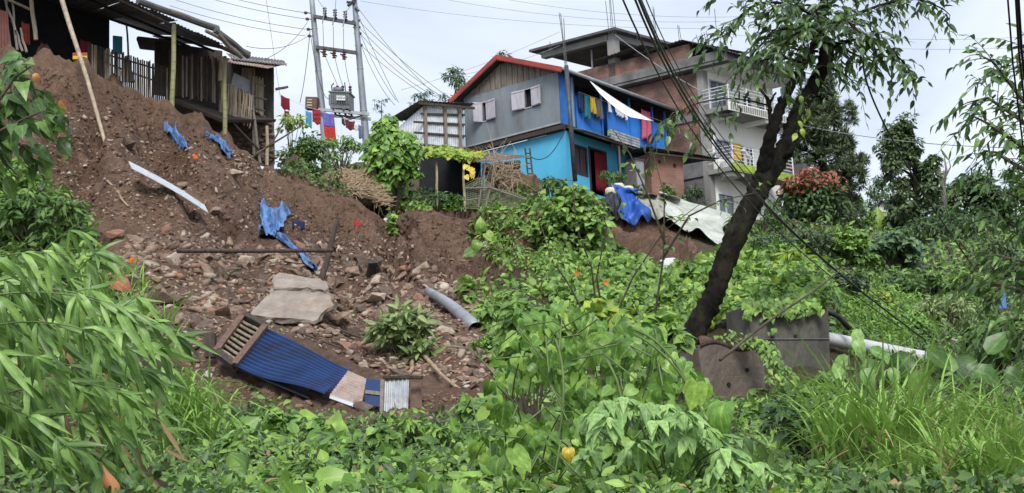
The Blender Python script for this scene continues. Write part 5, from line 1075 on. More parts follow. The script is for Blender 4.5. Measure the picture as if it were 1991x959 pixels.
def stones():
    r = random.Random(5); rg = np.random.default_rng(5)
    base = [rock_mesh(s, f) for s, f in ((1, .4), (2, .6), (3, .35), (4, .7), (5, .5), (6, .3), (7, .55), (8, .45), (9, .65), (10, .38))]
    mats = ['rock']*6 + ['rock_dark']*4 + ['rock_pale']*2 + ['rock_red']
    lib = []
    for mt in ('rock', 'rock_dark', 'rock_pale', 'rock_red'):
        for b in base:
            c = b.copy(); c.materials.append(M(mt)); lib.append((mt, c))
    by = {mt: [c for m2, c in lib if m2 == mt] for mt in ('rock', 'rock_dark', 'rock_pale', 'rock_red')}
    DENSE = [(225, 490), (290, 440), (400, 455), (520, 480), (660, 468), (760, 485), (880, 540), (965, 590), (985, 690), (930, 760), (840, 730), (760, 740), (690, 700), (560, 650), (430, 640), (390, 720), (270, 640), (215, 560)]
    UPPER = [(60, 240), (180, 200), (330, 255), (470, 300), (560, 380), (640, 440), (820, 470), (960, 530), (700, 480), (450, 450), (280, 440), (180, 420), (90, 380)]
    TOE = [(370, 690), (470, 740), (560, 770), (700, 800), (850, 760), (960, 770), (930, 840), (700, 850), (450, 800)]
    SHK = [(420, 285), (520, 310), (560, 345), (470, 340)]
    cand = []
    for poly, n, smin, smax in ((DENSE, 5200, 5.2, 42), (UPPER, 3600, 2.2, 15), (TOE, 600, 4, 20), (SHK, 260, 3, 11)):
        xs = [p[0] for p in poly]; ys = [p[1] for p in poly]; pts = np.stack([rg.uniform(min(xs), max(xs), n*3), rg.uniform(min(ys), max(ys), n*3)], 1); pts = pts[inpoly(pts, poly)][:n]
        for x, y in pts:
            s = smin*(1-r.random())**(-.62); s = min(s, smax*(1 if r.random() < .35 else .65))
            cand.append((s, x, y))
    cand.sort(reverse=True)
    VV, TT, base_k = [], {}, 0
    acc = {mt: ([], [], 0) for mt in by}
    for i, (s, x, y) in enumerate(cand):
        p, n = G(x, y)
        if p is None: continue
        R = s*p.y/FOC*.58; mt = r.choice(mats)
        nv = (n*.65 + Vector((0, 0, .35)) + Vector((r.gauss(0, .28), r.gauss(0, .28), 0))).normalized(); q = nv.to_track_quat('Z', 'Y').to_matrix().to_4x4() @ Matrix.Rotation(r.uniform(0, 6.28), 4, 'Z')
        Mx = Matrix.Translation(p + nv*R*r.uniform(-.3, .15)) @ q @ Matrix.Diagonal((R*r.uniform(.8, 1.3), R*r.uniform(.7, 1.1), R*r.uniform(.7, 1.2), 1))
        me = r.choice(by[mt])
        if i < 300:
            o = bpy.data.objects.new('stone', me); COL.objects.link(o); o.parent = HILL; o.matrix_basis = Matrix.Translation(-ORG[HILL.name]) @ Mx
        else:
            a, t, k = acc[mt]; co = np.array([list(v.co) + [1] for v in me.vertices]) @ np.array(Mx).T
            me.calc_loop_triangles(); tr = np.array([list(l.vertices) for l in me.loop_triangles]); a.append(co[:, :3]); t.append(tr+k); acc[mt] = (a, t, k+len(co))
    for mt, (a, t, k) in acc.items():
        if a: o = np_obj('rubble', np.concatenate(a), np.concatenate(t), mt, HILL); tag(o, kind='stuff')
    # clods of earth all over the bare face
    CL = [(20, 120), (180, 150), (330, 215), (540, 345), (740, 405), (1040, 420), (1060, 480), (960, 560), (880, 540), (760, 485), (500, 470), (290, 440), (180, 420), (60, 330)]
    pts = np.stack([rg.uniform(20, 1060, 16000), rg.uniform(100, 570, 16000)], 1); pts = pts[inpoly(pts, CL)][:6500]; a, t, k = [], [], 0
    tri = []
    for me in base:
        me.calc_loop_triangles(); tri.append((np.array([list(v.co)+[1] for v in me.vertices]), np.array([list(l.vertices) for l in me.loop_triangles])))
    for x, y in pts:
        p, n = G(x, y)
        if p is None: continue
        R = min(2.2*(1-r.random())**-.6, 11)*p.y/FOC*.55; co, tr = r.choice(tri); Mx = Matrix.Translation(p) @ n.to_track_quat('Z', 'Y').to_matrix().to_4x4() @ Matrix.Rotation(r.uniform(0, 6.28), 4, 'Z') @ Matrix.Diagonal((R*r.uniform(.8, 1.4), R, R*r.uniform(.8, 1.3), 1))
        a.append((co @ np.array(Mx).T)[:, :3]); t.append(tr+k); k += len(co)
    o = np_obj('clods', np.concatenate(a), np.concatenate(t), 'soil', HILL, smooth=False); tag(o, kind='stuff')
    # dark stones in the footing under the shack
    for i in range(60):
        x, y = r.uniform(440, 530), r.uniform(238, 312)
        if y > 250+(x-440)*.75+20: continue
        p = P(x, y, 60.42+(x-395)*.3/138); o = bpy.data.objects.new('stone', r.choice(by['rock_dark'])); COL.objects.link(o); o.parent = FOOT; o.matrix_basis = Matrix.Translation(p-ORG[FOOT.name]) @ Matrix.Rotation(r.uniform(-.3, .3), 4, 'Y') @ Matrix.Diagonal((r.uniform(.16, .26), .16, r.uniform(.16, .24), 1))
stones()
# ================================================================ wrecked hut at the toe
def wreck():
    # slatted wooden crate end and blue corrugated sheet, tipped over together
    root = thing('wrecked_wall', 'tipped blue corrugated sheet joined to a bamboo-slatted wooden frame', 'wreckage', P(520, 760, 29))
    a, b, c, d = P(516, 634, 30.6), P(682, 716, 29.4), P(632, 776, 28.4), P(456, 710, 29.6)
    # ridges run along the length; across them from top to bottom edge
    mb = MB(); corr(mb, d, a, b, c, .118, .024, .008, 14, lambda u, v: .10*math.sin(v*3.0)*u + .05*math.sin(v*6+u*2) - .10*(v**3)*(1-u)); mb.build('corrugated_sheet', 'blue_tin', root)
    e, f = P(474, 612, 30.9), P(420, 684, 29.9)
    A, B, C, D = f, d, a, e        # frame corners: lower-left, lower-right, upper-right, upper-left
    up = (D-A); rt = (B-A); n = rt.cross(up).normalized()
    def bar(p, q, w_, nm='frame_bar', mat='grey_wood', t=.05):
        dd = (q-p).normalized(); s = dd.cross(n)*w_; return MB().hexa([p-s-n*t, q-s-n*t, q+s-n*t, p+s-n*t, p-s+n*t, q-s+n*t, q+s+n*t, p+s+n*t]).build(nm, mat, root)
    bar(A, D, .06, mat='log_red'); bar(B, C, .06, mat='log_red'); bar(A, B, .075, mat='dark_wood'); bar(D, C, .06, mat='dark_wood')
    for i in range(8):
        t = .12+i*.108; p, q = lerp(A, D, t)+rt*.10, lerp(B, C, t)-rt*.10; wobble_tube(MB(), p-n*.03+Vector((0, 0, rnd.uniform(-.01, .01))), q-n*.03, .034, .034, 7, 3, .01).build('bamboo_strip', 'bamboo_slat', root, True)
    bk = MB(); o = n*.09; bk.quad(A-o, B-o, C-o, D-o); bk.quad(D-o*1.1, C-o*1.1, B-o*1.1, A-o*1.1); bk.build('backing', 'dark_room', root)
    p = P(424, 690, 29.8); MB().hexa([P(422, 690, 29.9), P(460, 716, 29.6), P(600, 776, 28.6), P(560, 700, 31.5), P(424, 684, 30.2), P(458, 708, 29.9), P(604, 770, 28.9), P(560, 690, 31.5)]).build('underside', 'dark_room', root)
    o = corr(MB(), P(640, 770, 28.3), P(676, 722, 29.2), P(712, 738, 28.9), P(702, 794, 28.0), .10, .018).build('striped_sheet', 'tin_rust', None); tag(o, 'rusty pink-brown corrugated sheet at the end of the blue one', 'tin sheet')
    o = corr(MB(), P(640, 774, 28.1), P(642, 768, 28.1), P(706, 790, 27.8), P(700, 796, 27.8), .2, .008).build('white_strip', 'tin', None); tag(o, 'white metal strip under the rusty corrugated sheet', 'tin sheet')
    pn = thing('blue_panel', 'small flat blue panel with dark lower board by the tin door', 'panel', P(725, 790, 28)); A, B, C, D = P(709, 786, 28.1), P(742, 792, 28.0), P(742, 739, 28.3), P(712, 737, 28.4); t = Vector((0, .04, .01))
    MB().hexa([A, B, B+t, A+t, D, C, C+t, D+t]).build('sheet', 'blue_tin', pn); z = Vector((0, -.03, 0)); MB().hexa([lerp(A, D, .42)+z, lerp(B, C, .42)+z, lerp(B, C, .42)+z*.2, lerp(A, D, .42)+z*.2, lerp(A, D, .56)+z, lerp(B, C, .56)+z, lerp(B, C, .56)+z*.2, lerp(A, D, .56)+z*.2]).build('board', 'grey_wood', pn)
    dr = thing('tin_door', 'upright grey corrugated tin door panel with dark timber top', 'door', P(775, 812, 27.8))
    A, B, C, D = P(745, 813, 27.8), P(793, 806, 27.9), P(795, 737, 28.2), P(748, 736, 28.2); corr(MB(), A, B, C, D, .075, .012).build('tin', 'tin_old', dr)
    z = Vector((0, -.05, 0)); A, B = P(744, 736, 28.1), P(822, 736, 28.2); k = Vector((0, 0, .045)); MB().hexa([A, B, B-z*2, A-z*2, A+k, B+k, B-z*2+k, A-z*2+k]).build('top_board', 'dark_wood', dr)
    A, B = P(741, 815, 27.75), P(743, 738, 28.1); s = Vector((.03, 0, 0)); MB().hexa([A-s, A+s, A+s-z, A-s-z, B-s, B+s, B+s-z, B-s-z]).build('post', 'grey_wood', dr)
    A, B, C, D = P(797, 812, 28.2), P(822, 806, 28.3), P(818, 745, 28.5), P(799, 742, 28.5); t = Vector((0, .05, 0)); MB().hexa([A, B, B+t, A+t, D, C, C+t, D+t]).build('mud_panel', 'log_red', dr)
    # stove-like dark stub near the log end
    o = MB().box(P(409, 672, 30.4), Vector((.10, .02, 0)), Vector((0, .1, 0)), Vector((0, 0, .24))).build('dark_stump', 'log_dark', None, False, .02); tag(o, 'dark short stump at the log end by the slatted frame', 'stump')
wreck()
# ================================================================ retaining walls, pipes
def walls():
    def block(name, label, px, mat, th, seed, holes):
        r = random.Random(seed); A, B, C, D = [P(*q) for q in px]; nn = (B-A).cross(D-A).normalized(); back = Vector((-nn.x, -nn.y, 0)).normalized()*th
        if back.y < 0: back = -back
        root = thing(name, label, 'wall', (A+B)/2); nx, nz = 26, 18
        def fn(u, v):
            p = lerp(lerp(A, B, u), lerp(D, C, u), v)
            if v > .95: p = p + Vector((0, 0, .02*math.sin(u*9+seed)+.012*math.sin(u*31)-.01))
            return p + back.normalized()*r.uniform(-.0015, .002)
        MB().sheet(fn, nx, nz, th, back.normalized()).build('body', mat, root)
        for (u, v) in holes:
            p = lerp(lerp(A, B, u), lerp(D, C, u), v)-back.normalized()*.012; m = MB().tube([p-back.normalized()*.006, p+back.normalized()*.03], .028, 10); m.build('weep_hole', 'dark_room', root)
        for k in ((.66,) if seed == 3 else ()):
            a, b = lerp(A, D, k)-back.normalized()*.018, lerp(B, C, k)-back.normalized()*.018; z = Vector((0, 0, .007)); MB().hexa([a-z, b-z, b-z+back*.05, a-z+back*.05, a+z, b+z, b+z+back*.05, a+z+back*.05]).build('joint', 'dark_concrete', root)
        return root
    block('retaining_wall', 'tall dark concrete retaining wall right of the leaning tree', [(1464, 785, 24.2), (1616, 775, 24.8), (1610, 600, 24.8), (1448, 596, 24.2)], 'wall_concrete', .55, 3, [(.30, .68), (.58, .69), (.12, .52)])
    w2 = block('retaining_block', 'low brown concrete block with soil on top at the tree foot', [(1376, 808, 20.6), (1492, 803, 21.0), (1482, 668, 21.0), (1356, 668, 20.4)], 'block_concrete', .5, 5, [(.40, .42), (.72, .62)])
    A, B = P(1362, 672, 20.42), P(1482, 672, 21.0); bk = Vector((.05, .9, .10))
    MB().sheet(lambda u, v: lerp(A, B, u)+bk*v+Vector((0, 0, .02+.05*math.sin(u*7+v*3)+.05*math.sin(u*17)*v+.06*math.sin(math.pi*v))), 20, 8, .05, Vector((0, 0, -1))).build('soil_cap', 'soil', w2, True)
    o = MB().tube([P(1592, 655, 25.3), P(1780, 692, 26.0), P(1925, 718, 25.2)], .105, 16, False); o.tube([P(1592, 655, 25.3), P(1780, 692, 26.0), P(1925, 718, 25.2)], .090, 16, False); 
    root = thing('drain_pipe', 'fat pale grey drain pipe lying across the green slope', 'pipe', P(1592, 668, 25.3)); o.build('barrel', 'pipe_pale', root, True)
    MB().tube([P(1591, 655, 25.29), P(1606, 658, 25.36)], .112, 16, False).build('rusty_rim', 'tin_rust', root, True)
    MB().tube([P(1597, 656, 25.33), P(1597.5, 656.1, 25.34)], .09, 16).build('mouth', 'dark_room', root)
    tag(MB().tube([P(1606, 604, 25), P(1630, 616, 25.2), P(1652, 640, 25.2)], .045, 8).build('hose', 'black_plastic', None, True), 'dark curved hose at the right end of the retaining wall', 'hose')
    tag(wobble_tube(MB(), P(1850, 660, 24), P(1976, 694, 24), .022, .018, 7).build('bamboo_stick', 'bamboo_pale', None, True), 'thin pale bamboo stick lying in the green right of the pipe', 'stick')
    tag(MB().hexa([P(1942, 602, 30), P(1958, 602, 30), P(1958, 602, 30.6), P(1942, 602, 30.6), P(1942, 566, 30), P(1957, 566, 30), P(1957, 566, 30.6), P(1942, 566, 30.6)]).build('drum', 'tarp_blue', None, False, .03), 'blue container half hidden by leaves at the right edge', 'container')
walls()
def small_litter():
    r = random.Random(2)
    for i, (x, y, s, m, lab) in enumerate(((404, 733, .07, 'c_white', 'small white scrap of plastic left of the blue sheet'), (378, 308, .10, 'c_orange', 'orange scrap on the upper rubble near the stick'), (258, 512, .09, 'c_orange', 'orange scrap at the left rim of rubble'), (695, 438, .12, 'c_red', 'red scrap of cloth on the bare bank'), (752, 432, .14, 'c_white', 'white scrap on the bank right of the red one'), (945, 478, .14, 'c_white', 'white scrap high on the right bare bank'), (580, 440, .20, 'c_navy', 'dark blue rag right of the bunched blue tarp'), (1310, 524, .40, 'c_white', 'pale sheet of paper under the milky plastic'))):
        p = GP(x, y); n = 4
        o = MB().sheet(lambda u, v: p + Vector(((u-.5)*s*2, .02, .04+(v-.5)*s*1.5+.03*math.sin(u*7+v*5))) + Vector((0, -.05*math.sin(u*5), 0)), n, n, .01, Vector((0, 1, 0))).build('scrap', m, None, True); tag(o, lab, 'litter')
small_litter()
# ================================================================ foliage tools
RG = np.random.default_rng(77)
def tpl(rows, fold=.25, droop=.25, cup=0.0):
    """leaf of unit length along +Y; rows of (mid t, side t, half width); first and last are points"""
    v, f = [], []
    def z(x, t): return fold*abs(x) - droop*t*t + cup*x*x
    v.append((0, rows[0][0], 0)); prev = [0, 0, 0]
    for (tc, ts, hw) in rows[1:-1]:
        k = len(v); v += [(0, tc, z(0, tc)), (-hw, ts, z(hw, ts)), (hw, ts, z(hw, ts))]; c, l, r = k, k+1, k+2
        pc, pl, pr = prev
        if pc == pl: f += [(pc, c, l), (pc, r, c)]
        else: f += [(pc, c, l), (pc, l, pl), (pc, pr, r), (pc, r, c)]
        prev = [c, l, r]
    k = len(v); t = rows[-1][0]; v.append((0, t, z(0, t))); pc, pl, pr = prev; f += [(pc, k, pl), (pc, pr, k)]
    return np.array(v, float), np.array(f, int)
def lxy(v):
    a = np.abs(v[:, 0]); return np.where(a > 1e-6, 1.0, 0.0), v[:, 1]
LANCE = tpl([(0, 0, 0), (.12, .12, .10), (.40, .38, .17), (.72, .70, .11), (1, 1, 0)], .3, .25)
BAMB = tpl([(0, 0, 0), (.08, .08, .032), (.25, .25, .060), (.50, .50, .062), (.78, .78, .036), (1, 1, 0)], .35, .30)
OVATE = tpl([(0, 0, 0), (.10, .07, .17), (.35, .32, .29), (.65, .62, .22), (.86, .85, .07), (1, 1, 0)], .22, .22)
HEART = tpl([(0, 0, 0), (.06, -.12, .20), (.18, .02, .38), (.42, .35, .43), (.70, .66, .25), (1.0, 1, 0)], .16, .22)
ROUND = tpl([(0, 0, 0), (.08, -.05, .26), (.30, .25, .44), (.60, .58, .40), (.84, .82, .22), (.97, .97, 0)], .12, .18)
BROAD = tpl([(0, 0, 0), (.15, .12, .24), (.45, .42, .34), (.75, .72, .20), (1, 1, 0)], .25, .35)
SMALL = tpl([(0, 0, 0), (.38, .36, .28), (1, 1, 0)], .25, .2)
NEEDLE = tpl([(0, 0, 0), (.5, .5, .035), (1, 1, 0)], 0, .15)
def nrmz(a): return a/np.maximum(np.linalg.norm(a, axis=1, keepdims=True), 1e-9)
class Lv:                                         # a growing list of leaves
    def __init__(s): s.p, s.d, s.n, s.s = [], [], [], []
    def add(s, p, d, n, size):
        p = np.atleast_2d(p).astype(float); s.p.append(p); s.d.append(np.broadcast_to(d, p.shape).astype(float)); s.n.append(np.broadcast_to(n, p.shape).astype(float)); s.s.append(np.broadcast_to(size, (len(p),)).astype(float))
    def get(s):
        p, d, n, z = np.concatenate(s.p), nrmz(np.concatenate(s.d)), np.concatenate(s.n), np.concatenate(s.s)
        n = nrmz(n - d*(n*d).sum(1, keepdims=True) + 1e-6); return p, d, n, np.cross(d, n), z
def leaves(lv, T, mat, name, parent=None, n_obj=0, wid=1.0, kind=None):
    """leaf blades: the n_obj that show largest as objects of their own, the rest joined"""
    p, d, n, x, z = lv.get(); N = len(z)
    order = np.argsort(-(z/np.maximum(p[:, 1], 1)))
    if n_obj:
        pr = proj(p); vis = (pr[:, 0] > -20) & (pr[:, 0] < 2010) & (pr[:, 1] > -20) & (pr[:, 1] < 980); order = np.concatenate([order[vis[order]], order[~vis[order]]])
        lib = []
        for k in range(4):
            v, f = T; v = v.copy(); r = random.Random(k); v[:, 2] += .16*np.sin(v[:, 1]*4+k*2)*r.uniform(.3, 1) + .25*v[:, 0]*r.uniform(-1, 1) + .5*v[:, 0]**2*r.uniform(-1, 1.4); v[:, 0] *= wid
            me = bpy.data.meshes.new('leaf'); me.from_pydata(v.tolist(), [], f.tolist()); me.polygons.foreach_set('use_smooth', [True]*len(me.polygons)); me.materials.append(M(mat)); lib.append(me)
            for kk, dd in zip(('lx', 'ly'), lxy(T[0])): me.attributes.new(kk, 'FLOAT', 'POINT').data.foreach_set('value', dd.astype(np.float32))
        off = np.array(ORG[parent.name])
        for i in order[:n_obj]:
            o = bpy.data.objects.new('leaf', lib[int(i) % 4]); COL.objects.link(o); o.parent = parent; s = z[i]
            m = np.eye(4); m[:3, 0] = x[i]*s; m[:3, 1] = d[i]*s; m[:3, 2] = n[i]*s; m[:3, 3] = p[i]-off; o.matrix_basis = Matrix(m.tolist())
        order = order[n_obj:]
        if len(order) == 0: return None
    v, f = T; p, d, n, x, z = p[order], d[order], n[order], x[order], z[order]; N = len(z)
    tw = RG.uniform(-.12, .12, N); vz = v[None, :, 2] + tw[:, None]*np.sin(v[None, :, 1]*4) + RG.uniform(-.15, .15, N)[:, None]*v[None, :, 0]
    ws = wid*RG.uniform(.85, 1.15, N)
    V = p[:, None, :] + z[:, None, None]*(x[:, None, :]*(v[None, :, 0]*ws[:, None])[..., None] + d[:, None, :]*v[None, :, 1, None] + n[:, None, :]*vz[..., None])
    F = f[None] + (np.arange(N)*len(v))[:, None, None]
    o = np_obj(name, V.reshape(-1, 3), F.reshape(-1, 3), mat, parent, np.repeat(RG.uniform(0, 1, N), len(v)), True, [np.tile(q, N) for q in lxy(v)])
    if kind: tag(o, kind=kind)
    return o
UP = np.array([0, 0, 1.0]); TOW = np.array([0, -1.0, 0])
def rdir(n, zb=0.0): return nrmz(RG.normal(0, 1, (n, 3)) + np.array([0, 0, zb]))
def cloud(lv, cs, rs, n, size, droop=.4, up=.6, face=.25, flat=.8):
    """leaves spread through clumps: centres cs, radii rs, n per clump"""
    for c, r in zip(cs, rs):
        q = rdir(n, .25); rad = r*RG.uniform(.25, 1, n)**.5; p = np.array(c) + q*rad[:, None]*np.array([1, 1, flat])
        d = nrmz(q*np.array([1, 1, .3])*.8 + rdir(n)*.55 + np.array([0, 0, -droop])); nn = q*.45 + UP*up + TOW*face + rdir(n)*.45
        lv.add(p, d, nn, RG.uniform(size*.65, size*1.25, n))
def clumps(c, rx, rz, k, rr, low=-.5, ry=None):
    c = np.array(c); q = rdir(k); q[:, 2] = np.abs(q[:, 2])*np.where(RG.random(k) < .25, low, 1.0); rad = RG.uniform(.45, 1.0, k)**.6
    return c + q*rad[:, None]*np.array([rx, ry or rx*.8, rz]), RG.uniform(.6, 1.25, k)*rr
def stems(base, cs, mat, parent, r0=.03, name='branch', limit=14):
    m = MB(); base = Vector(base)
    idx = RG.permutation(len(cs))[:limit]
    for i in idx:
        c = Vector(cs[i].tolist()); mid = lerp(base, c, .5) + Vector((rnd.uniform(-.1, .1), rnd.uniform(-.1, .1), .15))*(c-base).length*.5; m.tube([base, mid, c], [r0, r0*.65, r0*.25], 5)
    o = m.build(name, mat, parent, True)
    return o
def bush(label, px, py, wpx, hpx, T, leafpx, n, mat, Y=None, name='shrub', cat='shrub', k=None, group=None, wid=1.0, droop=.4, n_obj=0, face=.25, rr=.36, stem='twig', mat2=None, frac2=.3, T2=None):
    """shrub whose foot stands on the hillside at a measured place; size from the photo"""
    if px > 1440 and Y and Y > 30: hpx *= 1.3; n = int(n*1.25)
    if Y is None:
        b = GP(px, py); Y = b.y
    else: b = P(px, py, Y)
    s = Y/FOC; rx, rz = wpx*s/2, hpx*s*.5; base = b + Vector((0, rx*.4, -.1))
    gb = base.copy(); gb.z = min(base.z, ground_z(base.x, base.y)); root = thing(name, label, cat, gb, group)
    k = k or max(7, int(n/34)); c0 = base + Vector((0, 0, rz*1.0)); cs, rs = clumps(c0, rx*.82, rz*.95, k, min(rx, rz)*rr, -.75)
    stems(gb, cs, stem, root, max(.012, rx*.035), 'stem')
    lv = Lv(); cloud(lv, cs, rs, max(6, n//k), leafpx*s, droop, .6, face)
    if mat2:
        i = cs[:, 2] > c0.z + rz*.35; l2 = Lv(); j = np.where(i)[0]
        if len(j): cloud(l2, cs[j]+np.array([0, -rx*.15, rz*.1]), rs[j], max(6, int(n//k*frac2*2)), leafpx*s, droop); leaves(l2, T2 or T, mat2, 'young_foliage', root, 0, wid, 'stuff')
    leaves(lv, T, mat, 'foliage', root, n_obj, wid, 'stuff')
    return root
def cover(name, label, poly, n, T, px, mat, h=.25, mound=0.0, msc=.6, seed=1, wid=1.0, face=.35, cat='ground cover', droop=.3, thin=0.0, zlift=0.02, maxpx=42):
    """countless low leaves on the ground inside a photo outline"""
    xs = [p[0] for p in poly]; ys = [p[1] for p in poly]
    pts = np.stack([RG.uniform(min(xs), max(xs), n*4), RG.uniform(min(ys), max(ys), n*4)], 1); pts = pts[inpoly(pts, poly)]
    if thin:
        f = vnoise(pts[:, 0]/60+seed*7, pts[:, 1]/40, np.zeros(len(pts))+seed, seed); pts = pts[f > -1+2*thin*RG.random(len(pts))*.9]
    pts = pts[:n]; pos, nor = [], []
    for x, y in pts:
        p, q = G(x, y)
        if p is not None and p.y < 130: pos.append(list(p)); nor.append(list(q))
    pos, nor = np.array(pos), np.array(nor); m = len(pos)
    mo = mound*np.clip(.25+fbm(pos[:, 0]*msc, pos[:, 1]*msc, np.zeros(m), 3, seed), 0, 1.3) if mound else 0
    lim = maxpx*pos[:, 1]/FOC; hh = (mo + h*RG.uniform(.2, 1, m)); hh = lim*np.tanh(hh/lim); p = pos + UP*(zlift + hh*RG.uniform(.15, 1, m)**.8)[:, None]
    d = nrmz(rdir(m) + np.array([0, -.25, -droop])); nn = UP*.7 + TOW*face + rdir(m)*.55
    lv = Lv(); lv.add(p, d, nn, (px[0] + (px[1]*1.15-px[0])*RG.random(m)**1.7)*pos[:, 1]/FOC*np.clip(13/pos[:, 1], 1, 1.5)); o = leaves(lv, T, mat, name, None, 0, wid); tag(o, label, cat, None, 'stuff'); return o
def blades(bases, L, W, lean, mat, name, parent=None, n_obj=0, seg=6, dirs=None, kind=None, droop=(.35, .9), stiff=.8):
    """arching grass blades from the given feet"""
    B = np.array(bases, float); N = len(B); L = np.broadcast_to(L, (N,)); a = RG.uniform(0, 6.283, N); hd = np.stack([np.cos(a), np.sin(a), np.zeros(N)], 1) if dirs is None else dirs
    ln = RG.uniform(lean*.4, lean*1.4, N); dr = RG.uniform(droop[0], droop[1], N); t = np.linspace(0, 1, seg+1)
    C = B[:, None, :] + L[:, None, None]*(hd[:, None, :]*(ln[:, None]*t + dr[:, None]*.55*t**2)[..., None] + UP*(stiff*t[None, :] - dr[:, None]*t[None, :]**2.4*.8)[..., None])
    side = np.cross(hd, UP); side = side*np.cos(RG.uniform(-.9, .9, N))[:, None] + UP*.0 + hd*np.sin(RG.uniform(-.9, .9, N))[:, None]; wp = np.array([.55, .95, 1, .9, .68, .38, .0])[:seg+1] if seg == 6 else np.linspace(1, 0, seg+1)
    Wd = (np.broadcast_to(W, (N,))[:, None]*wp)[..., None]; Lf, Rt = C - side[:, None, :]*Wd, C + side[:, None, :]*Wd; C2 = C - UP*Wd*.35
    V = np.stack([Lf, C2, Rt], 2); nv = (seg+1)*3; f = []
    for i in range(seg):
        for j in (0, 1): q = i*3+j; f += [(q, q+1, q+4), (q, q+4, q+3)]
    f = np.array(f)
    if n_obj and parent is not None:
        off = np.array(ORG[parent.name])
        for i in np.argsort(B[:, 1])[:n_obj]:
            me = bpy.data.meshes.new('blade'); me.from_pydata((V[i].reshape(-1, 3)-off).tolist(), [], f.tolist()); me.polygons.foreach_set('use_smooth', [True]*len(f)); me.materials.append(M(mat)); o = bpy.data.objects.new('blade', me); COL.objects.link(o); o.parent = parent
        keep = np.argsort(B[:, 1])[n_obj:]; V = V[keep]; N = len(keep)
        if N == 0: return
    V = V.reshape(N, nv, 3); F = f[None] + (np.arange(N)*nv)[:, None, None]
    o = np_obj(name, V.reshape(-1, 3), F.reshape(-1, 3), mat, parent, np.repeat(RG.uniform(0, 1, N), nv), True)
    if kind: tag(o, kind=kind)
    return o
def spray(m, lv, pts, ntw, tl, ls, droop=.6, gap=.10, spread=1.0, r=.012, per=None, tipn=True):
    """leafy twigs along a branch: m collects the twig tubes, lv the leaves"""
    pts = [V3(p) for p in pts]; seg = [(pts[i+1]-pts[i]).length for i in range(len(pts)-1)]; tot = sum(seg)
    for k in range(ntw):
        s = tot*(k+rnd.random())/ntw; i = 0
        while i < len(seg)-1 and s > seg[i]: s -= seg[i]; i += 1
        b = lerp(pts[i], pts[i+1], min(1, s/seg[i])); ax = (pts[i+1]-pts[i]).normalized()
        d = (ax*rnd.uniform(.2, .9) + Vector((rnd.gauss(0, 1), rnd.gauss(0, 1), rnd.gauss(0, .7)))*.6*spread).normalized(); L = tl*rnd.uniform(.6, 1.25); c = []
        n = 5
        for q in range(n+1):
            t = q/n; c.append(b + d*L*t + Vector((0, 0, -droop*L*t*t)))
        m.tube(c, [r*(1-.7*q/n) for q in range(n+1)], 4, False)
        nl = max(3, int(L/gap))
        for q in range(nl):
            t = (q+.6)/nl; j = min(int(t*n), n-1); p = lerp(c[j], c[j+1], t*n-j); tg = (c[j+1]-c[j]).normalized(); sd = tg.cross(Vector((0, 0, 1)))
            sd = sd.normalized() if sd.length > .05 else Vector((1, 0, 0)); sgn = 1 if q % 2 else -1
            dd = tg*.75 + sd*sgn*.75 + Vector((0, 0, -.35)) + Vector((rnd.gauss(0, .25), rnd.gauss(0, .25), rnd.gauss(0, .25)))
            if q == nl-1: dd = tg + Vector((0, 0, -.3))
            nn = Vector((rnd.gauss(0, .45), rnd.gauss(-.25, .45), .8)); lv.add(np.array(p), np.array(dd), np.array(nn), ls*rnd.uniform(.7, 1.25))
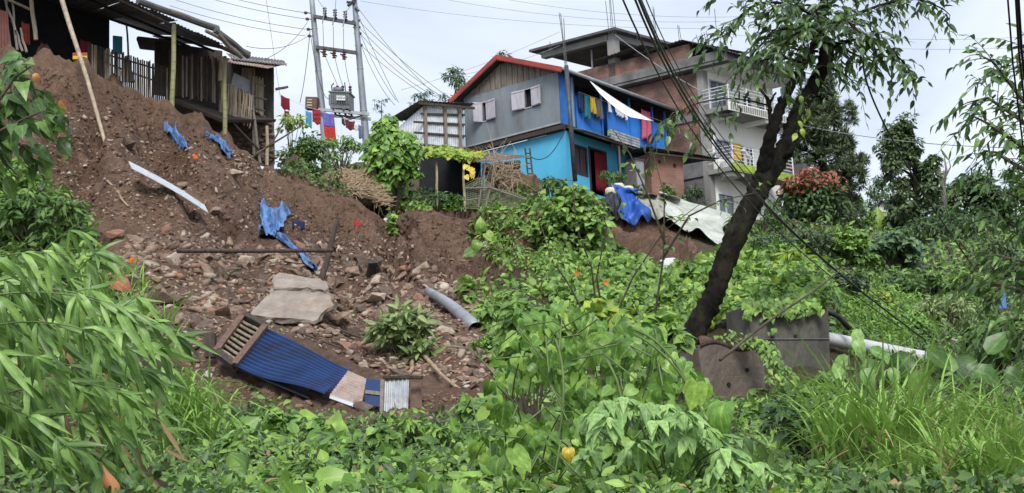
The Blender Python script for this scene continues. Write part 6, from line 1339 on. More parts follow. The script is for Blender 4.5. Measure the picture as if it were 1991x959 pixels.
# ================================================================ the big leaning tree
def big_tree():
    Y = 23.8; root = thing('leaning_tree', 'large dark leaning tree with forked trunk and drooping leaves', 'tree', P(1325, 722, Y))
    def limb(name, pts, par, mat='bark'):
        ps, rs = [], []
        W = [P(x, y, Y+dy) for x, y, r, dy in pts]; R = [r*.80*Y/FOC for x, y, r, dy in pts]
        for i in range(len(W)-1):
            for k in range(9):
                t = k/9; p0, p1, p2, p3 = W[max(i-1, 0)], W[i], W[i+1], W[min(i+2, len(W)-1)]
                q = (p1*2 + (p2-p0)*t + (p0*2-p1*5+p2*4-p3)*t*t + (p1*3-p0-p2*3+p3)*t**3)*.5; ps.append(q); rs.append((R[i]*(1-t)+R[i+1]*t)*rnd.uniform(.92, 1.09))
        ps.append(W[-1]); rs.append(R[-1]); m = MB(); m.tube(ps, rs, 18 if name == 'trunk' else 10)
        for v in m.v:                                   # knobbly bark
            f = (math.sin(v.x*31+v.z*9)*math.sin(v.z*23+v.y*17)*.020 + math.sin(v.z*57+v.x*41)*.011 + math.sin(v.x*95+v.z*14)*.008)*min(1, max(R)/.1); v.x += f; v.y += f*.7
        return m.build(name, mat, par, True), W
    tr, _ = limb('trunk', [(1318, 740, 42, .0), (1336, 690, 34, 0), (1352, 640, 28, 0), (1385, 580, 26, 0), (1408, 515, 25, 0), (1440, 440, 26, 0), (1468, 385, 26, 0), (1492, 338, 29, 0), (1530, 282, 23, 0), (1550, 222, 19, .1), (1582, 165, 18, .2), (1606, 112, 19, .2), (1596, 60, 13, .3), (1602, 5, 10, .3), (1625, -70, 7, .4)], root)
    limb('limb', [(1482, 352, 18, 0), (1490, 300, 18, -.2), (1508, 235, 14, -.3), (1532, 178, 12, -.3), (1562, 128, 9, -.2), (1582, 80, 6, -.1), (1590, 20, 4, 0)], root)
    limb('stub', [(1512, 308, 10, 0), (1535, 298, 8, -.2), (1542, 282, 3, -.2)], root); limb('stub', [(1502, 262, 8, -.3), (1497, 225, 6, -.35), (1494, 196, 5, -.35), (1480, 176, 2, -.4)], root); limb('stub', [(1497, 200, 4, -.35), (1508, 180, 2, -.3)], root)
    limb('root_flare', [(1345, 650, 22, -.05), (1325, 672, 18, -.2), (1308, 690, 8, -.3)], root)
    BR = [([(1600, 45, 5, .2), (1545, 12, 4, .0), (1475, 8, 3, -.3), (1420, 50, 2, -.5), (1392, 78, 1, -.5)], 15, 1.0), ([(1592, 70, 5, .2), (1525, 55, 4, .5), (1472, 95, 3, .6), (1442, 135, 1, .7)], 15, 1.0), ([(1565, 125, 5, -.2), (1520, 112, 3, -.6), (1478, 118, 2, -.8)], 7, .85),
          ([(1608, 95, 6, .2), (1662, 78, 4, .2), (1722, 92, 3, .4), (1762, 128, 2, .5), (1782, 160, 1, .5)], 16, 1.0), ([(1600, 60, 6, .3), (1690, 18, 4, .0), (1770, -2, 3, -.1), (1826, 14, 2, -.1), (1848, 30, 1, -.1)], 15, .95),
          ([(1602, 20, 5, .3), (1655, -22, 4, .5), (1740, -18, 2, .8)], 10, 1.0), ([(1604, 128, 4, .2), (1638, 142, 2, -.3), (1672, 172, 1, -.4)], 8, .75), ([(1552, 215, 4, -.2), (1566, 190, 2, -.5), (1562, 235, 1, -.55)], 6, .55),
          ([(1598, 80, 5, .2), (1560, 60, 3, -.6), (1520, 90, 2, -.9), (1490, 130, 1, -1)], 14, 1.0), ([(1606, 50, 5, .2), (1640, 40, 3, -.6), (1680, 70, 2, -.9)], 12, 1.0), ([(1600, 30, 5, .3), (1570, 10, 3, .9), (1520, 30, 2, 1.3)], 11, 1.0), ([(1604, 70, 5, .2), (1650, 100, 3, .9), (1700, 120, 2, 1.2)], 11, 1.0), ([(1590, 100, 4, .1), (1545, 95, 3, .3), (1500, 75, 2, .2)], 10, 1.0), ([(1600, 0, 5, .2), (1540, -25, 3, .2), (1440, -20, 2, .1), (1370, -10, 1, .1)], 10, .9)]
    m = MB(); lv = Lv()
    for pts, n, k in BR:
        b, W = limb('branch', pts, root, 'bark'); spray(m, lv, W, int(n*2.4), .56*k, .172*k, .36, .085, 1.3, .006)
    b, W = limb('branch', [(1494, 205, 2.5, -.4), (1430, 192, 1.6, -.8), (1360, 200, 1.3, -1.2), (1310, 226, 1.1, -1.3), (1275, 258, .8, -1.3)], root); spray(m, lv, W[2:], 14, .5, .17, .8, .09, .9, .005)
    b, W = limb('branch', [(1400, 196, 1.4, -1.0), (1390, 222, 1, -1.05), (1372, 250, .8, -1.1)], root); spray(m, lv, W, 6, .45, .16, .8, .09, .8, .005)
    tag(m.build('twigs', 'twig', root, True), kind='stuff'); leaves(lv, OVATE, 'lf_tree', 'foliage', root, 300, .68, 'stuff')
    l2 = Lv()
    for (x, y) in ((1556, 186), (1560, 205), (1564, 222), (1552, 235), (1558, 250), (1570, 212), (1548, 258)): l2.add(np.array(P(x, y, Y-.55)), np.array([rnd.gauss(0, .3), 0, -1]), np.array([rnd.gauss(0, .3), -1, .3]), .15)
    leaves(l2, OVATE, 'lf_lime', 'yellowing_foliage', root, 7)
big_tree()
# ================================================================ right-edge tree
def right_tree():
    Y = 14.5; root = thing('leafy_tree', 'bright leafy tree leaning in from the right edge of the frame', 'tree', P(2080, 760, Y)); m = MB(); lv = Lv()
    def br(pts, n, k=1.0, r=6):
        W = [P(x, y, Y+d) for x, y, d in pts]; R = [max(.006, r*Y/FOC*(1-.8*i/(len(W)-1))) for i in range(len(W))]; MB().tube(W, R, 7).build('branch', 'twig', root, True); spray(m, lv, W, int(n*2.3), .45*k, .125*k, .35, .07, 1.0, .005)
    tb = P(2095, 840, Y); tb.z = ground_z(tb.x, tb.y)-.2; MB().tube([tb, P(2060, 560, Y), P(2040, 300, Y), P(2030, 60, Y)], [.16, .13, .09, .04], 10).build('trunk', 'bark', root, True)
    for pts, n in (([(2040, 250, 0), (1985, 190, -.1), (1930, 120, -.3), (1900, 105, -.4)], 10), ([(2040, 280, 0), (1980, 230, .2), (1920, 190, .3), (1880, 200, .3)], 10), ([(2045, 330, 0), (1980, 280, -.3), (1920, 240, -.5), (1890, 225, -.5)], 9), ([(2050, 400, 0), (1990, 330, .2), (1940, 300, .3), (1910, 310, .4)], 9), ([(2050, 420, 0), (1990, 390, -.3), (1950, 370, -.4)], 8),
                   ([(2055, 500, 0), (2000, 450, .1), (1950, 430, .2), (1925, 410, .2)], 9), ([(2060, 560, 0), (2000, 510, -.3), (1950, 500, -.5)], 9), ([(2065, 600, 0), (2000, 570, .2), (1950, 560, .3), (1920, 585, .3)], 9), ([(2070, 650, 0), (2000, 620, -.3), (1960, 620, -.4)], 8), ([(2030, 120, 0), (2000, 100, .2), (1985, 140, .3)], 7), ([(2060, 540, 0), (1980, 540, .6), (1900, 520, .9), (1880, 540, 1)], 8), ([(2070, 680, 0), (2010, 660, .1), (1940, 660, .2)], 8)):
        br(pts, n)
    tag(m.build('twigs', 'twig', root, True), kind='stuff'); leaves(lv, LANCE, 'lf_right', 'foliage', root, 300, 1.0, 'stuff')
right_tree()
def left_shrub():
    Y = 15.0; root = thing('broad_leaf_shrub', 'broad-leaved branch with glossy green leaves at the upper left edge', 'shrub', P(-90, 420, Y)); m = MB(); lv = Lv()
    for pts, n in (([(-80, 330, 0), (-20, 220, -.1), (30, 150, -.2), (60, 130, -.2)], 6), ([(-80, 300, 0), (0, 210, .1), (60, 170, .1), (90, 180, .1)], 6), ([(-80, 340, 0), (-10, 260, -.3), (50, 230, -.4), (85, 215, -.4)], 5), ([(-80, 250, 0), (-20, 150, .2), (20, 130, .2)], 5), ([(-80, 380, 0), (-20, 290, .1), (20, 270, .1), (50, 290, .1)], 4)):
        W = [P(x, y, Y+d) for x, y, d in pts]; MB().tube(W, [.022, .017, .012, .007][:len(W)], 6).build('branch', 'twig', root, True); spray(m, lv, W, n*2, .34, .23, .6, .07, .9, .006)
    tag(m.build('twigs', 'twig', root, True), kind='stuff'); leaves(lv, BROAD, 'lf_right', 'foliage', root, 300, .85, 'stuff')
    l2 = Lv(); l2.add(np.array([P(68, 142, Y-.5), P(117, 195, Y-.5)]), np.array([[.3, 0, -1], [.5, 0, -.9]]), TOW, .11); leaves(l2, BROAD, 'lf_rust', 'brown_foliage', root, 2)
left_shrub()
# ================================================================ foreground left: bamboo and grasses
def bamboo():
    Y = 10.0; root = thing('bamboo_clump', 'arching bamboo with long lance leaves filling the lower left corner', 'bamboo', P(-120, 1050, Y)); lv = Lv(); m = MB()
    r = random.Random(4); starts = []
    for i in range(40):
        t = i/39; y0 = 560+t*430 + r.uniform(-40, 40); x0 = -70 + r.uniform(-40, 60)
        reach = r.uniform(90, 300)*(1 if y0 < 900 else .75); x1 = x0+60+reach; y1 = y0 + r.uniform(-70, 110); dY = r.uniform(-1.3, 1.6)
        starts.append((x0, y0, x1, y1, dY))
    starts += [(60, 780, 330, 620, .2), (80, 800, 300, 660, .5), (120, 900, 340, 700, .8), (40, 700, 210, 470, .6), (150, 960, 320, 800, .4), (-40, 640, 160, 430, 1.0), (100, 760, 290, 560, 1.2), (160, 880, 360, 640, .3), (200, 900, 300, 720, 1.0), (120, 1000, 260, 830, -.4), (20, 1000, 150, 850, -.8), (-40, 560, 140, 520, .4), (30, 620, 200, 560, .2), (300, 1010, 470, 905, -.5), (20, 940, 200, 790, .2)]
    for (x0, y0, x1, y1, dY) in starts:
        a, b = P(x0, y0, Y+dY), P(x1, y1, Y+dY+r.uniform(-.4, .4)); L = (b-a).length; mid = lerp(a, b, .5)+Vector((0, 0, .16*L)); n = 8
        c = [a*(1-t)**2 + mid*2*t*(1-t) + b*t*t for t in [q/n for q in range(n+1)]]; m.tube(c, [.007*(1-.6*q/n) for q in range(n+1)], 5, False)
        nl = max(3, int(L/.17)); cx = math.atan2(b.z-a.z, b.x-a.x)
        for q in range(nl):
            t = .10+.90*(q+r.random()*.5)/nl; j = min(int(t*n), n-1); p = lerp(c[j], c[j+1], min(1, t*n-j)); k = r.choice((3, 4, 4, 5)); tilt = r.uniform(-.5, .5)
            base = cx*.45 - .85 + r.gauss(0, .28)                         # the fan hangs between the cane's line and plumb
            for w_ in range(k):
                ang = base + (w_-(k-1)/2)*r.uniform(.30, .52) + r.gauss(0, .08); ln = r.uniform(.20, .36)*(1-.18*abs(w_-(k-1)/2))
                d = Vector((math.cos(ang), tilt+r.gauss(0, .25), math.sin(ang)-.12)); lv.add(np.array(p+Vector((0, r.gauss(0, .02), 0))), np.array(d), np.array([r.gauss(.15, .35), -.75, .55+r.gauss(0, .35)]), ln*1.1)
    m.build('canes', 'stem_green', root, True); leaves(lv, BAMB, 'lf_bamboo', 'foliage', root, 300, 1.25, 'stuff')
    l2 = Lv()
    for _ in range(46): l2.add(np.array(P(r.uniform(-10, 330), r.uniform(560, 960), Y+r.uniform(-.6, .8))), np.array([r.gauss(.3, .5), r.gauss(0, .3), -.8]), np.array([r.gauss(0, .4), -.8, .5]), r.uniform(.14, .28))
    leaves(l2, BAMB, 'lf_dry', 'dry_foliage', root, 0, 1.1, 'stuff')
bamboo()
def grass(label, spots, L, W, mat='lf_grass', name='grass_clump', cat='grass', n=90, rad=.25, group=None, n_obj=0, lean=.25, Y=None, droop=(.35, .9), stiff=.85, straw=0.0):
    c = GP(*spots[0]) if Y is None else P(spots[0][0], spots[0][1], Y)
    root = thing(name, label, cat, c, group); B = []
    for s in spots:
        b = GP(*s) if Y is None else P(s[0], s[1], Y)
        for _ in range(n): a, q = rnd.uniform(0, 6.28), rad*math.sqrt(rnd.random()); B.append((b.x+math.cos(a)*q, b.y+math.sin(a)*q, b.z-.05))
    N = len(B); blades(B, RG.uniform(L*.55, L*1.1, N), RG.uniform(W*.6, W*1.2, N), lean, mat, 'blades', root, n_obj, kind='stuff' if N > n_obj else None, droop=droop, stiff=stiff)
    if straw: B2 = [B[i] for i in RG.permutation(N)[:int(N*straw)]]; blades(B2, RG.uniform(L*.5, L*1.0, len(B2)), W*.6, lean*1.6, 'lf_dry', 'dry_blades', root, 0, kind='stuff', droop=(.2, 1.3), stiff=stiff*.9)
    return root
grass('thin light grass growing behind the bamboo at the rubble edge', [(215, 560), (240, 600), (265, 640), (285, 690), (230, 640), (200, 600)], 1.5, .018, n=60, rad=.8)
grass('drooping reed grass at the right side of the bamboo', [(300, 800), (330, 790), (280, 830), (345, 830), (310, 870)], 1.0, .014, n=60, rad=.5, Y=14, droop=(.6, 1.2))
grass('fine grass at the foot of the bamboo by the rubble', [(330, 740), (350, 770), (370, 800), (350, 850), (330, 900)], .7, .010, n=60, rad=.6, droop=(.5, 1.0))
# right foreground grass
for i, (lab, sp, L, Y, n) in enumerate((('tall arching grass clump, biggest in the right foreground', [(1690, 920), (1730, 910), (1770, 915), (1720, 935), (1660, 925)], 1.15, 10.8, 110), ('arching grass at the lower right corner', [(1880, 975), (1930, 975), (1970, 965), (1850, 985), (1990, 985), (1800, 990)], .85, 9.6, 90), ('finer grass right of the biggest clump', [(1830, 880), (1880, 870), (1930, 870), (1970, 880)], .9, 12.2, 100), ('loose grass left of the biggest clump', [(1600, 880), (1630, 870), (1560, 860)], .6, 12.5, 60))):
    grass(lab, sp, L, .0115, 'lf_grass', n=int(n*.55), rad=.30, Y=Y, n_obj=90 if i == 0 else 0, droop=(.25, 1.15), lean=.34, stiff=1.08, straw=.12, group='grass clumps right foreground')
# ================================================================ heart-leaved climber, centre foreground
def heart_vine():
    root = thing('heart_leaf_climber', 'tangled climber with big heart-shaped leaves in the centre foreground', 'climber', P(1120, 960, 10)); lv = Lv(); m = MB()
    POLY = [(950, 740), (965, 690), (1010, 640), (990, 600), (1050, 560), (1130, 600), (1200, 620), (1290, 640), (1320, 690), (1360, 720), (1400, 800), (1390, 860), (1330, 930), (1270, 970), (1040, 985), (960, 950), (925, 860)]
    pts = np.stack([RG.uniform(920, 1410, 5200), RG.uniform(550, 985, 5200)], 1); f = vnoise(pts[:, 0]/55, pts[:, 1]/45, np.zeros(len(pts)), 5); pts = pts[inpoly(pts, POLY) & (f > -.45)][:1500]
    for i, (x, y) in enumerate(pts):
        dep = 10.8 - (y-560)/430*1.6 + rnd.uniform(-.3, 1.3) - .35*float(vnoise(np.array([x/80]), np.array([y/70]), np.array([3.0]), 9)[0]); p = P(x, y, dep); deep = rnd.random()
        lv.add(np.array(p), np.array([rnd.gauss(0, .55), rnd.gauss(-.1, .3), -.75+rnd.gauss(0, .35)]), np.array([rnd.gauss(0, .6), -.6, .55+rnd.gauss(0, .45)]), .055+.085*rnd.random()**1.4)
    for _ in range(70):
        x, y = pts[rnd.randrange(len(pts))]; x2, y2 = x+rnd.uniform(-130, 130), y+rnd.uniform(-60, 160); Y0 = 10.4-(y-560)/430*1.5; a, b = P(x, y, Y0), P(x2, y2, Y0+.3); k = lerp(a, b, .5)+Vector((0, 0, rnd.uniform(.02, .18)))
        m.tube([a, lerp(a, k, .6), k, lerp(k, b, .5), b], [.005]*5, 4, False)
    for (x0, y0, x1, y1, x2, y2) in ((1230, 640, 1310, 660, 1370, 820), (1235, 650, 1330, 700, 1375, 830), (1060, 960, 1120, 760, 1080, 660), (1180, 900, 1240, 800, 1180, 700)):
        a, k, b = P(x0, y0, 9.6), P(x1, y1, 9.5), P(x2, y2, 9.6); m.tube([a*(1-t)**2+k*2*t*(1-t)+b*t*t for t in [q/10 for q in range(11)]], [.008]*11, 5)
    m.build('vines', 'stem_green', root, True); leaves(lv, HEART, 'lf_heart', 'foliage', root, 300, 1.0, 'stuff')
    l2 = Lv()
    for (x, y, s) in ((1408, 815, .20), (1355, 775, .16), (1000, 900, .17), (970, 920, .16), (1235, 905, .15), (1320, 900, .17)): l2.add(np.array(P(x, y-30, 9.0)), np.array([rnd.gauss(0, .3), -.1, -1]), np.array([rnd.gauss(0, .5), -1, .3]), s)
    leaves(l2, HEART, 'lf_heart', 'large_foliage', root, 7)
    l3 = Lv()
    for (x, y) in ((1105, 890),): l3.add(np.array(P(x, y-18, 8.9)), np.array([rnd.gauss(0, .3), -.1, -1]), np.array([rnd.gauss(0, .5), -1, .3]), .085)
    leaves(l3, HEART, 'lf_yellow', 'yellow_foliage', root, 1)
heart_vine()
def pale_shrub():
    root = thing('drooping_shrub', 'pale green shrub with drooping pointed leaf rosettes at the lower centre right', 'shrub', P(1330, 1010, 9)); lv = Lv(); dk = Lv(); m = MB()
    C = [(1150, 800), (1175, 775), (1205, 790), (1160, 835), (1150, 870), (1215, 770), (1262, 792), (1290, 785), (1275, 815), (1330, 800), (1350, 815), (1300, 845), (1320, 862), (1360, 850), (1395, 850), (1430, 862), (1240, 855), (1225, 870), (1420, 890), (1450, 905), (1390, 900), (1470, 930), (1500, 945), (1440, 940), (1520, 960), (1185, 810), (1340, 845), (1405, 870), (1465, 895), (1490, 915), (1372, 830), (1255, 780), (1310, 800)]
    hub = P(1310, 990, 9.3)
    for (x, y) in C:
        c = P(x, y, 8.7+rnd.uniform(-.25, .35)); n = rnd.randint(7, 11)
        for k in range(n):
            a = rnd.uniform(0, 6.28); d = Vector((math.cos(a)*.75, math.sin(a)*.6-.15, -.62+rnd.gauss(0, .25))); lv.add(np.array(c + d*.02), np.array(d), np.array([d.x*.6, -.45+d.y*.3, .8]), rnd.uniform(.09, .16))
        if rnd.random() < .6: m.tube([c, lerp(c, hub, .4)+Vector((0, .1, .08)), hub], [.004, .006, .010], 4, False)
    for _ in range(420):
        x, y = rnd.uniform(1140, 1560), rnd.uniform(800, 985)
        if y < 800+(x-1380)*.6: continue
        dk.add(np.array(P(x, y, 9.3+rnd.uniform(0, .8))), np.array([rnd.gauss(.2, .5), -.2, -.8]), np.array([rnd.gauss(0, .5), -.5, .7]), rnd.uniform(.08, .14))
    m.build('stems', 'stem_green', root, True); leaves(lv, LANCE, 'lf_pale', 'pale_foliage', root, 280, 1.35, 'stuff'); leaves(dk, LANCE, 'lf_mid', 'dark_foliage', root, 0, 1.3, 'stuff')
pale_shrub()
def tall_shrub():
    """straggly upright plants behind the climber, bare stems with sparse leaves and orange flowers"""
    root = thing('straggly_shrub', 'thin bare-stemmed shrub with sparse leaves and orange flowers mid-slope', 'shrub', P(1160, 640, 16)); lv = Lv(); m = MB()
    for pts in ([(1165, 640), (1150, 520), (1120, 440), (1112, 330)], [(1175, 630), (1160, 540), (1180, 440), (1150, 380)], [(1270, 640), (1290, 500), (1292, 380), (1270, 300)], [(1190, 630), (1230, 540), (1290, 450), (1370, 390)], [(1150, 640), (1110, 560), (1070, 500), (1050, 430)], [(1290, 500), (1340, 420), (1400, 390), (1470, 375)], [(1292, 470), (1260, 380), (1225, 300), (1190, 250)], [(1085, 650), (1060, 590), (1000, 560), (960, 560)]):
        W = [P(x, y, 16-.002*(640-y)) for x, y in pts]; g = Vector((W[0].x, W[0].y+.05, ground_z(W[0].x, W[0].y)-.05)); MB().tube(([g] if pts[0][1] > 600 else [W[0]+Vector((0, .02, -.02))])+W, [.017, .014, .010, .007, .003], 6).build('stem', 'twig', root, True); spray(m, lv, W[1:], 5, .28, .075, .5, .12, 1.0, .003)
    tag(m.build('twigs', 'twig', root, True), kind='stuff'); leaves(lv, OVATE, 'lf_vine', 'foliage', root, 90, .9, 'stuff')
    for (x, y, s) in ((1122, 532, .020), (1178, 550, .017)):
        b = P(x, y, 15.8); F = MB()
        for k in range(6):
            a = k*1.047; d = Vector((math.cos(a), -.4, math.sin(a))); e = Vector((-math.sin(a), 0, math.cos(a)))*.5; F.add([b, b+(d+e)*s, b+d*s*1.7, b+(d-e)*s], [(0, 1, 2), (0, 2, 3)])
        F.build('flower', 'c_orange', root)
tall_shrub()
# ================================================================ ground cover
cover('weed_cover', 'leafy weeds covering the ground below the wrecked sheets', [(360, 800), (420, 790), (520, 800), (620, 825), (700, 840), (800, 840), (900, 830), (960, 780), (980, 1085), (330, 1085)], 4600, OVATE, (7, 19), 'lf_vine', .28, .5, .55, 3, 1.0, thin=.6)
cover('weed_cover', 'darker small weeds under the leafy weeds below the wreck', [(360, 800), (500, 800), (640, 830), (800, 840), (960, 790), (980, 1085), (330, 1085)], 3600, LANCE, (10, 26), 'lf_dark', .15, .45, .5, 4, 1.2)  # dark leaf colour deepens the understory in place of shade
cover('creeper', 'round-leaved creeper patches in the lower left centre', [(470, 810), (640, 835), (760, 845), (950, 830), (960, 1060), (420, 1060)], 380, HEART, (20, 42), 'lf_heart', .3, .6, .55, 3, 1.0, .6)
cover('vine_cover', 'pale green squash vines carpeting the slope behind the leaning tree', [(1080, 520), (1190, 480), (1300, 545), (1420, 500), (1560, 500), (1620, 580), (1600, 610), (1450, 640), (1360, 650), (1250, 620), (1150, 620), (1060, 590)], 7500, HEART, (9, 19), 'lf_vine', .3, .9, .35, 8, 1.0, .5)
cover('vine_cover', 'lime coloured creeper on the slope above the retaining wall', [(1150, 560), (1300, 560), (1480, 540), (1620, 590), (1480, 640), (1360, 670), (1200, 640)], 450, HEART, (9, 18), 'lf_lime', .35, .9, .35, 8, 1.0, .5)
cover('slope_weeds', 'mixed weeds covering the far right slope', [(1420, 460), (1560, 440), (1760, 450), (2350, 440), (2350, 740), (1850, 740), (1700, 720), (1610, 660), (1600, 590), (1480, 510)], 10500, LANCE, (7, 17), 'lf_vine', .35, .55, .25, 12, 1.3, .4, maxpx=20)
cover('slope_weeds', 'dark undergrowth among the weeds of the far right slope', [(1420, 450), (1760, 450), (2350, 440), (2350, 740), (1610, 680), (1480, 520)], 7600, OVATE, (7, 15), 'lf_dark', .3, .6, .25, 12, 1.0, .3)  # dark-coloured leaves stand in for shade between the weeds
cover('fern_cover', 'feathery fern patch in the middle of the right slope', [(1620, 590), (1700, 570), (1790, 600), (1830, 660), (1760, 690), (1640, 660)], 2600, LANCE, (12, 22), 'lf_grass', .5, .5, .4, 9, .6, .3)
cover('weed_cover', 'low weeds in the lower right foreground', [(1340, 800), (1480, 780), (1620, 740), (2200, 720), (2200, 1085), (1000, 1085)], 5600, OVATE, (9, 26), 'lf_mid', .2, .35, .5, 14, 1.0, thin=.55)
cover('weed_cover', 'brighter weeds in the lower right foreground', [(1340, 800), (1480, 785), (1620, 740), (1660, 900), (1560, 1085), (1000, 1085)], 2600, LANCE, (12, 28), 'lf_vine', .2, .36, .5, 14, 1.2)
cover('weed_cover', 'weeds on the ground behind the central climber', [(880, 560), (960, 540), (1080, 560), (1200, 600), (1330, 650), (1330, 800), (1100, 820), (960, 760), (940, 640)], 2600, OVATE, (12, 24), 'lf_vine', .25, .6, .45, 17, 1.0, thin=.5)
cover('bank_weeds', 'green plants hanging on the bank right of the bare scar', [(905, 470), (940, 420), (1060, 440), (1110, 500), (1100, 560), (1010, 540), (960, 520)], 1500, LANCE, (8, 16), 'lf_vine', .35, .4, .5, 19, 1.3, thin=.6)
cover('bank_grass', 'grass lip along the top edge of the earth bank', [(760, 398), (900, 400), (1060, 396), (1070, 412), (900, 412), (760, 412)], 1300, SMALL, (6, 12), 'lf_grass', .25, .1, .5, 20)
cover('terrace_weeds', 'weeds on the terrace between the straw heap and the houses', [(540, 330), (620, 300), (700, 330), (760, 380), (1060, 375), (1190, 400), (1180, 440), (1060, 400), (760, 400), (640, 380)], 2000, OVATE, (7, 13), 'lf_mid', .4, .3, .4, 22)
cover('left_weeds', 'dark leafy weeds on the slope at the left edge', [(-260, 250), (60, 350), (170, 420), (220, 520), (280, 640), (370, 760), (360, 1085), (-260, 1085)], 5200, OVATE, (10, 22), 'lf_mid', .4, .7, .4, 25, 1.0)
cover('left_weeds', 'bright weeds on the slope at the left edge', [(-20, 300), (40, 330), (150, 420), (200, 500), (150, 560), (-20, 560)], 900, OVATE, (14, 24), 'lf_vine', .5, .7, .4, 25, 1.0)
cover('leaf_litter', 'dead brown leaves scattered through the foreground weeds', [(360, 830), (960, 820), (1000, 960), (1400, 830), (1990, 780), (2000, 1085), (340, 1085)], 520, OVATE, (9, 20), 'lf_dry', .18, .25, .5, 41, .9)
cover('fine_weeds', 'fine feathery weeds mixed into the foreground', [(360, 815), (960, 820), (1000, 960), (1380, 830), (1660, 800), (1700, 1085), (340, 1085)], 3600, LANCE, (8, 16), 'lf_grass', .3, .4, .7, 43, .7, thin=.6)
cover('sprouts', 'sparse weed sprouts on the bare rubble', [(300, 450), (640, 480), (900, 540), (960, 640), (760, 700), (420, 650), (280, 560)], 110, LANCE, (8, 14), 'lf_grass', .06, 0, 1, 30, 1.2)
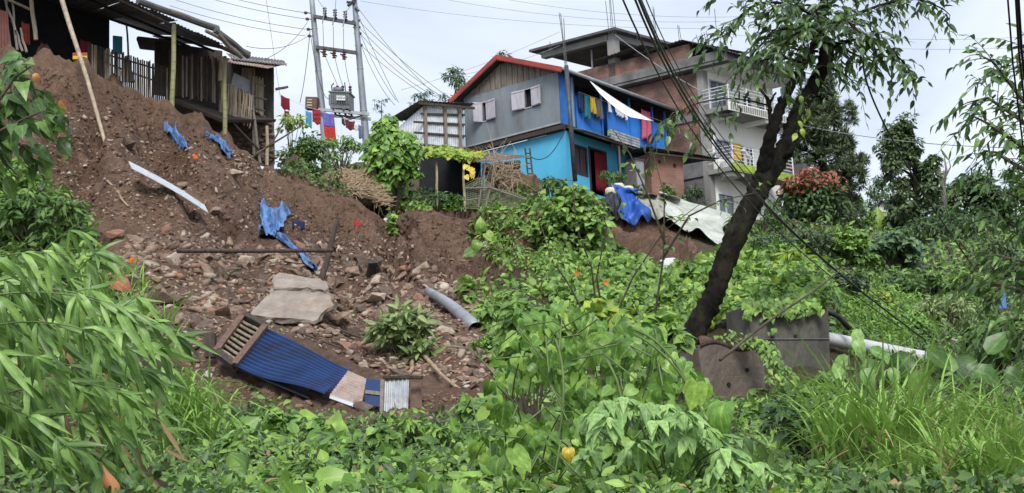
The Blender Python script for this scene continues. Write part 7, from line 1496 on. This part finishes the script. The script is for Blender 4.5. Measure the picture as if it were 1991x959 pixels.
# ================================================================ shrubs and plants one by one
SH = [
 ('dark bush left behind the bamboo', 60, 500, 230, 150, LANCE, 24, 900, 'lf_mid', None, {}),
 ('bright bush at the left edge below the broad-leaved branch', 10, 400, 120, 110, OVATE, 18, 420, 'lf_vine', None, {}),
 ('ferny dark bush under the bamboo at the bottom left', 190, 985, 200, 130, SMALL, 15, 1200, 'lf_mid', 10.6, {}),
 ('rounded dark green bush at the foot of the left pole', 585, 352, 110, 108, OVATE, 9, 1500, 'lf_mid', 66, {}),
 ('bright green bush between the two transformer poles', 660, 312, 90, 62, LANCE, 9, 800, 'lf_vine', 68, {}),
 ('pale leafy shrub beside the bamboo shack posts', 565, 262, 70, 60, LANCE, 11, 320, 'lf_lime', 66, {}),
 ('tall vine-smothered column beside the tin shed', 762, 404, 118, 205, HEART, 14, 2000, 'lf_heart', 60.4, dict(face=.6, name='vine_column', cat='vine', droop=.8)),
 ('vine thicket on the bank in front of the cyan wall', 1112, 512, 165, 165, HEART, 13, 2600, 'lf_vine', 58, dict(face=.5, cat='vine', name='vine_thicket')),
 ('lower vine heap right below the vine thicket', 1165, 560, 130, 90, HEART, 12, 1000, 'lf_heart', 52, dict(face=.5, cat='vine', name='vine_thicket')),
 ('green tuft behind the garden net', 985, 398, 70, 40, LANCE, 9, 350, 'lf_mid', 62.5, {}),
 ('straggling plants against the lower cyan wall', 1075, 385, 80, 52, OVATE, 9, 420, 'lf_mid', 66.5, {}),
 ('low leafy plants left under the garden shelter', 850, 405, 60, 42, LANCE, 9, 300, 'lf_blue', 60.8, {}),
 ('leafy weeds right under the garden shelter', 895, 404, 40, 34, LANCE, 8, 200, 'lf_mid', 60.8, {}),
 ('bush with yellow flowers below the brick outhouse', 1300, 398, 55, 45, LANCE, 9, 300, 'lf_mid', 69.5, {}),
 ('dark bush between outhouse and white building', 1350, 400, 50, 50, LANCE, 9, 380, 'lf_dark', 71.5, {}),
 ('red-tipped dark bush right of the white building', 1590, 458, 150, 108, OVATE, 10, 2600, 'lf_dark', 72, dict(mat2='lf_red', frac2=.35, name='red_leaf_bush')),
 ('green bush at the foot of the white building', 1480, 470, 140, 70, LANCE, 11, 900, 'lf_mid', 66, {}),
 ('yellow-green palm-like tuft behind the retaining wall', 1550, 540, 70, 50, BAMB, 46, 130, 'lf_lime', 40, dict(wid=1.5)),
 ('dark thicket under the red-tipped bush', 1500, 510, 200, 70, LANCE, 11, 1300, 'lf_dark', None, {}),
 ('blue-green creeper mound right of centre on the slope', 1745, 530, 110, 90, HEART, 13, 1200, 'lf_blue', None, dict(face=.5)),
 ('light green bush left of the blue-green mound', 1665, 525, 130, 85, HEART, 11, 1200, 'lf_vine', None, {}),
 ('mid-green bushes right below the red-tipped bush', 1590, 505, 140, 75, LANCE, 11, 1200, 'lf_tall', None, {}),
 ('round bush on the lower right slope', 1850, 650, 130, 95, LANCE, 13, 1100, 'lf_sage', None, {}),
 ('leafy bush beneath the right-edge tree', 1950, 700, 140, 100, BROAD, 22, 500, 'lf_mid', 22, {}),
 ('dark hedge below the far dark tree', 1850, 505, 200, 90, LANCE, 11, 1800, 'lf_dark', 70, {}),
 ('dull dark bush left of the mid-slope fern patch', 1640, 575, 120, 60, OVATE, 12, 900, 'lf_tall', None, {}),
 ('dull green bush above the fern patch', 1800, 585, 130, 70, OVATE, 12, 1000, 'lf_mid', None, {}),
 ('dark low bush under the blue-green creeper mound', 1740, 570, 130, 50, LANCE, 12, 900, 'lf_dark', None, {}),
 ('bush at the right below the dark hedge', 1890, 585, 120, 75, LANCE, 13, 900, 'lf_vine', None, {}),
 ('small-leaved bush at the right end of the slope', 1950, 545, 130, 95, LANCE, 12, 1100, 'lf_tall', None, {}),
 ('bright bush above the pale bamboo stick', 1770, 655, 130, 60, LANCE, 13, 900, 'lf_grass', None, {}),
 ('light bush with yellow leaves mid right slope', 1700, 605, 120, 60, OVATE, 12, 700, 'lf_lime', None, {}),
 ('uprooted leafy sapling on the rubble by the tin door', 782, 712, 125, 128, LANCE, 27, 620, 'lf_sage', None, dict(name='uprooted_sapling', droop=.0, wid=1.1, rr=.40)),
 ('small bush beside the curved ridge cap', 945, 690, 80, 50, SMALL, 9, 900, 'lf_vine', None, {}),
 ('creeper mound at the foot of the tin door', 870, 862, 130, 50, HEART, 24, 260, 'lf_vine', None, {}),
 ('leafy mound left below the blue sheet', 440, 850, 150, 62, OVATE, 20, 420, 'lf_vine', None, {}),
 ('creeper mound in front of the blue sheet', 560, 858, 150, 72, HEART, 24, 360, 'lf_heart', None, {}),
 ('weedy mound between the blue sheet and the climber', 800, 890, 190, 90, LANCE, 22, 600, 'lf_vine', None, {}),
 ('bright bush rising at the left rim of the central climber', 1030, 690, 150, 130, OVATE, 26, 420, 'lf_vine', 14, dict(face=.5)),
 ('yellow-green bush behind the middle of the climber', 1160, 680, 170, 120, HEART, 26, 420, 'lf_lime', 14.5, dict(face=.5)),
 ('bright leafy bush between climber and leaning tree', 1270, 690, 150, 110, HEART, 27, 360, 'lf_vine', 14, dict(face=.5)),
 ('thin bright bush left above the climber', 985, 640, 110, 90, OVATE, 20, 260, 'lf_vine', 19, dict(face=.4)),
 ('heart-leaved weed bush in front of the tin door', 700, 905, 170, 95, HEART, 25, 330, 'lf_heart', None, dict(face=.5)),
 ('bright weed bush at the lower left centre', 470, 915, 170, 100, OVATE, 22, 480, 'lf_vine', None, dict(face=.4)),
 ('small-leaved weed bush right of the bamboo foot', 390, 880, 120, 90, LANCE, 20, 420, 'lf_mid', None, {}),
 ('tangled weed bush at the bottom left centre', 590, 965, 190, 105, LANCE, 22, 620, 'lf_vine', None, {}),
 ('dark low bush at the bottom edge left of the climber', 760, 985, 190, 95, LANCE, 24, 480, 'lf_mid', None, {}),
 ('round-leaved weed bush left of the climber', 890, 945, 140, 95, HEART, 26, 260, 'lf_heart', None, dict(face=.5)),
 ('yellowish weed bush beside the creeper at the tin door', 800, 870, 120, 60, OVATE, 18, 320, 'lf_lime', None, {}),
 ('weed bush in front of the rubble right of the tin door', 930, 850, 120, 90, HEART, 24, 260, 'lf_vine', None, dict(face=.5)),
 ('fern-like bush at the bottom centre right', 1620, 965, 170, 90, LANCE, 24, 420, 'lf_mid', None, {}),
 ('low bush at the bottom edge far right', 1830, 985, 170, 70, OVATE, 24, 320, 'lf_vine', None, {}),
 ('leafy bush between concrete block and grass', 1500, 840, 150, 80, OVATE, 20, 420, 'lf_mid', None, {}),
 ('dark ferny plant in the right foreground below the wall', 1570, 850, 190, 110, LANCE, 28, 420, 'lf_blue', 11.5, dict(wid=1.1)),
 ('weeds at the foot of the brown concrete block', 1420, 800, 120, 40, OVATE, 20, 260, 'lf_vine', None, {}),
 ('weeds below the dark retaining wall', 1560, 760, 130, 34, LANCE, 20, 300, 'lf_mid', None, {}),
 ('potted plants on the blue house step', 1195, 372, 60, 52, LANCE, 8, 380, 'lf_mid', 69.2, dict(name='potted_plants', cat='plant')),
 ('potted plants beside the wooden cupboard', 1238, 385, 50, 38, LANCE, 8, 260, 'lf_mid', 69.6, dict(name='potted_plants', cat='plant')),
]
for (lab, x, y, w_, h_, T, lp, n, mt, Y, kw) in SH: bush(lab, x, y, w_, h_, T, lp, n, mt, Y, **kw)
def pots():
    for (x, y, s, lab) in ((1188, 374, .26, 'cream sack pot, leftmost on the blue house step'), (1203, 367, .28, 'cream sack pot in the middle of the step'), (1222, 371, .26, 'cream sack pot, rightmost next to the blue tarp')):
        b = P(x, y+6, 68.9); m = MB(); m.tube([b, b+Vector((0, 0, s*.2)), b+Vector((0, 0, s)), b+Vector((0, 0, s*1.25))], [s*.8, s, s*.95, s*.75], 12); tag(m.build('sack_pot', 'cream', None, True), lab, 'plant pot', 'pots on the step')
pots()
def shelter_vine():
    root = thing('gourd_vine', 'lime and yellow gourd vine sprawling over the shelter roof', 'vine', P(860, 300, 61.6)); lv = Lv(); l2 = Lv()
    for _ in range(520):
        u, v = rnd.random(), rnd.random(); p = lerp(lerp(P(806, 300, 61.4), P(916, 314, 61.4), u), lerp(P(880, 286, 65), P(960, 300, 65), u), v*.7) + Vector((0, 0, rnd.uniform(.02, .28)*(1-v*.4)))
        (l2 if u > .75 and rnd.random() < .25 else lv).add(np.array(p), np.array([rnd.gauss(0, .6), -.6, -.4+rnd.gauss(0, .3)]), np.array([rnd.gauss(0, .3), -.5, .8]), rnd.uniform(.16, .32))
    for _ in range(7): l2.add(np.array(P(rnd.uniform(900, 922), rnd.uniform(312, 345), 61.2)), np.array([rnd.gauss(0, .5), -.3, -.8]), np.array([0, -.8, .5]), .24)
    leaves(lv, HEART, 'lf_lime', 'foliage', root, 0, 1, 'stuff'); leaves(l2, HEART, 'lf_yellow', 'yellow_foliage', root, 0, 1, 'stuff')
    r2 = thing('dry_vine', 'tangle of dry vine stems on the right of the shelter roof', 'vine', P(975, 330, 62)); m = MB()
    for _ in range(150):
        x, y = rnd.uniform(940, 1010), rnd.uniform(300, 355); a = P(x, y, 61.6+rnd.uniform(0, 1)); d = Vector((rnd.gauss(0, .5), rnd.gauss(0, .3), rnd.gauss(-.2, .5))); m.tube([a, a+d*.5+Vector((0, 0, .06)), a+d], [.014, .012, .008], 3, False)
    o = m.build('stems', 'dry_stalk', r2); tag(o, kind='stuff')
shelter_vine()
def straw():
    root = thing('straw_heap', 'heap of brown cut stalks and straw on the bank edge', 'heap', P(680, 395, 59.6)); B = []; m = MB()
    top = P(680, 395, 60.2)
    MB().sheet(lambda u, v: P(612+136*u, 400, 59.4+2.2*v) + Vector((0, 0, 1.15*math.sin(math.pi*u)**.7*math.sin(math.pi*min(1, .12+v*.7))*(1+.1*math.sin(u*23)))), 24, 12, .05, Vector((0, 0, -1))).build('core', 'soil', root, True)
    for _ in range(1700):
        u, v = rnd.random(), rnd.random()*.75; p = P(612+136*u, 400, 59.4+2.2*v) + Vector((0, 0, 1.15*math.sin(math.pi*u)**.7*math.sin(math.pi*min(1, .12+v*.7)) + rnd.uniform(-.05, .2)))
        a = rnd.gauss(0, .7); d = Vector((math.cos(a)*rnd.choice((-1, 1)), -.25, math.sin(a)*.7-.15))*rnd.uniform(.25, .95); m.tube([p-d*.5, p+Vector((0, 0, .05)), p+d*.5], [.02, .02, .009], 3, False)
    o = m.build('stalks', 'dry_stalk', root); tag(o, kind='stuff')
    for _ in range(90):
        x = rnd.uniform(640, 760); p = P(x, 402+rnd.uniform(-6, 6), 58.9); m2 = None
    r3 = thing('hanging_roots', 'thin roots and stalks hanging from the bank edge below the straw', 'roots', P(700, 410, 59)); m = MB()
    for _ in range(48):
        x = rnd.uniform(560, 1040); y = 352+(min(x, 740)-560)*.29 if x < 740 else 412; p = P(x, y+rnd.uniform(-3, 5), (58.0 if x < 660 else 58.9)-.35); l = rnd.uniform(.2, .8); m.tube([p, p+Vector((rnd.gauss(0, .1), -.1, -l*.5)), p+Vector((rnd.gauss(0, .15), -.05, -l))], [.012, .009, .005], 3, False)
    o = m.build('root_threads', 'twig', r3); tag(o, kind='stuff')
straw()
cover('hanging_creeper', 'small creeper dangling down the bank face', [(745, 410), (768, 410), (772, 460), (758, 462)], 110, HEART, (9, 15), 'lf_vine', .25, 0, 1, 33)
# big-leaf plants
def big_leaf_plant(label, spots, mat, s, T, name='big_leaf_plant', Y=None, up=.4):
    c = P(spots[0][0], spots[0][1]+60, Y); c.z = min(c.z, ground_z(c.x, c.y)); root = thing(name, label, 'plant', c); lv = Lv(); m = MB()
    for (x, y, dx, dy) in spots:
        p = P(x, y, Y+rnd.uniform(-.2, .2)); d = Vector((dx, -.15, -dy)); lv.add(np.array(p), np.array(d), np.array([-dx*.3, -.75, up]), s*rnd.uniform(.85, 1.15)); m.tube([c+Vector((rnd.uniform(-.15, .15), .1, 0)), lerp(c, p, .6)+Vector((0, 0, .05)), p], [.012, .009, .006], 5, False)
    m.build('stalks', 'stem_green', root, True); leaves(lv, T, mat, 'foliage', root, len(spots), 1.0)
big_leaf_plant('pale broad-leaved plant in front of the drain pipe', [(1660, 660, .3, .8), (1690, 680, 1, .4), (1650, 690, -.8, .6), (1720, 690, .6, .7), (1700, 700, -.6, .7), (1740, 690, .8, .3), (1640, 700, -.5, .8), (1680, 715, .2, .9), (1730, 715, .3, 1), (1665, 640, 0, .6)], 'lf_pale', .22, OVATE, Y=14)
big_leaf_plant('glossy broad-leaved plant right of the pale one', [(1770, 690, -.6, .6), (1800, 680, .7, .5), (1840, 690, .5, .8), (1860, 700, -.8, .3), (1890, 720, .8, .4), (1920, 690, .4, -.5), (1830, 720, -.3, .9), (1900, 700, -.9, .5), (1950, 720, .8, .6), (1780, 720, .1, .9)], 'lf_right', .30, BROAD, Y=14)
big_leaf_plant('rust and green round-leaved plant at the left rubble edge', [(222, 548, .4, .2)], 'lf_rust', .36, ROUND, Y=24, name='rust_leaf_plant')
big_leaf_plant('single large green leaf under the rust-coloured leaf', [(246, 585, .1, .8)], 'lf_heart', .30, ROUND, Y=23.8, name='rust_leaf_plant')
big_leaf_plant('green kudzu leaves at the left of the vine bank', [(930, 470, -.3, .9), (945, 455, .6, .5), (920, 485, -.6, .4), (950, 490, .3, .9), (935, 448, 0, -.6)], 'lf_heart', .5, HEART, Y=56)
big_leaf_plant('banana leaf standing before the far house', [(1706, 448, .1, -1), (1714, 446, .5, -.8)], 'lf_lime', 1.5, BROAD, Y=100, name='banana_plant')
big_leaf_plant('small plants sprouting on the bare slope near the bank', [(905, 540, .8, .1), (925, 545, .7, -.2), (890, 545, -.8, .2), (940, 535, .4, -.6)], 'lf_vine', .35, LANCE, Y=47)
def dead_leaf():
    b = P(226, 968, 8.6); o = MB().sheet(lambda u, v: b + Vector(((u-.5)*.10*math.sin(math.pi*min(1, v*1.1+.05))*(1.2-v*.9) - v*.075, -.03*math.sin(u*3.1), v*.19)), 6, 10, .003, Vector((0, 1, 0))).build('dead_leaf', 'lf_rust', None, True); tag(o, 'dry curled brown leaf at the very bottom left', 'leaf')
dead_leaf()
def block_vine():
    root = thing('trailing_creeper', 'dry creeper trailing over the brown concrete block', 'creeper', P(1500, 700, 20.6)); m = MB(); lv = Lv()
    for i in range(26):
        x = rnd.uniform(1380, 1500); a = P(x-20, 655+rnd.uniform(-8, 12), 20.9); b = P(1484+rnd.uniform(-6, 26), 690+rnd.uniform(-20, 20), 20.5); c = P(1488+rnd.uniform(0, 60), 745+rnd.uniform(-30, 20), 20.2)
        m.tube([a, lerp(a, b, .5)+Vector((0, -.1, .06)), b, lerp(b, c, .5)+Vector((0, -.03, 0)), c], [.0028]*5, 4, False)
        for q in range(12): t = rnd.random(); p = (lerp(a, b, t) if q < 6 else lerp(b, c, t))+Vector((0, -.12, .04)); lv.add(np.array(p), np.array([rnd.gauss(0, .6), -.4, -.5]), np.array([0, -.6, .8]), rnd.uniform(.05, .10))
    o = m.build('vines', 'twig', root); tag(o, kind='stuff'); leaves(lv, OVATE, 'lf_vine', 'foliage', root, 0, 1, 'stuff')
block_vine()
def wall_creeper():
    root = thing('wall_creeper', 'leafy creeper spilling over the top of the tall retaining wall', 'creeper', P(1530, 610, 24.6)); lv = Lv(); m = MB()
    for i in range(20):
        u = rnd.random(); t = P(1450+160*u, 596+4*u, 24.2+.6*u); hang = rnd.uniform(.05, .55)*(.9 if u < .3 or u > .85 else .35); p0 = t+Vector((0, .3, .05)); p1 = t+Vector((rnd.gauss(0, .04), -.05, .03)); p2 = p1+Vector((rnd.gauss(0, .06), -.04, -hang)); m.tube([p0, p1, lerp(p1, p2, .5)+Vector((0, -.02, 0)), p2], [.005, .005, .004, .002], 4, False)
        for q in range(int(7+hang*22)): f = rnd.random(); p = lerp(p1, p2, f) if rnd.random() < .6 else lerp(p0, p1, f)+Vector((0, 0, rnd.uniform(0, .12))); lv.add(np.array(p+Vector((rnd.gauss(0, .04), -.03, 0))), np.array([rnd.gauss(0, .5), -.3, -.8]), np.array([rnd.gauss(0, .3), -.8, .5]), rnd.uniform(.06, .13))
    tag(m.build('vines', 'twig', root), kind='stuff'); leaves(lv, HEART, 'lf_vine', 'foliage', root, 0, 1, 'stuff')
wall_creeper()
# ================================================================ background trees
def tree(label, px, ybase, ytop, Y, prof, T, leafm, n, mat, name='tree', k=40, rr=.16, trunk='bark', droop=.5, wid=1.0, r0=.2, lean=0, mat2=None):
    """prof: (height share, half width px, sideways shift px) down the crown"""
    b, t = P(px, ybase, Y), P(px+lean, ytop, Y); root = thing(name, label, 'tree', b); s = Y/FOC; H = (t-b).length
    tr = MB(); tr.tube([Vector((b.x, b.y, min(b.z, ground_z(b.x, b.y))-.3)), lerp(b, t, .4), lerp(b, t, .75), t-Vector((0, 0, .1*H))], [r0, r0*.7, r0*.4, r0*.12], 8); tro = tr.build('trunk', trunk, root, True)
    cs = []; hs = [p[0] for p in prof]
    for i in range(k):
        h = min(hs)+(max(hs)-min(hs))*(i+RG.random())/k; hw = np.interp(h, hs, [p[1] for p in prof]); sh = np.interp(h, hs, [p[2] for p in prof]); a = RG.uniform(0, 6.283); q = RG.uniform(.25, 1)**.6*hw*s
        c = lerp(b, t, h); cs.append([c.x+sh*s+math.cos(a)*q, c.y+math.sin(a)*q*.8, c.z])
    cs = np.array(cs); m = MB()
    for c in cs:
        c = Vector(c.tolist()); h = max(.1, (c.z-b.z)/(t.z-b.z)-.08); p = lerp(b, t, h); m.tube([p, lerp(p, c, .5)+Vector((0, 0, .05*H*.3)), c], [r0*.22, r0*.14, r0*.05], 4, False)
    m.build('limbs', trunk, root, True); hw0 = max(p[1] for p in prof)*s; lv = Lv()
    cloud(lv, cs, RG.uniform(.45, 1.6, k)*hw0*rr*2, max(5, n//k), leafm, droop); leaves(lv, T, mat, 'crown', root, 0, wid, 'stuff'); return root
tree('tall narrow broadleaf tree standing against the sky on the right', 1785, 470, 238, 86, [(.0, 40, 10), (.2, 66, 0), (.45, 64, -6), (.62, 62, -16), (.8, 46, -22), (.92, 30, -20), (1, 14, -16)], OVATE, .26, 9000, 'lf_tall', 'tall_tree', 70, .13, r0=.25, lean=-10)
tree('wide dark tree behind the right-edge leaves', 1890, 485, 342, 92, [(.1, 60, 0), (.35, 85, 0), (.6, 78, 0), (.85, 50, 0), (1, 20, 0)], OVATE, .28, 8000, 'lf_dark', 'dark_tree', 56, .13, r0=.25)
tree('hazy blue-green tree in the gap left of the tall tree', 1715, 440, 345, 125, [(.1, 26, 0), (.4, 36, 0), (.7, 30, 0), (1, 10, 0)], LANCE, .35, 1300, 'lf_blue', 'small_tree', 24, .16, r0=.12)  # its haze is put into the blue-green leaf colour
tree('feathery bamboo tuft above the grey house roof, left', 885, 215, 132, 105, [(.2, 22, 0), (.5, 30, 3), (.8, 22, 0), (1, 10, 0)], LANCE, .38, 700, 'lf_blue', 'feathery_tree', 18, .15, r0=.06, wid=.7)
tree('small feathery treetop peeking over the red roof ridge', 978, 165, 100, 108, [(.5, 22, 0), (.8, 20, 0), (1, 8, 0)], LANCE, .32, 260, 'lf_blue', 'feathery_tree', 9, .13, r0=.05, wid=.7)
tree('low treetop behind the tin shed roof', 825, 225, 180, 104, [(.3, 28, 0), (.7, 26, 0), (1, 12, 0)], LANCE, .32, 300, 'lf_blue', 'feathery_tree', 10, .13, r0=.05, wid=.7)
tree('thin shrub top between tin shed and right pole', 742, 235, 190, 98, [(.3, 18, 0), (.7, 20, 0), (1, 10, 0)], LANCE, .25, 120, 'lf_blue', 'feathery_tree', 7, .13, r0=.04, wid=.6)
tree('green tree between pine and far house', 1660, 470, 385, 98, [(.1, 40, 0), (.5, 44, 0), (1, 16, 0)], OVATE, .28, 1600, 'lf_vine', 'small_tree', 26, .16, r0=.1)
tree('dark tree right beside the far house', 1775, 480, 405, 100, [(.1, 26, 0), (.5, 30, 0), (1, 12, 0)], OVATE, .26, 1300, 'lf_dark', 'small_tree', 22, .16, r0=.1)
tree('bushy tree in front of the far house wall', 1725, 462, 415, 104, [(.1, 26, 0), (.5, 28, 0), (1, 10, 0)], OVATE, .26, 1000, 'lf_mid', 'small_tree', 18, .16, r0=.1)
tree('pale tree at the far right behind the leaves', 1975, 480, 330, 100, [(.1, 40, 0), (.5, 50, 0), (1, 20, 0)], OVATE, .30, 1500, 'lf_mid', 'small_tree', 26, .16, r0=.12)
def pine():
    Y = 95; b, t = P(1612, 455, Y), P(1585, 160, Y); root = thing('pine_tree', 'shaggy pine with drooping tufts right of the white building', 'tree', b); s = Y/FOC
    MB().tube([b-Vector((0, 0, .4)), lerp(b, t, .5), t], [.32, .2, .05], 10).build('trunk', 'bark', root, True); lv = Lv(); m = MB(); hs = [.05, .2, .4, .55, .72, .88, 1]; ws = [60, 84, 80, 66, 56, 34, 8]
    for i in range(88):
        h = .04+.96*(i+RG.random())/88; hw = np.interp(h, hs, ws)*s; a = RG.uniform(0, 6.283); q = RG.uniform(.35, 1.0)**.6*hw; p = lerp(b, t, max(.02, h-.03)); c = lerp(b, t, h)+Vector((math.cos(a)*q, math.sin(a)*q*.8, -.10*q))
        m.tube([p, lerp(p, c, .6)+Vector((0, 0, .1*q)), c], [.06, .04, .015], 4, False)
        for k2 in range(4):
            cc = np.array(c) + RG.normal(0, .42, 3)*np.array([1, 1, .7]); n = 120; k = rdir(n, .35); rad = RG.uniform(.34, .62); lv.add(cc+k*RG.uniform(.0, .35, n)[:, None]*rad, k+np.array([0, 0, .05]), k*.3+UP*.6+TOW*.3+rdir(n)*.3, RG.uniform(.6, 1.05, n)*rad)
    m.build('limbs', 'bark', root, True); leaves(lv, NEEDLE, 'lf_pine', 'crown', root, 0, 2.6, 'stuff')
pine()
def dead_tree():
    root = thing('dead_tree', 'bare broken tree top right of the tall tree', 'tree', P(1835, 400, 88)); m = MB()
    for pts in ([(1838, 420, .18), (1834, 370, .14), (1826, 330, .10), (1820, 310, .04)], [(1834, 365, .1), (1840, 330, .07), (1836, 305, .03)], [(1827, 335, .07), (1815, 322, .04), (1812, 310, .02)], [(1838, 345, .06), (1848, 325, .04), (1846, 312, .02)]): m.tube([P(x, y, 88) for x, y, r in pts], [r for *_, r in pts], 6)
    m.build('trunk', 'grey_wood', root, True)
dead_tree()
